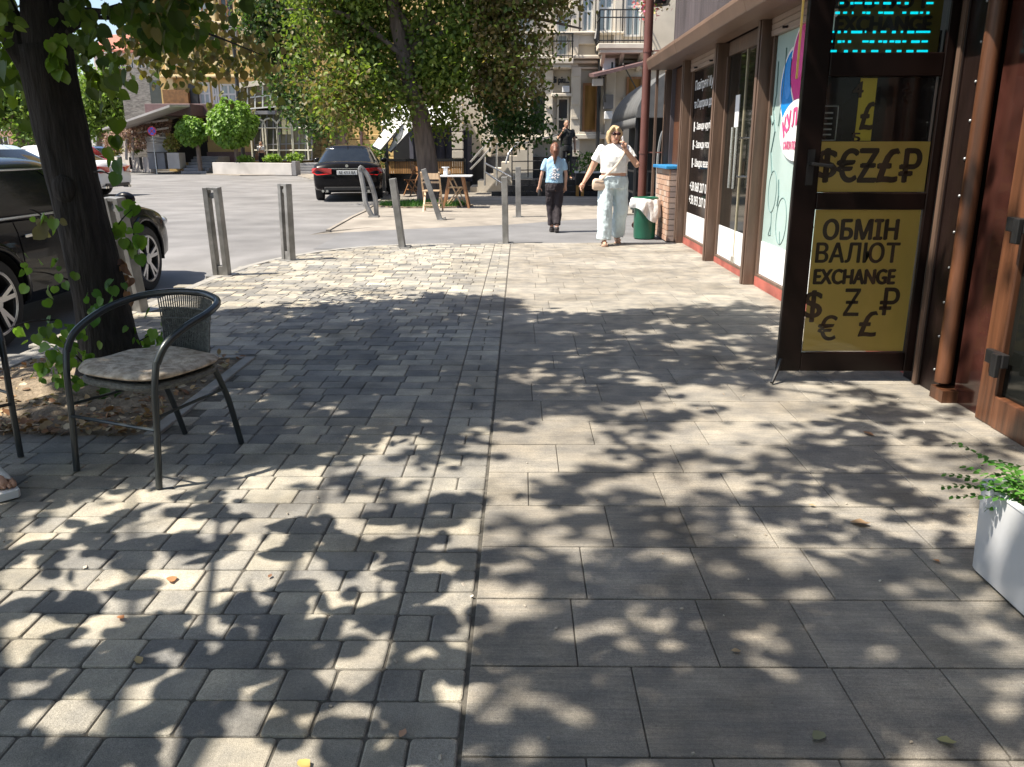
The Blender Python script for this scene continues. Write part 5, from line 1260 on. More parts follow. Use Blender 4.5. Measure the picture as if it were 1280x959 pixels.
vis((240, 300), (-60, 2), 5, 6.5, 40, (.1, .13), DG, spread=.1)
vis((58, 80), (36, 96), 4.70, 4.78, 36, (.08, .12), [(.15, .25, .035), (.13, .22, .03)], spread=.02, group=4)
vis((122, 150), (200, 226), 4.5, 4.8, 9, (.07, .10), [(.09, .19, .025), (.06, .13, .02)], spread=.035, group=5)
vis((108, 132), (140, 176), 4.9, 5.4, 6, (.09, .12), NG, spread=.05, group=4)
vis((38, 66), (272, 300), 4.6, 4.75, 10, (.05, .10), [(.16, .26, .05), (.2, .17, .1)], spread=.03, group=4)
vis((140, 172), (255, 300), 5.0, 5.3, 16, (.08, .11), [(.16, .27, .04), (.10, .2, .03)], spread=.05, group=5)
vis((34, 78), (330, 368), 4.5, 4.75, 16, (.045, .075), [(.14, .24, .05), (.09, .17, .03)], spread=.04, group=4)
vis((105, 142), (350, 385), 4.72, 4.8, 15, (.06, .085), [(.06, .15, .03), (.09, .2, .04)], spread=.03, group=5)
vis((14, 62), (398, 416), 4.5, 4.75, 8, (.06, .08), [(.14, .24, .05)], spread=.03, group=4)
vis((146, 158), (325, 385), 4.95, 5.05, 22, (.05, .08), [(.28, .14, .08), (.2, .1, .06)], spread=.025, group=4)
vis((60, 96), (412, 470), 4.35, 4.75, 90, (.05, .085), [(.1, .2, .025), (.16, .27, .04), (.07, .15, .02)], spread=.05, group=5)
vis((172, 212), (404, 440), 4.8, 5.15, 44, (.05, .085), [(.1, .2, .03), (.15, .26, .04)], spread=.05, group=5)
vis((96, 130), (455, 520), 4.5, 4.7, 24, (.05, .09), [(.04, .1, .03), (.07, .14, .03)], spread=.05, group=5)
KEEP = []; HOLE = [(98, -10), (116, -10), (150, 48), (140, 62), (122, 40)]
for i, q in enumerate(V_):
    px, py = proj(q + Vector((0, 0, -VS[i] * .5))); cx_ = 65 + .215 * (py - 100); hw_ = 44 if py > 70 else 30
    if inpoly(px, py, HOLE): continue
    if py > 250 or q.y > 5.12 or abs(px - cx_) > hw_ or (60 < px < 98 and 30 < py < 104 and q.y < 4.79 and i % 2 == 0): KEEP.append(i)
V_, VT, VN, VS, VC = ([L_[i] for i in KEEP] for L_ in (V_, VT, VN, VS, VC))
leaf_obj('low_leaves', [tuple(v) for v in V_], VT, VN, VS, VC, HEART, m_leaf, near, NT)
# the twigs the low leaves hang from
for (a, b) in (((75, 60), (20, -20)), ((85, 40), (200, 10)), ((90, 20), (330, 70)), ((85, 10), (240, 60)), ((60, 30), (-40, 60)), ((95, 60), (130, 80))):
    s0 = W(a[0], a[1], 4.9); s1 = W(b[0], b[1], 5.2 if b[0] < 150 else 6.6); P_ = spl([s0, s0.lerp(s1, .5) + Vector((0, 0, .08)), s1], 6); mb = MB(NT); mb.tube(P_, [.016 * (1 - .8 * i / (len(P_) - 1)) for i in range(len(P_))], 6); mb.build('twig', m_bark, near, smooth='all')
for (a, b, Y) in (((118, 215), (150, 225), 4.75), ((60, 275), (36, 262), 4.7), ((140, 300), (165, 262), 5.1), ((85, 350), (36, 340), 4.7), ((120, 400), (110, 360), 4.78), ((120, 470), (70, 420), 4.6), ((150, 450), (195, 415), 5.0), ((70, 400), (12, 410), 4.65)):
    s0 = W(a[0], a[1], Y + .1); s1 = W(b[0], b[1], Y); P_ = spl([s0, s0.lerp(s1, .5) + Vector((0, -.02, .02)), s1], 4); mb = MB(NT); mb.tube(P_, [.006, .005, .005, .005, .004, .004, .003, .003, .002], 5); mb.build('twig', m_bark, near, smooth='all')
N = len(pos[0]); leaf_obj('crown', [tuple(v) for v in pos[0]], lt[0], ln[0], lz[0], tones(N, GREENS + BROWN[:1]), HEART, m_leaf, near, NT)
limbs(near, (NT.x + .12, NT.y + .05, 3.0), random.sample(clus[0], min(26, len(clus[0]))), NT)
# second linden, behind the camera, whose crown reaches over the pavement
ST = Vector((-2.7, -1.6, 0)); sec_t = thing('linden_tree', 'linden tree behind the viewpoint spreading its crown over the near pavement', 'tree', ST)
mb = MB(ST); zz = np.linspace(-.05, 2.6, 30); ridged_trunk(mb, [(ST.x, ST.y, z) for z in zz], [.16 + .1 * math.exp(-max(z, 0) / .15) for z in zz], 40, 5)
P_ = spl([(ST.x, ST.y, 2.5), (ST.x + .2, ST.y + .2, 3.6), (ST.x + .3, ST.y + .3, 6)], 8); mb.tube(P_, [.16 - .11 * i / len(P_) for i in range(len(P_))], 16); mb.build('trunk', m_bark, sec_t, smooth='all')
# extra unseen leaves added to that crown, blocking sky light to deepen near shade
for _ in range(900):
    c = Vector((random.uniform(-6.0, 3.2), random.uniform(-6.5, 2.2), random.uniform(3.0, 7.5))); g = c + LT * (c.z / -LT.z)
    if g.y > .75 or (g.x > 2.2 and g.y > -.5): continue
    clus[1].append(c)
    for i in range(22):
        pos[1].append(c + Vector((random.gauss(0, .22), random.gauss(0, .22), random.gauss(0, .12)))); lt[1].append((random.gauss(0, 1), random.gauss(0, 1), random.gauss(-.45, .3))); ln[1].append((random.gauss(0, .4), random.gauss(0, .4), 1)); lz[1].append(random.uniform(.10, .15))
N = len(pos[1]); leaf_obj('crown', [tuple(v) for v in pos[1]], lt[1], ln[1], lz[1], tones(N, GREENS + BROWN[:1]), HEART, m_leaf, sec_t, ST)
limbs(sec_t, (ST.x + .2, ST.y + .2, 3.0), random.sample(clus[1], min(30, len(clus[1]))), ST)
print('canopy leaves', len(pos[0]), len(pos[1]))
# ---- big tree at the cafe
BT = Vector((-2.35, 22.0, 0)); big = thing('big_tree', 'large street tree with thick leaning grey trunk and green to brown crown beside the cafe', 'tree', BT)
mb = MB(BT); P_ = spl([(BT.x + .02, 22, -.05), (BT.x, 22, .25), (BT.x - .02, 22, .9), (BT.x - .2, 22, 2.2), (BT.x - .55, 22, 3.6), (BT.x - .8, 22, 5.2), (BT.x - .9, 22.2, 8)], 9)
ridged_trunk(mb, P_, [.42 * math.exp(-i / 3.0) * .35 + .33 - .22 * i / len(P_) for i in range(len(P_))], 40, 3, .06)
for tg in ((-5.5, 21, 4.5), (.8, 21.5, 5.2), (-1.2, 23, 6.5), (-4, 23.5, 6), (1.5, 22, 4.2), (-5, 22, 6.5)):
    b_ = Vector((BT.x - .3, 22, 2.9 + random.random() * 1.2)); e_ = Vector(tg); q_ = spl([b_, b_.lerp(e_, .5) + Vector((0, 0, .5)), e_], 6); mb.tube(q_, [.085 - .07 * i / len(q_) for i in range(len(q_))], 8)
mb.build('trunk', m_bark2, big, smooth='all')
def crown(blobs, n, per, sz, pal_fn, shape, parent, off, droop=-.3, mat=None, name='crown', spread=.22, zmin=None):
    pos = []; tn = []
    tot = sum(b[2][0] * b[2][1] * b[2][2] for b in blobs)
    for (c, px_, r, ) in blobs:
        k = int(n * r[0] * r[1] * r[2] / tot)
        for _ in range(k):
            d = Vector((random.gauss(0, 1), random.gauss(0, 1), random.gauss(0, 1))).normalized() * random.random() ** .4
            q = Vector((c[0] + d.x * r[0], c[1] + d.y * r[1], c[2] + d.z * r[2]))
            if mnoise.noise(q * 1.1 + Vector((7, 3, 1))) < -.18: continue
            if zmin and zmin(q): continue
            base_t = pal_fn(q)
            for i in range(per):
                pos.append(q + Vector((random.gauss(0, spread), random.gauss(0, spread), random.gauss(0, spread * .8)))); tn.append(np.array(base_t) * random.uniform(.75, 1.3))
    N = len(pos); t_ = rng.normal(size=(N, 3)); t_[:, 2] += droop * 2; nn = rng.normal(size=(N, 3)) * .7; nn[:, 2] += .8
    return leaf_obj(name, [tuple(v) for v in pos], t_, nn, rng.uniform(sz[0], sz[1], N), tn, shape, mat or m_leaf2, parent, off)
def cw(px, py, Y, rx, rz, ry=None):
    c = W(px, py, Y); k = Y * .98 / F; return (tuple(c), 0, (rx * k, (ry or (rx * k * .8)), rz * k))
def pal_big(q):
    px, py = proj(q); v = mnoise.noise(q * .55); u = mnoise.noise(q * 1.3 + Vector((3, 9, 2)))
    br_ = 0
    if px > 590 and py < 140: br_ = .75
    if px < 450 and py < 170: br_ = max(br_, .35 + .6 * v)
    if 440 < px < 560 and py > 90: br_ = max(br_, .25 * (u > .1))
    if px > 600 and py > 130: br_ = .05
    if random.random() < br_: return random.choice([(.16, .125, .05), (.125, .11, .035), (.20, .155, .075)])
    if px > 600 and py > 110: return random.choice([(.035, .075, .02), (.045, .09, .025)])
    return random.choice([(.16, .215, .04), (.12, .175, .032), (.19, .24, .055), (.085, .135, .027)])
blobs = [cw(420, 60, 21.5, 62, 85), cw(440, 120, 20.5, 48, 45), cw(500, 60, 22.5, 80, 70), cw(505, 128, 21.5, 50, 32), cw(585, 70, 22, 70, 75), cw(630, 60, 21.5, 58, 75), cw(628, 135, 22.5, 52, 45), cw(680, 20, 21.5, 36, 38), cw(560, 140, 22.5, 35, 30), cw(660, 165, 22.5, 30, 18),
         cw(450, -80, 22, 120, 100), cw(600, -90, 22, 130, 100), cw(520, -200, 22, 150, 90), cw(700, -60, 22, 60, 60)]
def in_front(q):
    px, py = proj(q); return py < 120 and q.y < 22.0 and abs(px - (494 + .2 * py)) < 15
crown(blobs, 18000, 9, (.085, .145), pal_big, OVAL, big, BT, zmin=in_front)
# ------------------------------------------------------------------ buildings behind
m_cream = M('cream_plaster', (.58, .52, .43), .85, var=.12, scale=1.2, bump=.15, bscale=25, dirt=.2)
m_cream2 = M('pale_stone_trim', (.64, .585, .50), .8, var=.1, scale=2, bump=.1, dirt=.15)
m_yellow = M('ochre_plaster', (.56, .40, .17), .85, var=.1, scale=1, bump=.12, bscale=20, dirt=.15)
m_yellow2 = M('pale_ochre_trim', (.62, .50, .28), .8, var=.1, scale=1.5, dirt=.1)
m_win = M('old_window_glass', (.03, .035, .038), .05, var=.5, scale=.8, spec=.7)
m_winw = M('painted_amber_reflection', (.25, .14, .045), .12, var=.6, scale=1.2, stretch=(3, 1, .5))  # orange reflection painted into the pane's base colour
m_curtain = M('grey_blue_curtained_glass', (.30, .36, .38), .15, var=.2, scale=2, stretch=(6, 1, .3))
m_plinth = M('black_plinth_tiles', (.018, .019, .024), .25, var=.4, scale=3)
m_iron = M('wrought_iron', (.02, .02, .022), .5, var=.2)
m_maroon = M('maroon_metal', (.14, .085, .085), .5, var=.15, dirt=.2)
m_stone = M('grey_stone_cladding', (.20, .19, .175), .9, var=.45, scale=5, stretch=(1, 1, 4), bump=.5, bscale=8)
m_conc = M('pale_concrete', (.44, .42, .40), .9, var=.12, scale=1.5, bump=.2, dirt=.2)
m_conc2 = M('grey_concrete', (.22, .22, .23), .9, var=.15, scale=1.5, bump=.2, dirt=.2)
m_alu = M('white_frame', (.62, .62, .6), .5, var=.05)
m_slate = M('slat_wood', (.42, .23, .09), .6, var=.3, scale=3, stretch=(8, 8, .6), bump=.1)
m_pale_wood = M('pale_beech', (.58, .42, .27), .55, var=.2, scale=4, stretch=(6, 6, .7))
m_brn_wood = M('teak', (.30, .15, .07), .5, var=.25, scale=4, stretch=(6, 6, .7))
class BK:
    """helper for a facade at plane Y: rectangles are given by their corners in the photograph"""
    def __init__(s, root, Y): s.root = root; s.Y = Y; s.off = root.location
    def rect(s, a, Y=None):
        Y = s.Y if Y is None else Y; p = W(a[0], a[3], Y); q = W(a[2], a[1], Y); p2 = W(a[0], a[1], Y)
        return ((p.x + p2.x) / 2, p.z, (q.x + W(a[2], a[3], Y).x) / 2, q.z)
    def box(s, name, a, mat, front=0.0, back=.3, parent=None, bevel=0, wr=None):
        x0, z0, x1, z1 = s.rect(a) if wr is None else wr
        mb = MB(s.off); mb.box(x0, x1, s.Y - front, s.Y + back, z0, z1); return mb.build(name, mat, parent or s.root, bevel=bevel)
    def window(s, a, glass, frame=m_alu, nx=2, nz=1, fw=.07, sill=True, wr=None, surround=None):
        x0, z0, x1, z1 = s.rect(a) if wr is None else wr; mb = MB(s.off); mb.box(x0, x1, s.Y - .004, s.Y + .02, z0, z1); w_ = mb.build('window', glass, s.root)
        mb = MB(s.off); f = .03
        for x in np.linspace(x0, x1 - fw, nx + 1): mb.box(x, x + fw, s.Y - .035, s.Y - .005, z0, z1)
        for z in np.linspace(z0, z1 - fw, nz + 1): mb.box(x0 + .001, x1 - .001, s.Y - .030, s.Y - .006, z, z + fw)
        mb.build('frame', frame, w_)
        if surround:
            mb = MB(s.off); e = .07
            mb.box(x0 - e, x0, s.Y - .09, s.Y - .002, z0, z1 + e); mb.box(x1, x1 + e, s.Y - .09, s.Y - .002, z0, z1 + e); mb.box(x0, x1, s.Y - .088, s.Y - .002, z1, z1 + e - .002); mb.box(x0 - e - .06, x1 + e + .06, s.Y - .16, s.Y - .001, z1 + e + .001, z1 + e + .09)
            mb.build('surround', surround, w_)
        if sill:
            mb = MB(s.off); mb.box(x0 - .12, x1 + .12, s.Y - .16, s.Y - .003, z0 - .1, z0 - .002); mb.build('sill', m_cream2, w_, bevel=.01)
        return w_
# ---- cream townhouse with the dark script sign
CYP = 29.0
th = thing('townhouse', 'cream plaster townhouse with iron balconies and a dark script shop name', 'building', (2.5, CYP, 0)); K = BK(th, CYP)
mb = MB(K.off); mb.box(-1.9, 18, CYP + .02, CYP + 12, 0, 14); mb.build('wall', m_cream, th)
K.box('plinth', (588, 196, 722, 236), m_plinth, .12, .0)
K.box('plinth_band', (640, 170, 722, 176), m_cream2, .2, 0, bevel=.02)
K.box('plinth_band', (716, 168, 772, 174), m_cream2, .2, 0, bevel=.02)
for a in ((650, 88, 664, 196), (681, 88, 691, 170), (713, 84, 725, 196), (756, 74, 768, 196), (603, 100, 614, 196)): K.box('pilaster', a, m_cream2, .14, 0, bevel=.02)
for z in (93, 128, 146):
    K.box('pilaster_band', (713.5, z, 724.5, z + 3), m_cream2, .18, -.14); K.box('pilaster_band', (681.5, z + 4, 690.5, z + 7), m_cream2, .18, -.14)
K.box('door_surround', (689, 117, 714, 121), m_cream2, .22, 0, bevel=.02)
d = K.window((696, 122, 711, 176), m_win, m_cream2, 1, 2, .06, False)
K.window((668, 116, 680, 168), m_win, m_iron, 1, 1, .06, True)
K.window((728, 104, 747, 165), m_winw, m_brn_wood, 1, 1, .07, True)
K.window((783, 96, 803, 122), m_winw, m_brn_wood, 1, 1, .07, True)
K.window((618, 120, 634, 168), m_win, m_iron, 1, 2, .06, True)
for (z0, z1, f) in ((70, 75, .35), (76, 80, .22), (84, 87, .12)): K.box('cornice', (590, z0, 838, z1), m_cream2, f, 0, bevel=.03)
mb = MB(K.off)
for i in range(14):
    p = W(772 + i * 3.3, 68, CYP); mb.box(p.x, p.x + .05, CYP - .3, CYP - .0, W(772, 69, CYP).z, W(772, 62, CYP).z)
mb.build('dentils', m_cream2, th)
p = W(701, 101, CYP - .06); mb = MB(K.off); q = .0275
letters(mb, 'di piu...', (p.x, CYP - .05, p.z), (1, 0, 0), (0, 0, 1), 20 * q, 9.5 * q, .045); mb.build('shop_name', m_iron, th)
mb = MB(K.off); 
pp = W(707, 112, CYP); mb.box(pp.x - .12, pp.x + .12, CYP - .22, CYP - .02, pp.z - .1, pp.z + .1); mb.build('wall_lamp', m_white, th, bevel=.02)
# upper floor windows
for a in ((728, -12, 741, 40), (748, -20, 766, 40)): K.window(a, m_curtain, m_alu, 2, 2, .06, True, surround=m_cream2)
K.window((782, -30, 802, 46), m_curtain, m_alu, 2, 2, .06, False, surround=m_cream2); K.window((696, 18, 710, 70), m_curtain, m_alu, 1, 2, .06, False, surround=m_cream2)
K.window((648, 20, 664, 66), m_curtain, m_alu, 2, 2, .06, True, surround=m_cream2); K.window((614, 20, 630, 66), m_curtain, m_alu, 2, 2, .06, True, surround=m_cream2)
for a in ((714, -60, 724, 84), (768, -60, 778, 60)): K.box('pilaster', a, m_cream2, .12, 0, bevel=.02)
K.box('panel_band', (712, 44, 744, 56), m_cream2, .10, 0, bevel=.02)
K.box('string_course', (600, 40.5, 780, 43), m_cream2, .2, 0, bevel=.02)
def balcony(x0p, x1p, yb, yt, depth, corbels=True):
    a = W(x0p, yb, CYP - depth); b = W(x1p, yb, CYP - depth); zt_ = W(x0p, yt, CYP - depth).z; x0, x1, zb = a.x, b.x, a.z
    mb = MB(K.off); mb.box(x0, x1, CYP - depth, CYP - .003, zb - .16, zb); mb.box(x0 + .06, x1 - .06, CYP - depth + .06, CYP - .004, zb - .28, zb - .161)
    bal = mb.build('balcony', m_cream2, th, bevel=.02)
    mb = MB(K.off); y = CYP - depth + .04
    for z in (zb + .08, zt_ - .22, zt_):
        mb.bar((x0 + .03, y, z), (x1 - .03, y, z), .035); mb.bar((x0 + .03, y, z), (x0 + .03, CYP, z), .035); mb.bar((x1 - .03, y, z), (x1 - .03, CYP, z), .035)
    n = int((x1 - x0) / .13)
    for i in range(n + 1):
        x = x0 + .03 + (x1 - x0 - .06) * i / n; mb.bar((x, y, zb), (x, y, zt_), .018)
    for x in (x0 + .03, x1 - .03):
        for k in range(5): mb.bar((x, y + depth * k / 5, zb), (x, y + depth * k / 5, zt_), .018)
    mb.build('railing', m_iron, bal)
    if not corbels: return
    mb = MB(K.off)
    for x in (x0 + .2, (x0 + x1) / 2, x1 - .2): mb.prism([(x - .06, CYP - .01, zb - .28), (x - .06, CYP - depth + .15, zb - .28), (x - .06, CYP - .12, zb - .7), (x - .06, CYP - .01, zb - .75)], (.12, 0, 0))
    mb.build('corbel', m_cream2, bal, bevel=.015)
balcony(748, 812, 54, 12, 1.1); balcony(690, 717, 73, 42, .7, False)
# rain pipe, boxes, thin canopy
rp = thing('rain_pipe', 'thin dark rain pipe with a funnel head on the cream townhouse', 'drainpipe', (W(747, 180, CYP - .25).x, CYP - .25, 0)); x = rp.location.x
zf = W(747, 75, CYP).z; mb = MB(rp.location); mb.tube([(x, CYP - .25, .5), (x, CYP - .25, zf)], .06, 10); mb.lathe((x, CYP - .25, zf), [(.06, 0), (.17, .2), (.18, .36), (.02, .36)], 12); mb.tube([(x, CYP - .25, zf + .3), (x - .15, CYP - .25, zf + .6), (x - .1, CYP - .1, zf + .9)], .07, 8); mb.build('pipe', m_blackm, rp, smooth=True)
for i, (a, nm, lb, mt) in enumerate((((754, 72, 769, 90), 'meter_box', 'white wall box with a small dark mark above the thin rusty canopy', m_white), ((741, 98, 754, 107), 'floodlight', 'white floodlight box hanging under the tip of the rusty canopy', m_white), ((755, 118, 767, 136), 'notice_board', 'grey notice plate on the wall above a white plate', m_conc2), ((756, 139, 766, 149), 'white_plate', 'small white plate on the townhouse wall beside the dark pipe', m_white))):
    t = thing(nm, lb, 'sign' if i > 1 else 'box', (0, 0, 0)); x0, z0, x1, z1 = K.rect(a, CYP - .5); t.location = ((x0 + x1) / 2, CYP - .4, z0); mb = MB(t.location); mb.box(x0, x1, CYP - .45, CYP - .16, z0, z1); mb.build('casing', mt, t, bevel=.02)
    if i == 0: mb = MB(t.location); mb.box(x1 - .12, x1 - .06, CYP - .456, CYP - .45, z0 + .1, z0 + .3); mb.build('mark', m_blackm, t)
cn = thing('thin_canopy', 'thin rusty brown metal canopy sloping over the townhouse doorway', 'canopy', (W(775, 95, 27.5).x, 27.5, 2.5)); a, b = W(742, 97, 26.8), W(812, 80, 26.8)
mb = MB(cn.location); mb.prism([(a.x, 26.7, a.z), (b.x, 26.7, b.z), (b.x, 26.7, b.z + .09), (a.x, 26.7, a.z + .09)], (0, 2.2, .19)); mb.build('canopy_sheet', m_maroon, cn)
mb = MB(cn.location)
for x, z in ((a.x + .3, a.z), (b.x - .2, b.z)): mb.bar((x, 26.8, z), (x + .3, 28.98, z - .75), .04)
mb.bar((b.x - .8, 26.8, b.z), (b.x + .1, 28.9, b.z - .9), .03); mb.build('strut', m_blackm, cn)
# entrance stairs of the townhouse, landing and rails
p0 = W(640, 224, 26.3); LZ = MANZ
sp = thing('entrance_steps', 'black tiled entrance steps with steel rails before the townhouse', 'steps', (2.0, 27.5, 0)); mb = MB(sp.location)
xa, xb = W(640, 230, 26).x, W(735, 230, 26).x
mb.box(xa, xb, 25.9, 28.85, .0, LZ - .004); mb.box(xa - .3, xb + .3, 25.5, 25.897, 0, LZ * .66); mb.box(xa - .6, xb + .6, 25.1, 25.497, 0, LZ * .33)
mb.build('tread', m_plinth, sp, bevel=.01)
m_rail = M('pale_steel_rail', (.55, .55, .55), .35, metal=.8)
mb = MB(sp.location); P_ = spl([W(632, 205, 25.3), W(636, 192, 25.4), W(645, 182, 25.6), W(656, 179, 26.4), W(700, 168, 28.2)], 6); mb.tube(P_, .028, 8); mb.build('handrail', m_rail, sp, smooth=True)
mb = MB(sp.location)
for (u0, v0, u1, v1) in ((640, 186, 640, 226), (660, 180, 660, 222), (640, 202, 692, 201), (640, 213, 692, 212)): mb.tube([W(u0, v0, 25.7), W(u1, v1, 25.7)], .018, 6)
for (u0, v0, u1, v1) in ((752, 190, 778, 163), (752, 197, 778, 171)): mb.tube([W(u0, v0, 24.5), W(u1, v1, 26.5)], .04, 6)
mb.build('rail_posts', m_iron, sp)
# side stairs at left behind the tree
st2 = thing('side_stairs', 'cream side staircase with two slanting rails behind the white pot', 'stairs', (W(600, 225, 27.5).x, 27.5, 0)); mb = MB(st2.location)
for i in range(8):
    x = W(588, 230, 27.5).x + i * .25; mb.box(x, x + .25, 27.2, 28.9, 0, .19 * (i + 1))
mb.build('flight', m_cream2, st2)
for (u0, v0, u1, v1) in ((588, 203, 615, 172), (588, 212, 615, 184), (606, 196, 606, 232), (621, 180, 621, 232), (606, 215, 640, 238), (606, 204, 640, 222), (621, 180, 660, 178)):
    mb = MB(st2.location); mb.tube([W(u0, v0, 27.0), W(u1, v1, 27.0)], .03, 6); mb.build('rail', m_rail, st2, smooth=True)
# flower trough on yellow wooden legs by the steps
p = G(738, 246); fl = thing('flower_trough', 'dark flower trough on orange wooden legs behind the woman in white', 'planter', (p.x, p.y, .02)); 
mb = MB(); mb.box(-.45, .75, -.2, .2, .32, .66); mb.build('trough', m_blackm, fl, bevel=.01)
mb = MB(); mb.box(-.47, .77, -.22, .22, .66, .72); mb.build('rim', m_white, fl)
for x in (-.4, -.25, .6, .7):
    mb = MB(); mb.box(x - .04, x + .04, -.19, -.11, 0, .32); mb.build('leg', M('orange_wood', (.50, .25, .06), .6), fl)
pf = thing('trough_flowers', 'leafy plants with pale flowers growing in the dark trough', 'plant', (p.x + .1, p.y, .7)); N = 520
P3 = np.c_[rng.normal(0, .3, N), rng.normal(0, .12, N), rng.random(N) ** 1.3 * .55]; leaf_obj('foliage', P3, rdir(N, .3), rdir(N, .6), rng.uniform(.06, .12, N), tones(N, [(.06, .13, .03), (.09, .17, .04), (.05, .1, .02), (.5, .5, .42)], [.4, .3, .2, .1]), OVAL, m_leaf2, pf)
# hanging flower basket at the top right
p = W(812, 2, 15.2); hb = thing('hanging_flowers', 'pink and white flowers in a dark basket beside the drainpipe top', 'flowers', (p.x, p.y, p.z)); N = 300
mb = MB(); mb.lathe((.14, .1, -.02), [(.02, -.05), (.2, -.02), (.26, .14), (.02, .14)], 14); mb.bar((.14, .1, .1), (.5, .1, .16), .03); mb.build('basket', m_blackm, hb)
P3 = np.c_[rng.normal(0, .13, N), rng.normal(0, .1, N), rng.normal(.0, .12, N)]; leaf_obj('foliage', P3, rdir(N, 0), rdir(N, .6), rng.uniform(.04, .08, N), tones(N, [(.55, .12, .25), (.7, .55, .55), (.6, .2, .35), (.1, .18, .04)]), OVAL, m_leaf2, hb)
# basement entrance marquee
mq = thing('basement_marquee', 'dark striped barrel awning on an iron frame behind the drainpipe', 'awning', (3.6, 21, 0)); mo = mq.location
a0 = W(780, 156, 20.0); rings = []
YM0, YM1 = 18.5, 23.5
x0 = W(784, 150, 20).x; zl = W(775, 150, 20).z; x1 = x0 + 2.6; zt_ = W(815, 98, 20).z
mb = MB(mo); A = np.linspace(0, math.pi / 2, 12)
mb.loft([[(x0 + (x1 - x0) * (1 - math.cos(a)), y, zl + (zt_ + .5 - zl) * math.sin(a)) for a in A] for y in np.linspace(YM0, YM1, 12)], cap=False, close=False)
mb.loft([[(x0 - .01, y, zl), (x0 - .012, y, zl - .16 - .05 * abs(math.sin(i * math.pi / 2.0)))] for i, y in enumerate(np.linspace(YM0, YM1, 41))], cap=False, close=False)
o = mb.build('canopy_fabric', M('charcoal_canvas', (.075, .078, .08), .8, col2=(.12, .123, .128), scale=1.5, stretch=(.2, 9, .2)), mq, smooth=True); md = o.modifiers.new('s', 'SOLIDIFY'); md.thickness = .012
mb = MB(mo); mb.prism([(x0 + (x1 - x0) * (1 - math.cos(a)), YM0 - .01, zl + (zt_ + .5 - zl) * math.sin(a)) for a in A] + [(x1, YM0 - .01, zl)], (0, -.02, 0)); mb.build('end_panel', M('charcoal_canvas_end', (.10, .102, .105), .8), mq)
mb = MB(mo)
for x in (x0 + .03, x0 + .85, x0 + 1.5):
    for y in (YM0 + .05, 21.3): mb.bar((x, y, 0), (x, y, zl + .02), .05)
for z in (.9, .45, zl): mb.bar((x0 + .03, YM0 + .05, z), (x0 + 2.3, YM0 + .05, z), .035); mb.bar((x0 + .03, YM0 + .05, z), (x0 + .03, YM1, z), .035)
for i in range(16): mb.bar((x0 + .03 + i * .14, YM0 + .05, .1), (x0 + .03 + i * .14, YM0 + .05, .9), .016)
mb.build('iron_frame', m_iron, mq)
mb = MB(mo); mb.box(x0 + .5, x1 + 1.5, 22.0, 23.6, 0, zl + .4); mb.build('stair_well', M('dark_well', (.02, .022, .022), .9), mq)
gate = thing('pale_hoop', 'pale steel hoop rail beside the dark marquee', 'rail', (x0 + .55, 18.3, .02)); mb = MB(); mb.tube(spl([(-.06, 0, 0), (-.08, 0, 1.2), (.0, 0, 1.7), (.1, 0, 1.4), (.16, 0, .7), (.16, 0, 0)], 5), .025, 6); mb.build('hoop', m_rail, gate, smooth=True)
# ------------------------------------------------------------------ cafe
CFY = 27.5
cf = thing('cafe_pavilion', 'dark low cafe pavilion with white sunshade roof behind the big tree', 'cafe', (W(535, 230, CFY).x, CFY + 1, 0)); K2 = BK(cf, CFY)
x0, x1 = W(484, 230, CFY).x, W(576, 230, CFY).x; zr = W(530, 158, CFY).z
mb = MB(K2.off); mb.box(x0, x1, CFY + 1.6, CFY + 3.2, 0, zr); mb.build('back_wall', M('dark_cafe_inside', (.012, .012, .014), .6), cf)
mb = MB(K2.off)
for x in (x0, x0 + (x1 - x0) * .45, x1 - .08): mb.box(x, x + .08, CFY - .05, CFY + .03, 0, zr)
mb.box(x0, x1, CFY - .05, CFY + .03, zr - .12, zr - .001); mb.build('frame', m_blackm, cf)
mb = MB(K2.off); mb.prism([(x0 - .1, CFY - .3, zr + .02), (x1 + .1, CFY - .3, zr + .02), (x1 - .1, CFY + 1.4, zr + .75), (x0 + .2, CFY + 1.4, zr + .75)], (0, .01, .05)); mb.build('roof_sheet', m_white, cf)
mb = MB(K2.off)
for i in range(7): 
    x = x0 + .6 + i * .3; mb.loft([[(x, CFY + 1.2, .3), (x + .14, CFY + 1.1, .3), (x + .28, CFY + 1.2, .3)], [(x, CFY + 1.2, zr - .1), (x + .14, CFY + 1.1, zr - .1), (x + .28, CFY + 1.2, zr - .1)]], cap=False, close=False)
mb.build('curtain', M('navy_curtain', (.03, .03, .045), .8), cf)
fn = thing('terrace_fence', 'honey coloured slatted wood terrace fence with black rail behind the tree trunk', 'fence', (W(535, 230, 26).x, 26, 0)); fo = fn.location
xa, xb = W(487, 230, 26).x, W(580, 230, 26).x; zb, zt_ = W(530, 217, 26).z, W(530, 202, 26).z
mb = MB(fo); n = 34
for i in range(n):
    x = xa + (xb - xa) * i / n; mb.box(x + .006, x + (xb - xa) / n - .006, 25.97, 26.0, zb, zt_)
mb.build('slat_panel', m_slate, fn)
mb = MB(fo); mb.box(xa - .05, xb + .05, 25.93, 26.05, zt_ + .002, zt_ + .08); 
for x in (xa - .05, (xa + xb) / 2, xb - .02): mb.box(x, x + .07, 26.002, 26.06, 0, zt_)
mb.build('rail', m_blackm, fn)
mb = MB(fo); mb.box(xa, xb, 26.07, 26.12, .0, zb); mb.build('dark_skirt', m_plinth, fn)
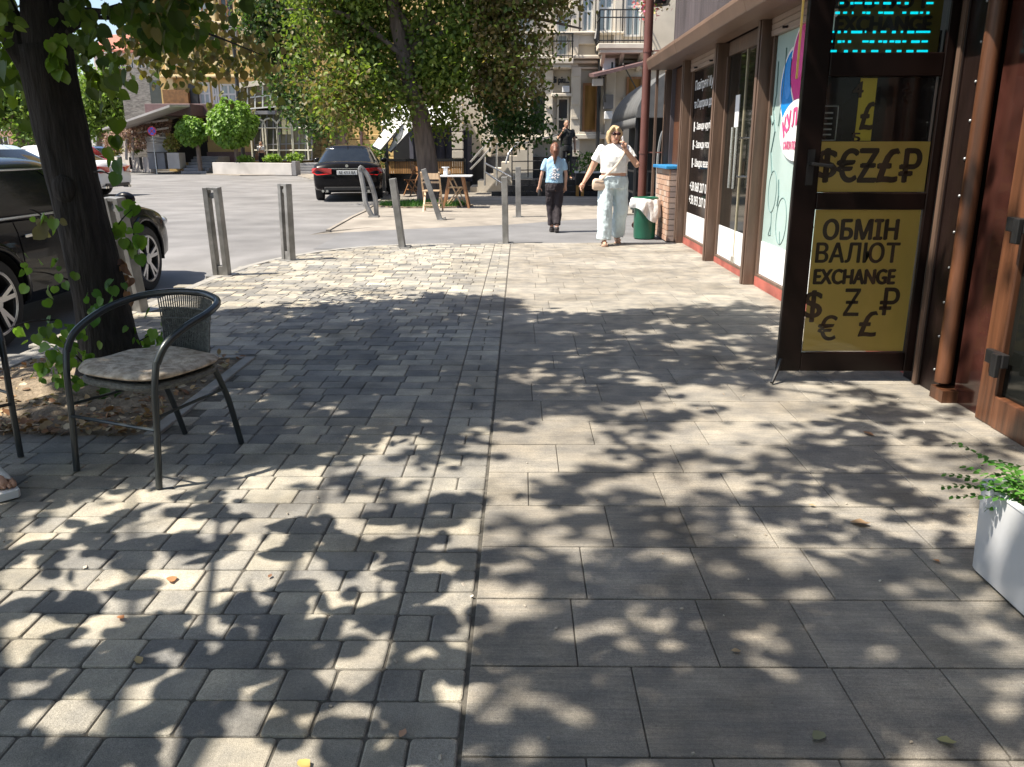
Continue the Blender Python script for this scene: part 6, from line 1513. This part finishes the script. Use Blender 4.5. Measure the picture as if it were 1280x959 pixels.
# white tilted sunshade panels
for k, (q4, lb) in enumerate(((((466, 184), (474, 187), (500, 148), (492, 140)), 'first'), (((486, 187), (490, 190), (513, 166), (508, 144)), 'second'))): pass
def shade(label, pts, Ys):
    ps = [W(a, b, y) for (a, b), y in zip(pts, Ys)]; c = sum(ps, Vector()) / 4; t = thing('sunshade', label, 'sunshade', (c.x, c.y, c.z)); mb = MB(c)
    n = 6; g = []
    for i in range(n + 1):
        row = []
        for j in range(n + 1):
            u, v = i / n, j / n; q = ps[0].lerp(ps[1], u).lerp(ps[3].lerp(ps[2], u), v); q = q + Vector((0, 0, -.12 * math.sin(u * math.pi) * math.sin(v * math.pi))); row.append(q)
        g.append(row)
    mb.loft(g, cap=False, close=False); o = mb.build('fabric', cloth('white_canvas', (.68, .68, .66), bump=.2), t, smooth=True); md = o.modifiers.new('s', 'SOLIDIFY'); md.thickness = .03
    mb = MB(c)
    for a, b in ((0, 1), (1, 2), (2, 3), (3, 0)): mb.tube([ps[a], ps[b]], .025, 6)
    mb.build('edge_pole', m_blackm, t)
shade('white canvas sunshade slanting down left of the tree trunk, the outer one', [(466, 183), (476, 188), (508, 150), (496, 138)], (24.5, 24.2, 26.5, 26.8))
shade('white canvas sunshade panel hanging between the lamp post and the trunk, the inner one', [(486, 188), (489, 190), (516, 160), (508, 142)], (25.0, 24.8, 26.2, 26.6))
shade('white canvas sunshade right of the trunk over the dark cafe opening', [(543, 142), (566, 148), (564, 158), (545, 157)], (26.5, 26.5, 25.6, 25.6))
lp = G(487, 240); lamp = thing('lamp_post', 'slim black post standing between the sedan and the terrace fence', 'post', (lp.x, lp.y, .02)); a = W(480, 160, lp.y); mb = MB(); mb.tube([(0, 0, 0), (a.x - lp.x, 0, a.z)], .075, 10); mb.build('shaft', m_blackm, lamp, smooth=True)
mb = MB(); mb.cyl((0, 0), .16, 0, .12, 14); mb.build('foot', m_blackm, lamp)
# grass bed round the tree
p = G(530, 258); mb = MB(); mb.prism([(BT.x + 1.2 * math.cos(a), 20.8 + .8 * math.sin(a), .0) for a in np.linspace(0, 6.28, 24)[:-1]], (0, 0, .045)); tag(mb.build('tree_bed', m_soil), kind='structure')
N = 2600; th_ = rng.random(N) * 6.28; rr = np.sqrt(rng.random(N)) * .95; P3 = np.c_[BT.x + 1.15 * rr * np.cos(th_), 20.8 + .75 * rr * np.sin(th_), np.full(N, .045)]
tag(leaf_obj('grass', P3, rdir(N, 2.5, .7), rdir(N, 0), rng.uniform(.08, .16, N), tones(N, [(.07, .17, .03), (.05, .13, .03)]), ([(-.06, 0, 0), (.06, 0, 0), (0, 1, .1)], [(0, 1, 2)]), m_leaf2), kind='stuff')
# cafe table and folding chairs
p = G(575, 262); tb = thing('cafe_table', 'small square cafe table with a white top and wooden legs', 'table', (p.x - .1, p.y + .35, .02))
mb = MB(); mb.box(-.38, .38, -.35, .35, .72, .75); mb.build('tabletop', m_white, tb, bevel=.008)
for s in (1, -1):
    for q in (1, -1):
        mb = MB(); mb.bar((s * .3, q * .26, 0), (-s * .1 + s * .25, q * .26, .72), .05); mb.build('leg', m_brn_wood, tb)
mb = MB(); mb.lathe((-.25, 0, .752), [(.001, 0), (.05, 0), (.05, .16), (.001, .16)], 12); mb.lathe((-.25, 0, .92), [(.001, 0), (.09, 0), (.09, .02), (.001, .02)], 12)
tr = thing('napkin_stand', 'white napkin stand on the cafe table', 'stand', (p.x - .1, p.y + .35, .02)); mb.build('stand_body', m_white, tr)
def folding(label, loc, rz, mat):
    t = thing('folding_chair', label, 'chair', loc, rz, 'wooden folding chairs of the cafe')
    for s in (1, -1):
        mb = MB(); mb.bar((s * .2, -.22, 0), (s * .2, .20, .86), .035, .025); mb.build('leg', mat, t); mb = MB(); mb.bar((s * .17, .22, 0), (s * .17, -.16, .46), .035, .025); mb.build('leg', mat, t)
    mb = MB()
    for i in range(5): mb.box(-.19, .19, -.2 + i * .075, -.2 + i * .075 + .065, .445, .465)
    mb.build('seat', mat, t)
    mb = MB(); mb.bar((-.2, .155, .77), (.2, .155, .77), .02, .13); mb.bar((-.2, .11, .64), (.2, .11, .64), .02, .04); mb.build('backrest', mat, t)
    mb = MB(); mb.bar((-.2, -.12, .18), (.2, -.12, .18), .02, .03); mb.bar((-.17, .15, .15), (.17, .15, .15), .02, .03); mb.build('stretcher', mat, t)
    return t
p = G(540, 266); folding('pale wooden folding chair with its back to us at the cafe table', (p.x, p.y + .1, .02), R(176), m_pale_wood)
p = G(563, 260); folding('pale wooden folding chair side on at the right of the cafe table', (p.x + .12, p.y + .1, .02), R(80), m_pale_wood)
p = G(518, 245); folding('brown wooden folding chair standing askew left of the tree trunk', (p.x, p.y - .2, .02), R(-55), m_brn_wood)
p = G(592, 232); pot = thing('round_pot', 'large round white pot holding a leafy shrub at the terrace corner', 'pot', (p.x, p.y, .02)); mb = MB(); mb.lathe((0, 0, 0), [(.01, 0), (.28, 0), (.40, .15), (.44, .4), (.42, .72), (.38, .72), (.36, .6), (.01, .6)], 28); mb.build('pot_body', m_white, pot, smooth=True)
sh = thing('pot_shrub', 'dark leafy shrub growing from the round white pot', 'shrub', (p.x, p.y, .65)); N = 500; P3 = np.c_[rng.normal(0, .2, N), rng.normal(0, .2, N), rng.random(N) * .7]; leaf_obj('foliage', P3, rdir(N, .3), rdir(N, .6), rng.uniform(.08, .14, N), tones(N, [(.04, .09, .02), (.06, .12, .03)]), OVAL, m_leaf2, sh)
p = G(474, 240); mb = MB(); wp = thing('square_planter', 'pale square planter with a small bush left of the black post', 'planter', (p.x, p.y, .02)); mb.box(-.25, .25, -.2, .2, 0, .72); mb.build('tub', m_conc, wp, bevel=.01); N = 340
s2 = thing('planter_bush', 'light green bush in the pale square planter', 'shrub', (p.x, p.y, .72)); P3 = np.c_[rng.normal(0, .18, N), rng.normal(0, .18, N), rng.random(N) * .8]; leaf_obj('foliage', P3, rdir(N, .3), rdir(N, .6), rng.uniform(.08, .14, N), tones(N, [(.13, .2, .05), (.1, .16, .04)]), OVAL, m_leaf2, s2)
# white rusticated column right of the cafe
co = thing('gate_column', 'white blocky column with dark joints between cafe and side stairs', 'column', (W(573, 230, 27.2).x, 27.2, 0)); mb = MB(co.location)
for i in range(11): mb.box(co.location.x - .17, co.location.x + .17, 27.05, 27.35, .27 * i, .27 * i + .225); mb.box(co.location.x - .13, co.location.x + .13, 27.08, 27.32, .27 * i + .226, .27 * i + .269)
mb.build('shaft', m_cream2, co, bevel=.01)
# ------------------------------------------------------------------ yellow restaurant building on the left
YB = 52.0
rb = thing('restaurant_building', 'ochre yellow building with maroon canopy, glazed upper room and arched conservatory', 'building', (-14, YB, 0)); K3 = BK(rb, YB)
xL, xR = W(158, 200, YB).x, W(700, 200, YB).x
mb = MB(K3.off); mb.box(W(205, 150, YB).x, xR, YB + .02, YB + 14, 0, 22); mb.build('wall', m_yellow, rb)
mb = MB(K3.off); mb.box(xL, W(205, 150, YB).x - .01, YB + .5, YB + 12, 0, W(160, 84, YB).z); mb.build('stone_wing', m_stone, rb)
K3.box('green_glass', (186, 100, 212, 134), m_win, -.2, .52)
K3.box('balcony_front', (209, 113, 240, 133), M('brown_wood_front', (.18, .09, .03), .6, var=.3), .6, 0)
K3.box('dark_shutter', (238, 105, 249, 132), m_blackm, .3, 0)
K3.box('maroon_canopy', (210, 133, 264, 147), m_maroon, 3.2, 0, bevel=.03)
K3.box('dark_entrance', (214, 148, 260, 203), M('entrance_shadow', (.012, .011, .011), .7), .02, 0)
# long sloping flat canopy roof of the vine terrace
a, b = W(128, 163, 46), W(212, 134, 46); mb = MB(K3.off); mb.prism([(a.x, 46, a.z), (b.x, 46, b.z), (b.x, 46, b.z + .12), (a.x, 46, a.z + .1)], (0, 6.4, .3)); mb.build('flat_roof', m_conc, rb)
# bay with white windows
K3.box('bay', (247, 131, 300, 146), m_maroon, 1.2, 0, bevel=.03)
for a in ((249, 103, 263, 131), (266, 106, 274, 131), (276, 105, 296, 131)): K3.window(a, m_curtain, m_alu, 2, 2, .1, False)
# upper facade: pilasters and windows
for a in ((203, -90, 211, 132), (232, -90, 239, 95), (262, -90, 270, 95), (296, -90, 304, 60), (318, -90, 326, 60), (352, -90, 360, 60)): K3.box('pilaster', a, m_yellow2, .35, 0, bevel=.04)
for a in ((214, -40, 228, 20), (243, -50, 258, 30), (274, -50, 291, 44), (304, -60, 318, 24), (214, 40, 228, 80), (330, -40, 348, 20)): K3.window(a, m_win if a[0] % 3 else m_curtain, m_brn_wood, 2, 3, .1, True, surround=m_yellow2)
for z in (94, 28, -44): K3.box('cornice', (204, z, 420, z + 4), m_yellow2, .5, 0, bevel=.05)
# glazed upper room (sloping) and conservatory
def glazed(name, pts, Y, nx, nz, bar_m, depth=3.5, glass=m_win, fw=.08):
    P4 = [W(a, b, Y) for a, b in pts]; mb = MB(K3.off); mb.prism(P4, (0, depth, 0)); g = mb.build(name, glass, rb); mb = MB(K3.off)
    dy = Vector((0, -.03, 0))
    for i in range(nx + 1): mb.bar(P4[0].lerp(P4[1], i / nx) + dy, P4[3].lerp(P4[2], i / nx) + dy, fw, .06, up=(0, 1, 0))
    for i in range(nz + 1): mb.bar(P4[0].lerp(P4[3], i / nz) + dy, P4[1].lerp(P4[2], i / nz) + dy, fw, .07, up=(0, 1, 0))
    mb.build('glazing_bars', bar_m, g); return g, P4
m_cons = M('conservatory_glass', (.05, .055, .04), .06, var=.9, scale=.5, spec=.6, col2=(.16, .15, .10))
m_amb = M('warm_room_glass', (.04, .032, .02), .08, col2=(.20, .12, .035), scale=.35, spec=.5)
glazed('upper_glazing', [(300, 137), (386, 130), (386, 97), (300, 110)], 49.4, 9, 2, m_alu, 2.6, m_amb, .07)
a = [W(*q, 49.2) for q in ((344, 143), (386, 133), (386, 127), (344, 137))]; mb = MB(K3.off); mb.prism(a, (0, 2.8, 0)); mb.build('maroon_beam', m_maroon, rb)
a = [W(*q, 49.2) for q in ((300, 143), (344, 143), (344, 138.5), (300, 138.5))]; mb = MB(K3.off); mb.prism(a, (0, 2.8, 0)); mb.build('maroon_beam', m_conc2, rb)
a = [W(*q, 49.2) for q in ((296, 111), (388, 97), (388, 92), (296, 104))]; mb = MB(K3.off); mb.prism(a, (0, 2.8, 0)); mb.build('roof_beam', m_cream2, rb)
g, P4 = glazed('conservatory', [(318, 201), (390, 200), (390, 136), (318, 142)], 49.5, 9, 3, m_conc2, 2.5, m_cons, .07)
mb = MB(K3.off)
for u in (322, 337, 355, 374):
    c = W(u, 158, 49.38); mb.tube([(c.x - .42, 49.38, W(u, 200, 49.38).z)] + [(c.x + .42 * math.cos(a), 49.38, c.z + .42 * math.sin(a)) for a in np.linspace(math.pi, 0, 13)] + [(c.x + .42, 49.38, W(u, 200, 49.38).z)], .05, 6)
for v in (160, 188): mb.tube([W(318, v, 49.38), W(390, v, 49.38)], .04, 6)
mb.build('white_arch', M('ivory_arch', (.62, .6, .5), .5), g)
mb = MB(K3.off)
for u in (353, 360): a, b = W(u, 168, 49.44), W(u + 4, 150, 49.44); mb.box(a.x, b.x, 49.43, 49.46, a.z, b.z)
mb.build('lit_lantern', M('cream_lantern', (.75, .68, .4), .5), g)
# rusticated ochre ground floor on the right with columns
for i in range(5): K3.box('rustic_band', (392, 168 + i * 7, 500, 174.2 + i * 7), m_yellow, .12, 0, bevel=.03)
for u in (391, 411, 431, 451): K3.box('column', (u, 160, u + 3.5, 204), m_maroon, .3, 0, bevel=.05)
K3.box('ochre_base', (262, 178, 318, 192), m_yellow, .3, 0); K3.box('maroon_base', (262, 190, 318, 204), m_maroon, .4, 0)
# steps
stp = thing('terrace_steps', 'long pale steps between the low wall and the sedan', 'steps', (W(385, 214, 46.6).x, 46.6, 0)); mb = MB(stp.location); xa, xb = W(370, 214, 46.6).x, W(408, 214, 46.6).x
for i in range(4): mb.box(xa, xb, 46.2 + i * .45, 49.4, .0 if i == 0 else .14 * i + .002, .14 * (i + 1))
mb.build('treads', m_conc2, stp, bevel=.02)
stp2 = thing('entrance_stair', 'grey stair under the maroon canopy beside the round trees', 'steps', (W(240, 212, 47).x, 47, 0)); mb = MB(stp2.location); xa, xb = W(226, 214, 47).x, W(258, 214, 47).x
for i in range(6): mb.box(xa, xb, 47.0 + i * .4, 51, .0 if i == 0 else .15 * i + .002, .15 * (i + 1))
mb.build('treads', m_conc2, stp2, bevel=.02)
# low walls
def lowwall(name, label, u0, v0, u1, v1, top, Y0, Y1, mat, th_=.35, cap=None):
    a = W(u0, v0, Y0); b = W(u1, v1, Y1); a.z = b.z = 0; t = thing(name, label, 'wall', ((a.x + b.x) / 2, (a.y + b.y) / 2, 0)); d = (b - a).normalized(); n_ = Vector((-d.y, d.x, 0)) * th_
    mb = MB(t.location); mb.prism([a, b, b + n_, a + n_], (0, 0, top)); mb.build('wall', mat, t, bevel=.02)
    if cap: 
        mb = MB(t.location); k = d * .02; m2 = n_ * .15; mb.prism([a - m2 - k + Vector((0, 0, top + .002)), b - m2 + k + Vector((0, 0, top + .002)), b + n_ + m2 + k + Vector((0, 0, top + .002)), a + n_ + m2 - k + Vector((0, 0, top + .002))], (0, 0, .07)); mb.build('coping', cap, t, bevel=.01)
    return t
lowwall('low_wall', 'long low pale concrete wall in front of the conservatory', 266, 214, 365, 219, .62, 46.5, 44.3, m_conc)
lowwall('low_wall', 'short dark end pier of the pale concrete wall by the steps', 365.5, 219, 370.5, 219, .72, 44.25, 44.2, m_conc2, .5)
t_ = lowwall('panel_wall', 'whitish panel wall with dark slots below the vine terrace', 136, 208, 188, 212, .85, 54, 49.2, m_conc)
mb = MB(t_.location)
for u, Y in ((142, 53.3), (152, 52.4), (163, 51.3), (176, 50.1)): a = W(u, 200, Y - .12); mb.cbox((a.x, a.y, .5), (.14, .06, .7))
mb.build('slot', m_blackm, t_)
gb = thing('gate_box', 'dark grey double gate box below the pale railing at the terrace corner', 'gate', (W(199, 212, 48).x, 48, 0)); K4 = BK(gb, 48)
K4.box('gate_leaf', (187, 191, 197, 211.5), m_conc2, .2, .8, bevel=.02); K4.box('gate_leaf', (198, 191, 208, 211.5), m_conc2, .2, .8, bevel=.02)
K4.box('frame', (185.5, 190, 209.5, 190.9), m_blackm, .25, .8)
ps = thing('stone_pier', 'pale grey stone pier carrying a yellowish plant beside the gate box', 'pier', (W(219, 211, 47.6).x, 47.6, 0)); K5 = BK(ps, 47.6); K5.box('shaft', (212, 191, 227, 211), m_conc, .3, .6, bevel=.02)
cb = thing('curved_counter', 'curved pale bar counter with railing above the gate box', 'counter', (W(198, 190, 49).x, 49, 1.2)); mb = MB(cb.location); c = W(198, 180, 49.2); zt_, zb_ = W(198, 171, 49).z, W(198, 189, 49).z
mb.loft([[(c.x + .75 * math.cos(a), 49.4 - .55 * math.sin(a), z) for a in np.linspace(0, math.pi, 16)] for z in (zb_ - .9, zb_, zt_)], cap=True); mb.build('counter_body', m_conc, cb, smooth=True)
mb = MB(cb.location)
for z in (zt_ - .12, zt_ - .3): mb.tube([(c.x + .78 * math.cos(a), 49.4 - .58 * math.sin(a), z) for a in np.linspace(0, math.pi, 16)], .03, 6)
mb.build('rail', m_rail, cb)
# no stopping sign
sgp = G(190, 213.5); sn = thing('no_stopping_sign', 'round blue no stopping sign with red ring and cross on a thin post', 'sign', (W(190, 212, 46.5).x, 46.5, 0)); c = W(190, 164, 46.5); so_ = sn.location
mb = MB(so_); mb.tube([(c.x, 46.53, 0), (c.x, 46.53, c.z + .2)], .03, 8); mb.build('post', m_zinc, sn)
mb = MB(so_); mb.lathe((c.x, 46.48, c.z), [(.001, 0), (.24, 0), (.24, .02), (.001, .02)], 28, 'y'); pl_ = mb.build('plate', M('sign_red', (.45, .02, .04), .4), sn)
mb = MB(so_); mb.lathe((c.x, 46.472, c.z), [(.001, 0), (.19, 0), (.19, .006), (.001, .006)], 28, 'y'); mb.build('blue_field', M('sign_blue', (.04, .08, .5), .4), pl_)
mb = MB(so_)
for s in (1, -1): mb.bar((c.x - .13, 46.466, c.z - s * .13), (c.x + .13, 46.466, c.z + s * .13), .045, .008, up=(0, 1, 0))
mb.build('red_cross', M('sign_red', (.45, .02, .04), .4), pl_)
# round clipped trees
m_ball = M_leaf('bright_leaf', .35, .45)
for (u, v, r_, ub, Y, lab) in ((239, 164, 17.5, 250, 47.2, 'smaller clipped ball tree with bright green crown left of its twin'), (290, 155, 28.5, 297, 46.8, 'larger clipped ball tree with bright green crown near the conservatory')):
    c = W(u, v, Y); k = Y * .98 / F; r = r_ * k; t = thing('ball_tree', lab, 'tree', (c.x, Y, 0), 0, 'clipped ball trees before the restaurant')
    mb = MB((c.x, Y, 0)); b_ = W(ub, 205, Y); mb.tube([(b_.x, Y, -.02), (b_.x - .02, Y, c.z * .6), (c.x, Y, c.z)], [.13, .11, .09], 12); mb.build('trunk', m_bark2, t, smooth=True)
    N = int(5200 * (r / 1.4) ** 2); d = rng.normal(size=(N, 3)); d /= np.linalg.norm(d, axis=1, keepdims=True); rad = (1 - .28 * rng.random(N) ** 2)
    lump = np.array([mnoise.noise(Vector(tuple(q * 2.2))) for q in d]); rad *= 1 + .20 * lump
    P3 = np.array(c) + d * (rad * r)[:, None] * np.array([1, 1, .95]); tp = d * .5 + rng.normal(size=(N, 3)) * .35; tp[:, 2] -= .7
    leaf_obj('crown', P3, tp, d + rng.normal(size=(N, 3)) * .35 + [0, 0, .3], rng.uniform(.11, .19, N), tones(N, [(.15, .26, .04), (.19, .31, .06), (.11, .20, .035)]), HEART, m_ball, t, (c.x, Y, 0))
def bush(label, u, v, rw, rh, Y, pal, n=500, name='bush', sz=(.1, .2)):
    c = W(u, v, Y); k = Y * .98 / F; t = thing(name, label, 'bush', (c.x, Y, max(0, c.z - rh * k))); d = rng.normal(size=(n, 3)); d /= np.linalg.norm(d, axis=1, keepdims=True); d *= rng.random((n, 1)) ** .35
    P3 = np.array(c) + d * np.array([rw * k, rw * k * .6, rh * k]); leaf_obj('foliage', P3, rdir(n, .2), rdir(n, .6), rng.uniform(sz[0], sz[1], n), tones(n, pal), OVAL, m_leaf2, t, t.location); return t
LG = [(.17, .27, .05), (.13, .22, .04), (.2, .28, .07)]; YG = [(.26, .26, .07), (.3, .25, .1), (.18, .2, .05)]
bush('low light green bush behind the pale wall left of the standing person', 307, 200, 10, 5, 46.4, LG)
bush('low light green bush behind the pale wall right of the standing person', 341, 199, 11, 6, 46.0, LG)
bush('yellowish plant on the stone pier', 214, 180, 10, 12, 47.8, YG, 380)
bush('leafy green bush right on the panel wall', 168, 183, 9, 9, 50.6, LG); bush('yellow green bush left on the panel wall', 143, 186, 11, 10, 52.5, YG)
bush('low green plants inside the conservatory front, by its base', 368, 197, 12, 5, 49.0, LG, 260)
# vine covered pergola
pg = thing('vine_pergola', 'pergola overgrown with dry brownish pink vines at the restaurant terrace', 'pergola', (W(165, 200, 50).x, 50, 0)); mb = MB(pg.location)
for u in (158, 166, 204): mb.tube([W(u, 200, 49.5), W(u, 150, 49.5)], .08, 8)
mb.tube([W(132, 172, 50.5), W(210, 160, 48.5)], .06, 6); mb.tube([W(132, 160, 50.5), W(210, 150, 48.5)], .06, 6); mb.build('frame', m_conc, pg)
N = 3800; u = rng.random(N); uu = 131 + 82 * u; base = 163 - 16 * u; dep = np.where((uu > 160) & (uu < 185), 30, 14) * rng.random(N) ** 1.3 + np.where(uu < 150, 14, 0) * rng.random(N)
P3 = np.array([tuple(W(float(a), float(b), 48.8 + 2.2 * random.random())) for a, b in zip(uu, base - 4 + dep + 6)]); tp = rng.normal(size=(N, 3)); tp[:, 2] -= .9
leaf_obj('vines', P3, tp, rdir(N, .3), rng.uniform(.12, .3, N), tones(N, [(.25, .15, .12), (.30, .19, .15), (.19, .11, .09), (.34, .24, .17)]), ([(-.12, 0, 0), (.12, 0, 0), (.1, .6, .05), (0, 1, 0)], [(0, 1, 2, 3)]), m_dry, pg, pg.location)
# utility pole with cables
up = thing('utility_pole', 'dark utility pole with cable bracket before the yellow facade', 'pole', (W(296, 100, 48.6).x, 48.6, 0)); x = up.location.x; mb = MB(up.location); mb.tube([(x, 48.6, 0), (x, 48.6, 12)], [.12, .09], 12); mb.build('shaft', m_blackm, up, smooth=True)
zt_ = W(296, 42, 48.6).z; mb = MB(up.location); mb.cbox((x, 48.45, zt_), (.5, .25, .5)); mb.build('junction_box', m_conc2, up)
for i, (a, b, lb) in enumerate((((200, -6), (340, 44), 'upper black cable crossing the yellow facade'), ((205, 12), (360, 60), 'second black cable below the upper one'), ((230, 40), (340, 6), 'cable rising to the right from the pole'), ((225, 28), (390, 88), 'lowest cable sagging behind the tree crown'), ((240, 20), (380, 40), 'nearly level cable between the others'))):
    A_, B_ = W(*a, 48.4), W(*b, 44); t = thing('cable', lb, 'cable', A_, 0, 'cables at the utility pole'); mb = MB(A_); mb.tube([A_.lerp(B_, q) - Vector((0, 0, .35 * math.sin(math.pi * q))) for q in np.linspace(0, 1, 14)], .022, 5); mb.build('wire', m_blackm, t)
# ------------------------------------------------------------------ far left: trees and houses up the street
def far_tree(label, blobs, Y, trunk_u, pal, n, sz, name='tree'):
    b_ = W(trunk_u, 200, Y); t = thing(name, label, 'tree', (b_.x, Y, 0), 0, 'trees up the street'); zc_ = sum(b[0][2] for b in blobs) / len(blobs)
    cxx = sum(b[0][0] for b in blobs) / len(blobs); mb = MB((b_.x, Y, 0)); mb.tube(spl([(b_.x, Y, -.05), (b_.x + .1, Y, zc_ * .5), (cxx, Y, zc_)], 5), [.3 - .02 * i for i in range(11)], 10); mb.tube([(b_.x + .1, Y, zc_ * .45), (cxx + 1.2, Y, zc_ * 1.1)], [.14, .04], 8); mb.build('trunk', m_bark2, t, smooth=True)
    crown(blobs, n, 8, sz, lambda q: random.choice(pal), OVAL, t, (b_.x, Y, 0), spread=.35); return t
LT_ = [(.14, .22, .05), (.11, .18, .04), (.18, .25, .07)]
far_tree('sunlit light green tree seen just right of the near trunk', [cw(130, 120, 66, 34, 36), cw(112, 150, 66, 26, 22), cw(150, 148, 66, 18, 20)], 66, 126, LT_, 1300, (.2, .36))
far_tree('broad green tree at the left edge beyond the parked cars', [cw(12, 130, 48, 44, 42), cw(-20, 100, 48, 40, 50), cw(30, 165, 47, 18, 16)], 48, 28, LT_ + [(.06, .11, .03)], 1400, (.18, .32))
far_tree('dark leaning tree at left with pale trunks', [cw(30, 92, 58, 34, 26), cw(60, 60, 58, 40, 36)], 58, 36, [(.07, .13, .03), (.1, .17, .04)], 900, (.22, .36))
far_tree('dark green street tree rising above the conservatory', [cw(350, 60, 40, 34, 52), cw(345, 10, 40, 40, 40), cw(392, 138, 38, 22, 24), cw(370, 110, 39, 26, 34), cw(408, 158, 37.5, 16, 14)], 39, 421, [(.045, .085, .025), (.06, .11, .03), (.035, .07, .02), (.12, .12, .06)], 2600, (.13, .24))
def house(label, u0, u1, vt, Y, wallm, roofm, depth=10, nwx=3, nwz=2, name='house', roof=True):
    a, b = W(u0, 190, Y), W(u1, 190, Y); zt = W(u0, vt, Y).z; t = thing(name, label, 'house', ((a.x + b.x) / 2, Y, 0)); mb = MB(t.location); mb.box(a.x, b.x, Y, Y + depth, 0, zt); mb.build('wall', wallm, t)
    if roof: mb = MB(t.location); mb.prism([(a.x - .3, Y - .4, zt + .004), (b.x + .3, Y - .4, zt + .004), (b.x + .3, Y + depth / 2, zt + 2.4), (a.x - .3, Y + depth / 2, zt + 2.4)], (0, 0, .25)); mb.prism([(a.x - .3, Y + depth / 2 + .01, zt + 2.4), (b.x + .3, Y + depth / 2 + .01, zt + 2.4), (b.x + .3, Y + depth + .4, zt + .004), (a.x - .3, Y + depth + .4, zt + .004)], (0, 0, .25)); mb.build('roof', roofm, t)
    for i in range(nwx):
        for j in range(nwz):
            x = a.x + (b.x - a.x) * (i + .5) / nwx; z = 1.6 + (zt - 1.5) * j / nwz; w_ = min(1.2, (b.x - a.x) / nwx * .5); mb = MB(t.location); mb.box(x - w_ / 2, x + w_ / 2, Y - .03, Y - .005, z, z + min(1.6, (zt - 1.5) / nwz * .6)); wd = mb.build('window', m_win, t)
            mb = MB(t.location); zz_ = min(1.6, (zt - 1.5) / nwz * .6); mb.box(x - .04, x + .04, Y - .06, Y - .031, z, z + zz_); mb.box(x - w_ / 2, x - w_ / 2 + .06, Y - .06, Y - .031, z, z + zz_); mb.box(x + w_ / 2 - .06, x + w_ / 2, Y - .06, Y - .031, z, z + zz_); mb.build('frame', m_alu, wd)
m_pink = M('faded_pink_brick', (.42, .25, .19), .9, var=.15, scale=2, bump=.2); m_tile = M('red_roof_tiles', (.35, .13, .09), .85, var=.25, scale=4)
house('pinkish brick house far behind the parked cars at the left edge', -80, 44, 128, 92, m_pink, m_tile, nwx=5, nwz=3)
house('tall pale house with red tiled roof between the leaves, far up the street', 132, 196, 66, 108, M('pale_stucco', (.55, .5, .45), .9), m_tile, nwx=5, nwz=5)
house('distant white house behind the light green tree', 48, 120, 128, 120, M('white_stucco', (.6, .6, .58), .9), m_tile, nwx=4, nwz=3)
# terrain rising beyond, closing the view
mb = MB(); xs_ = np.linspace(-330, 330, 60); mb.loft([[(x, 170, -1) for x in xs_], [(x, 200, 5 + 3 * mnoise.noise((x * .02, 1, 0))) for x in xs_], [(x, 300, 12 + 8 * mnoise.noise((x * .012, 5, 0))) for x in xs_], [(x, 420, 14) for x in xs_]], cap=False, close=False)
tag(mb.build('hills', M('wooded_hill', (.06, .10, .04), .95, var=.5, scale=.2, bump=.8, bscale=.6), smooth='all'), kind='structure')
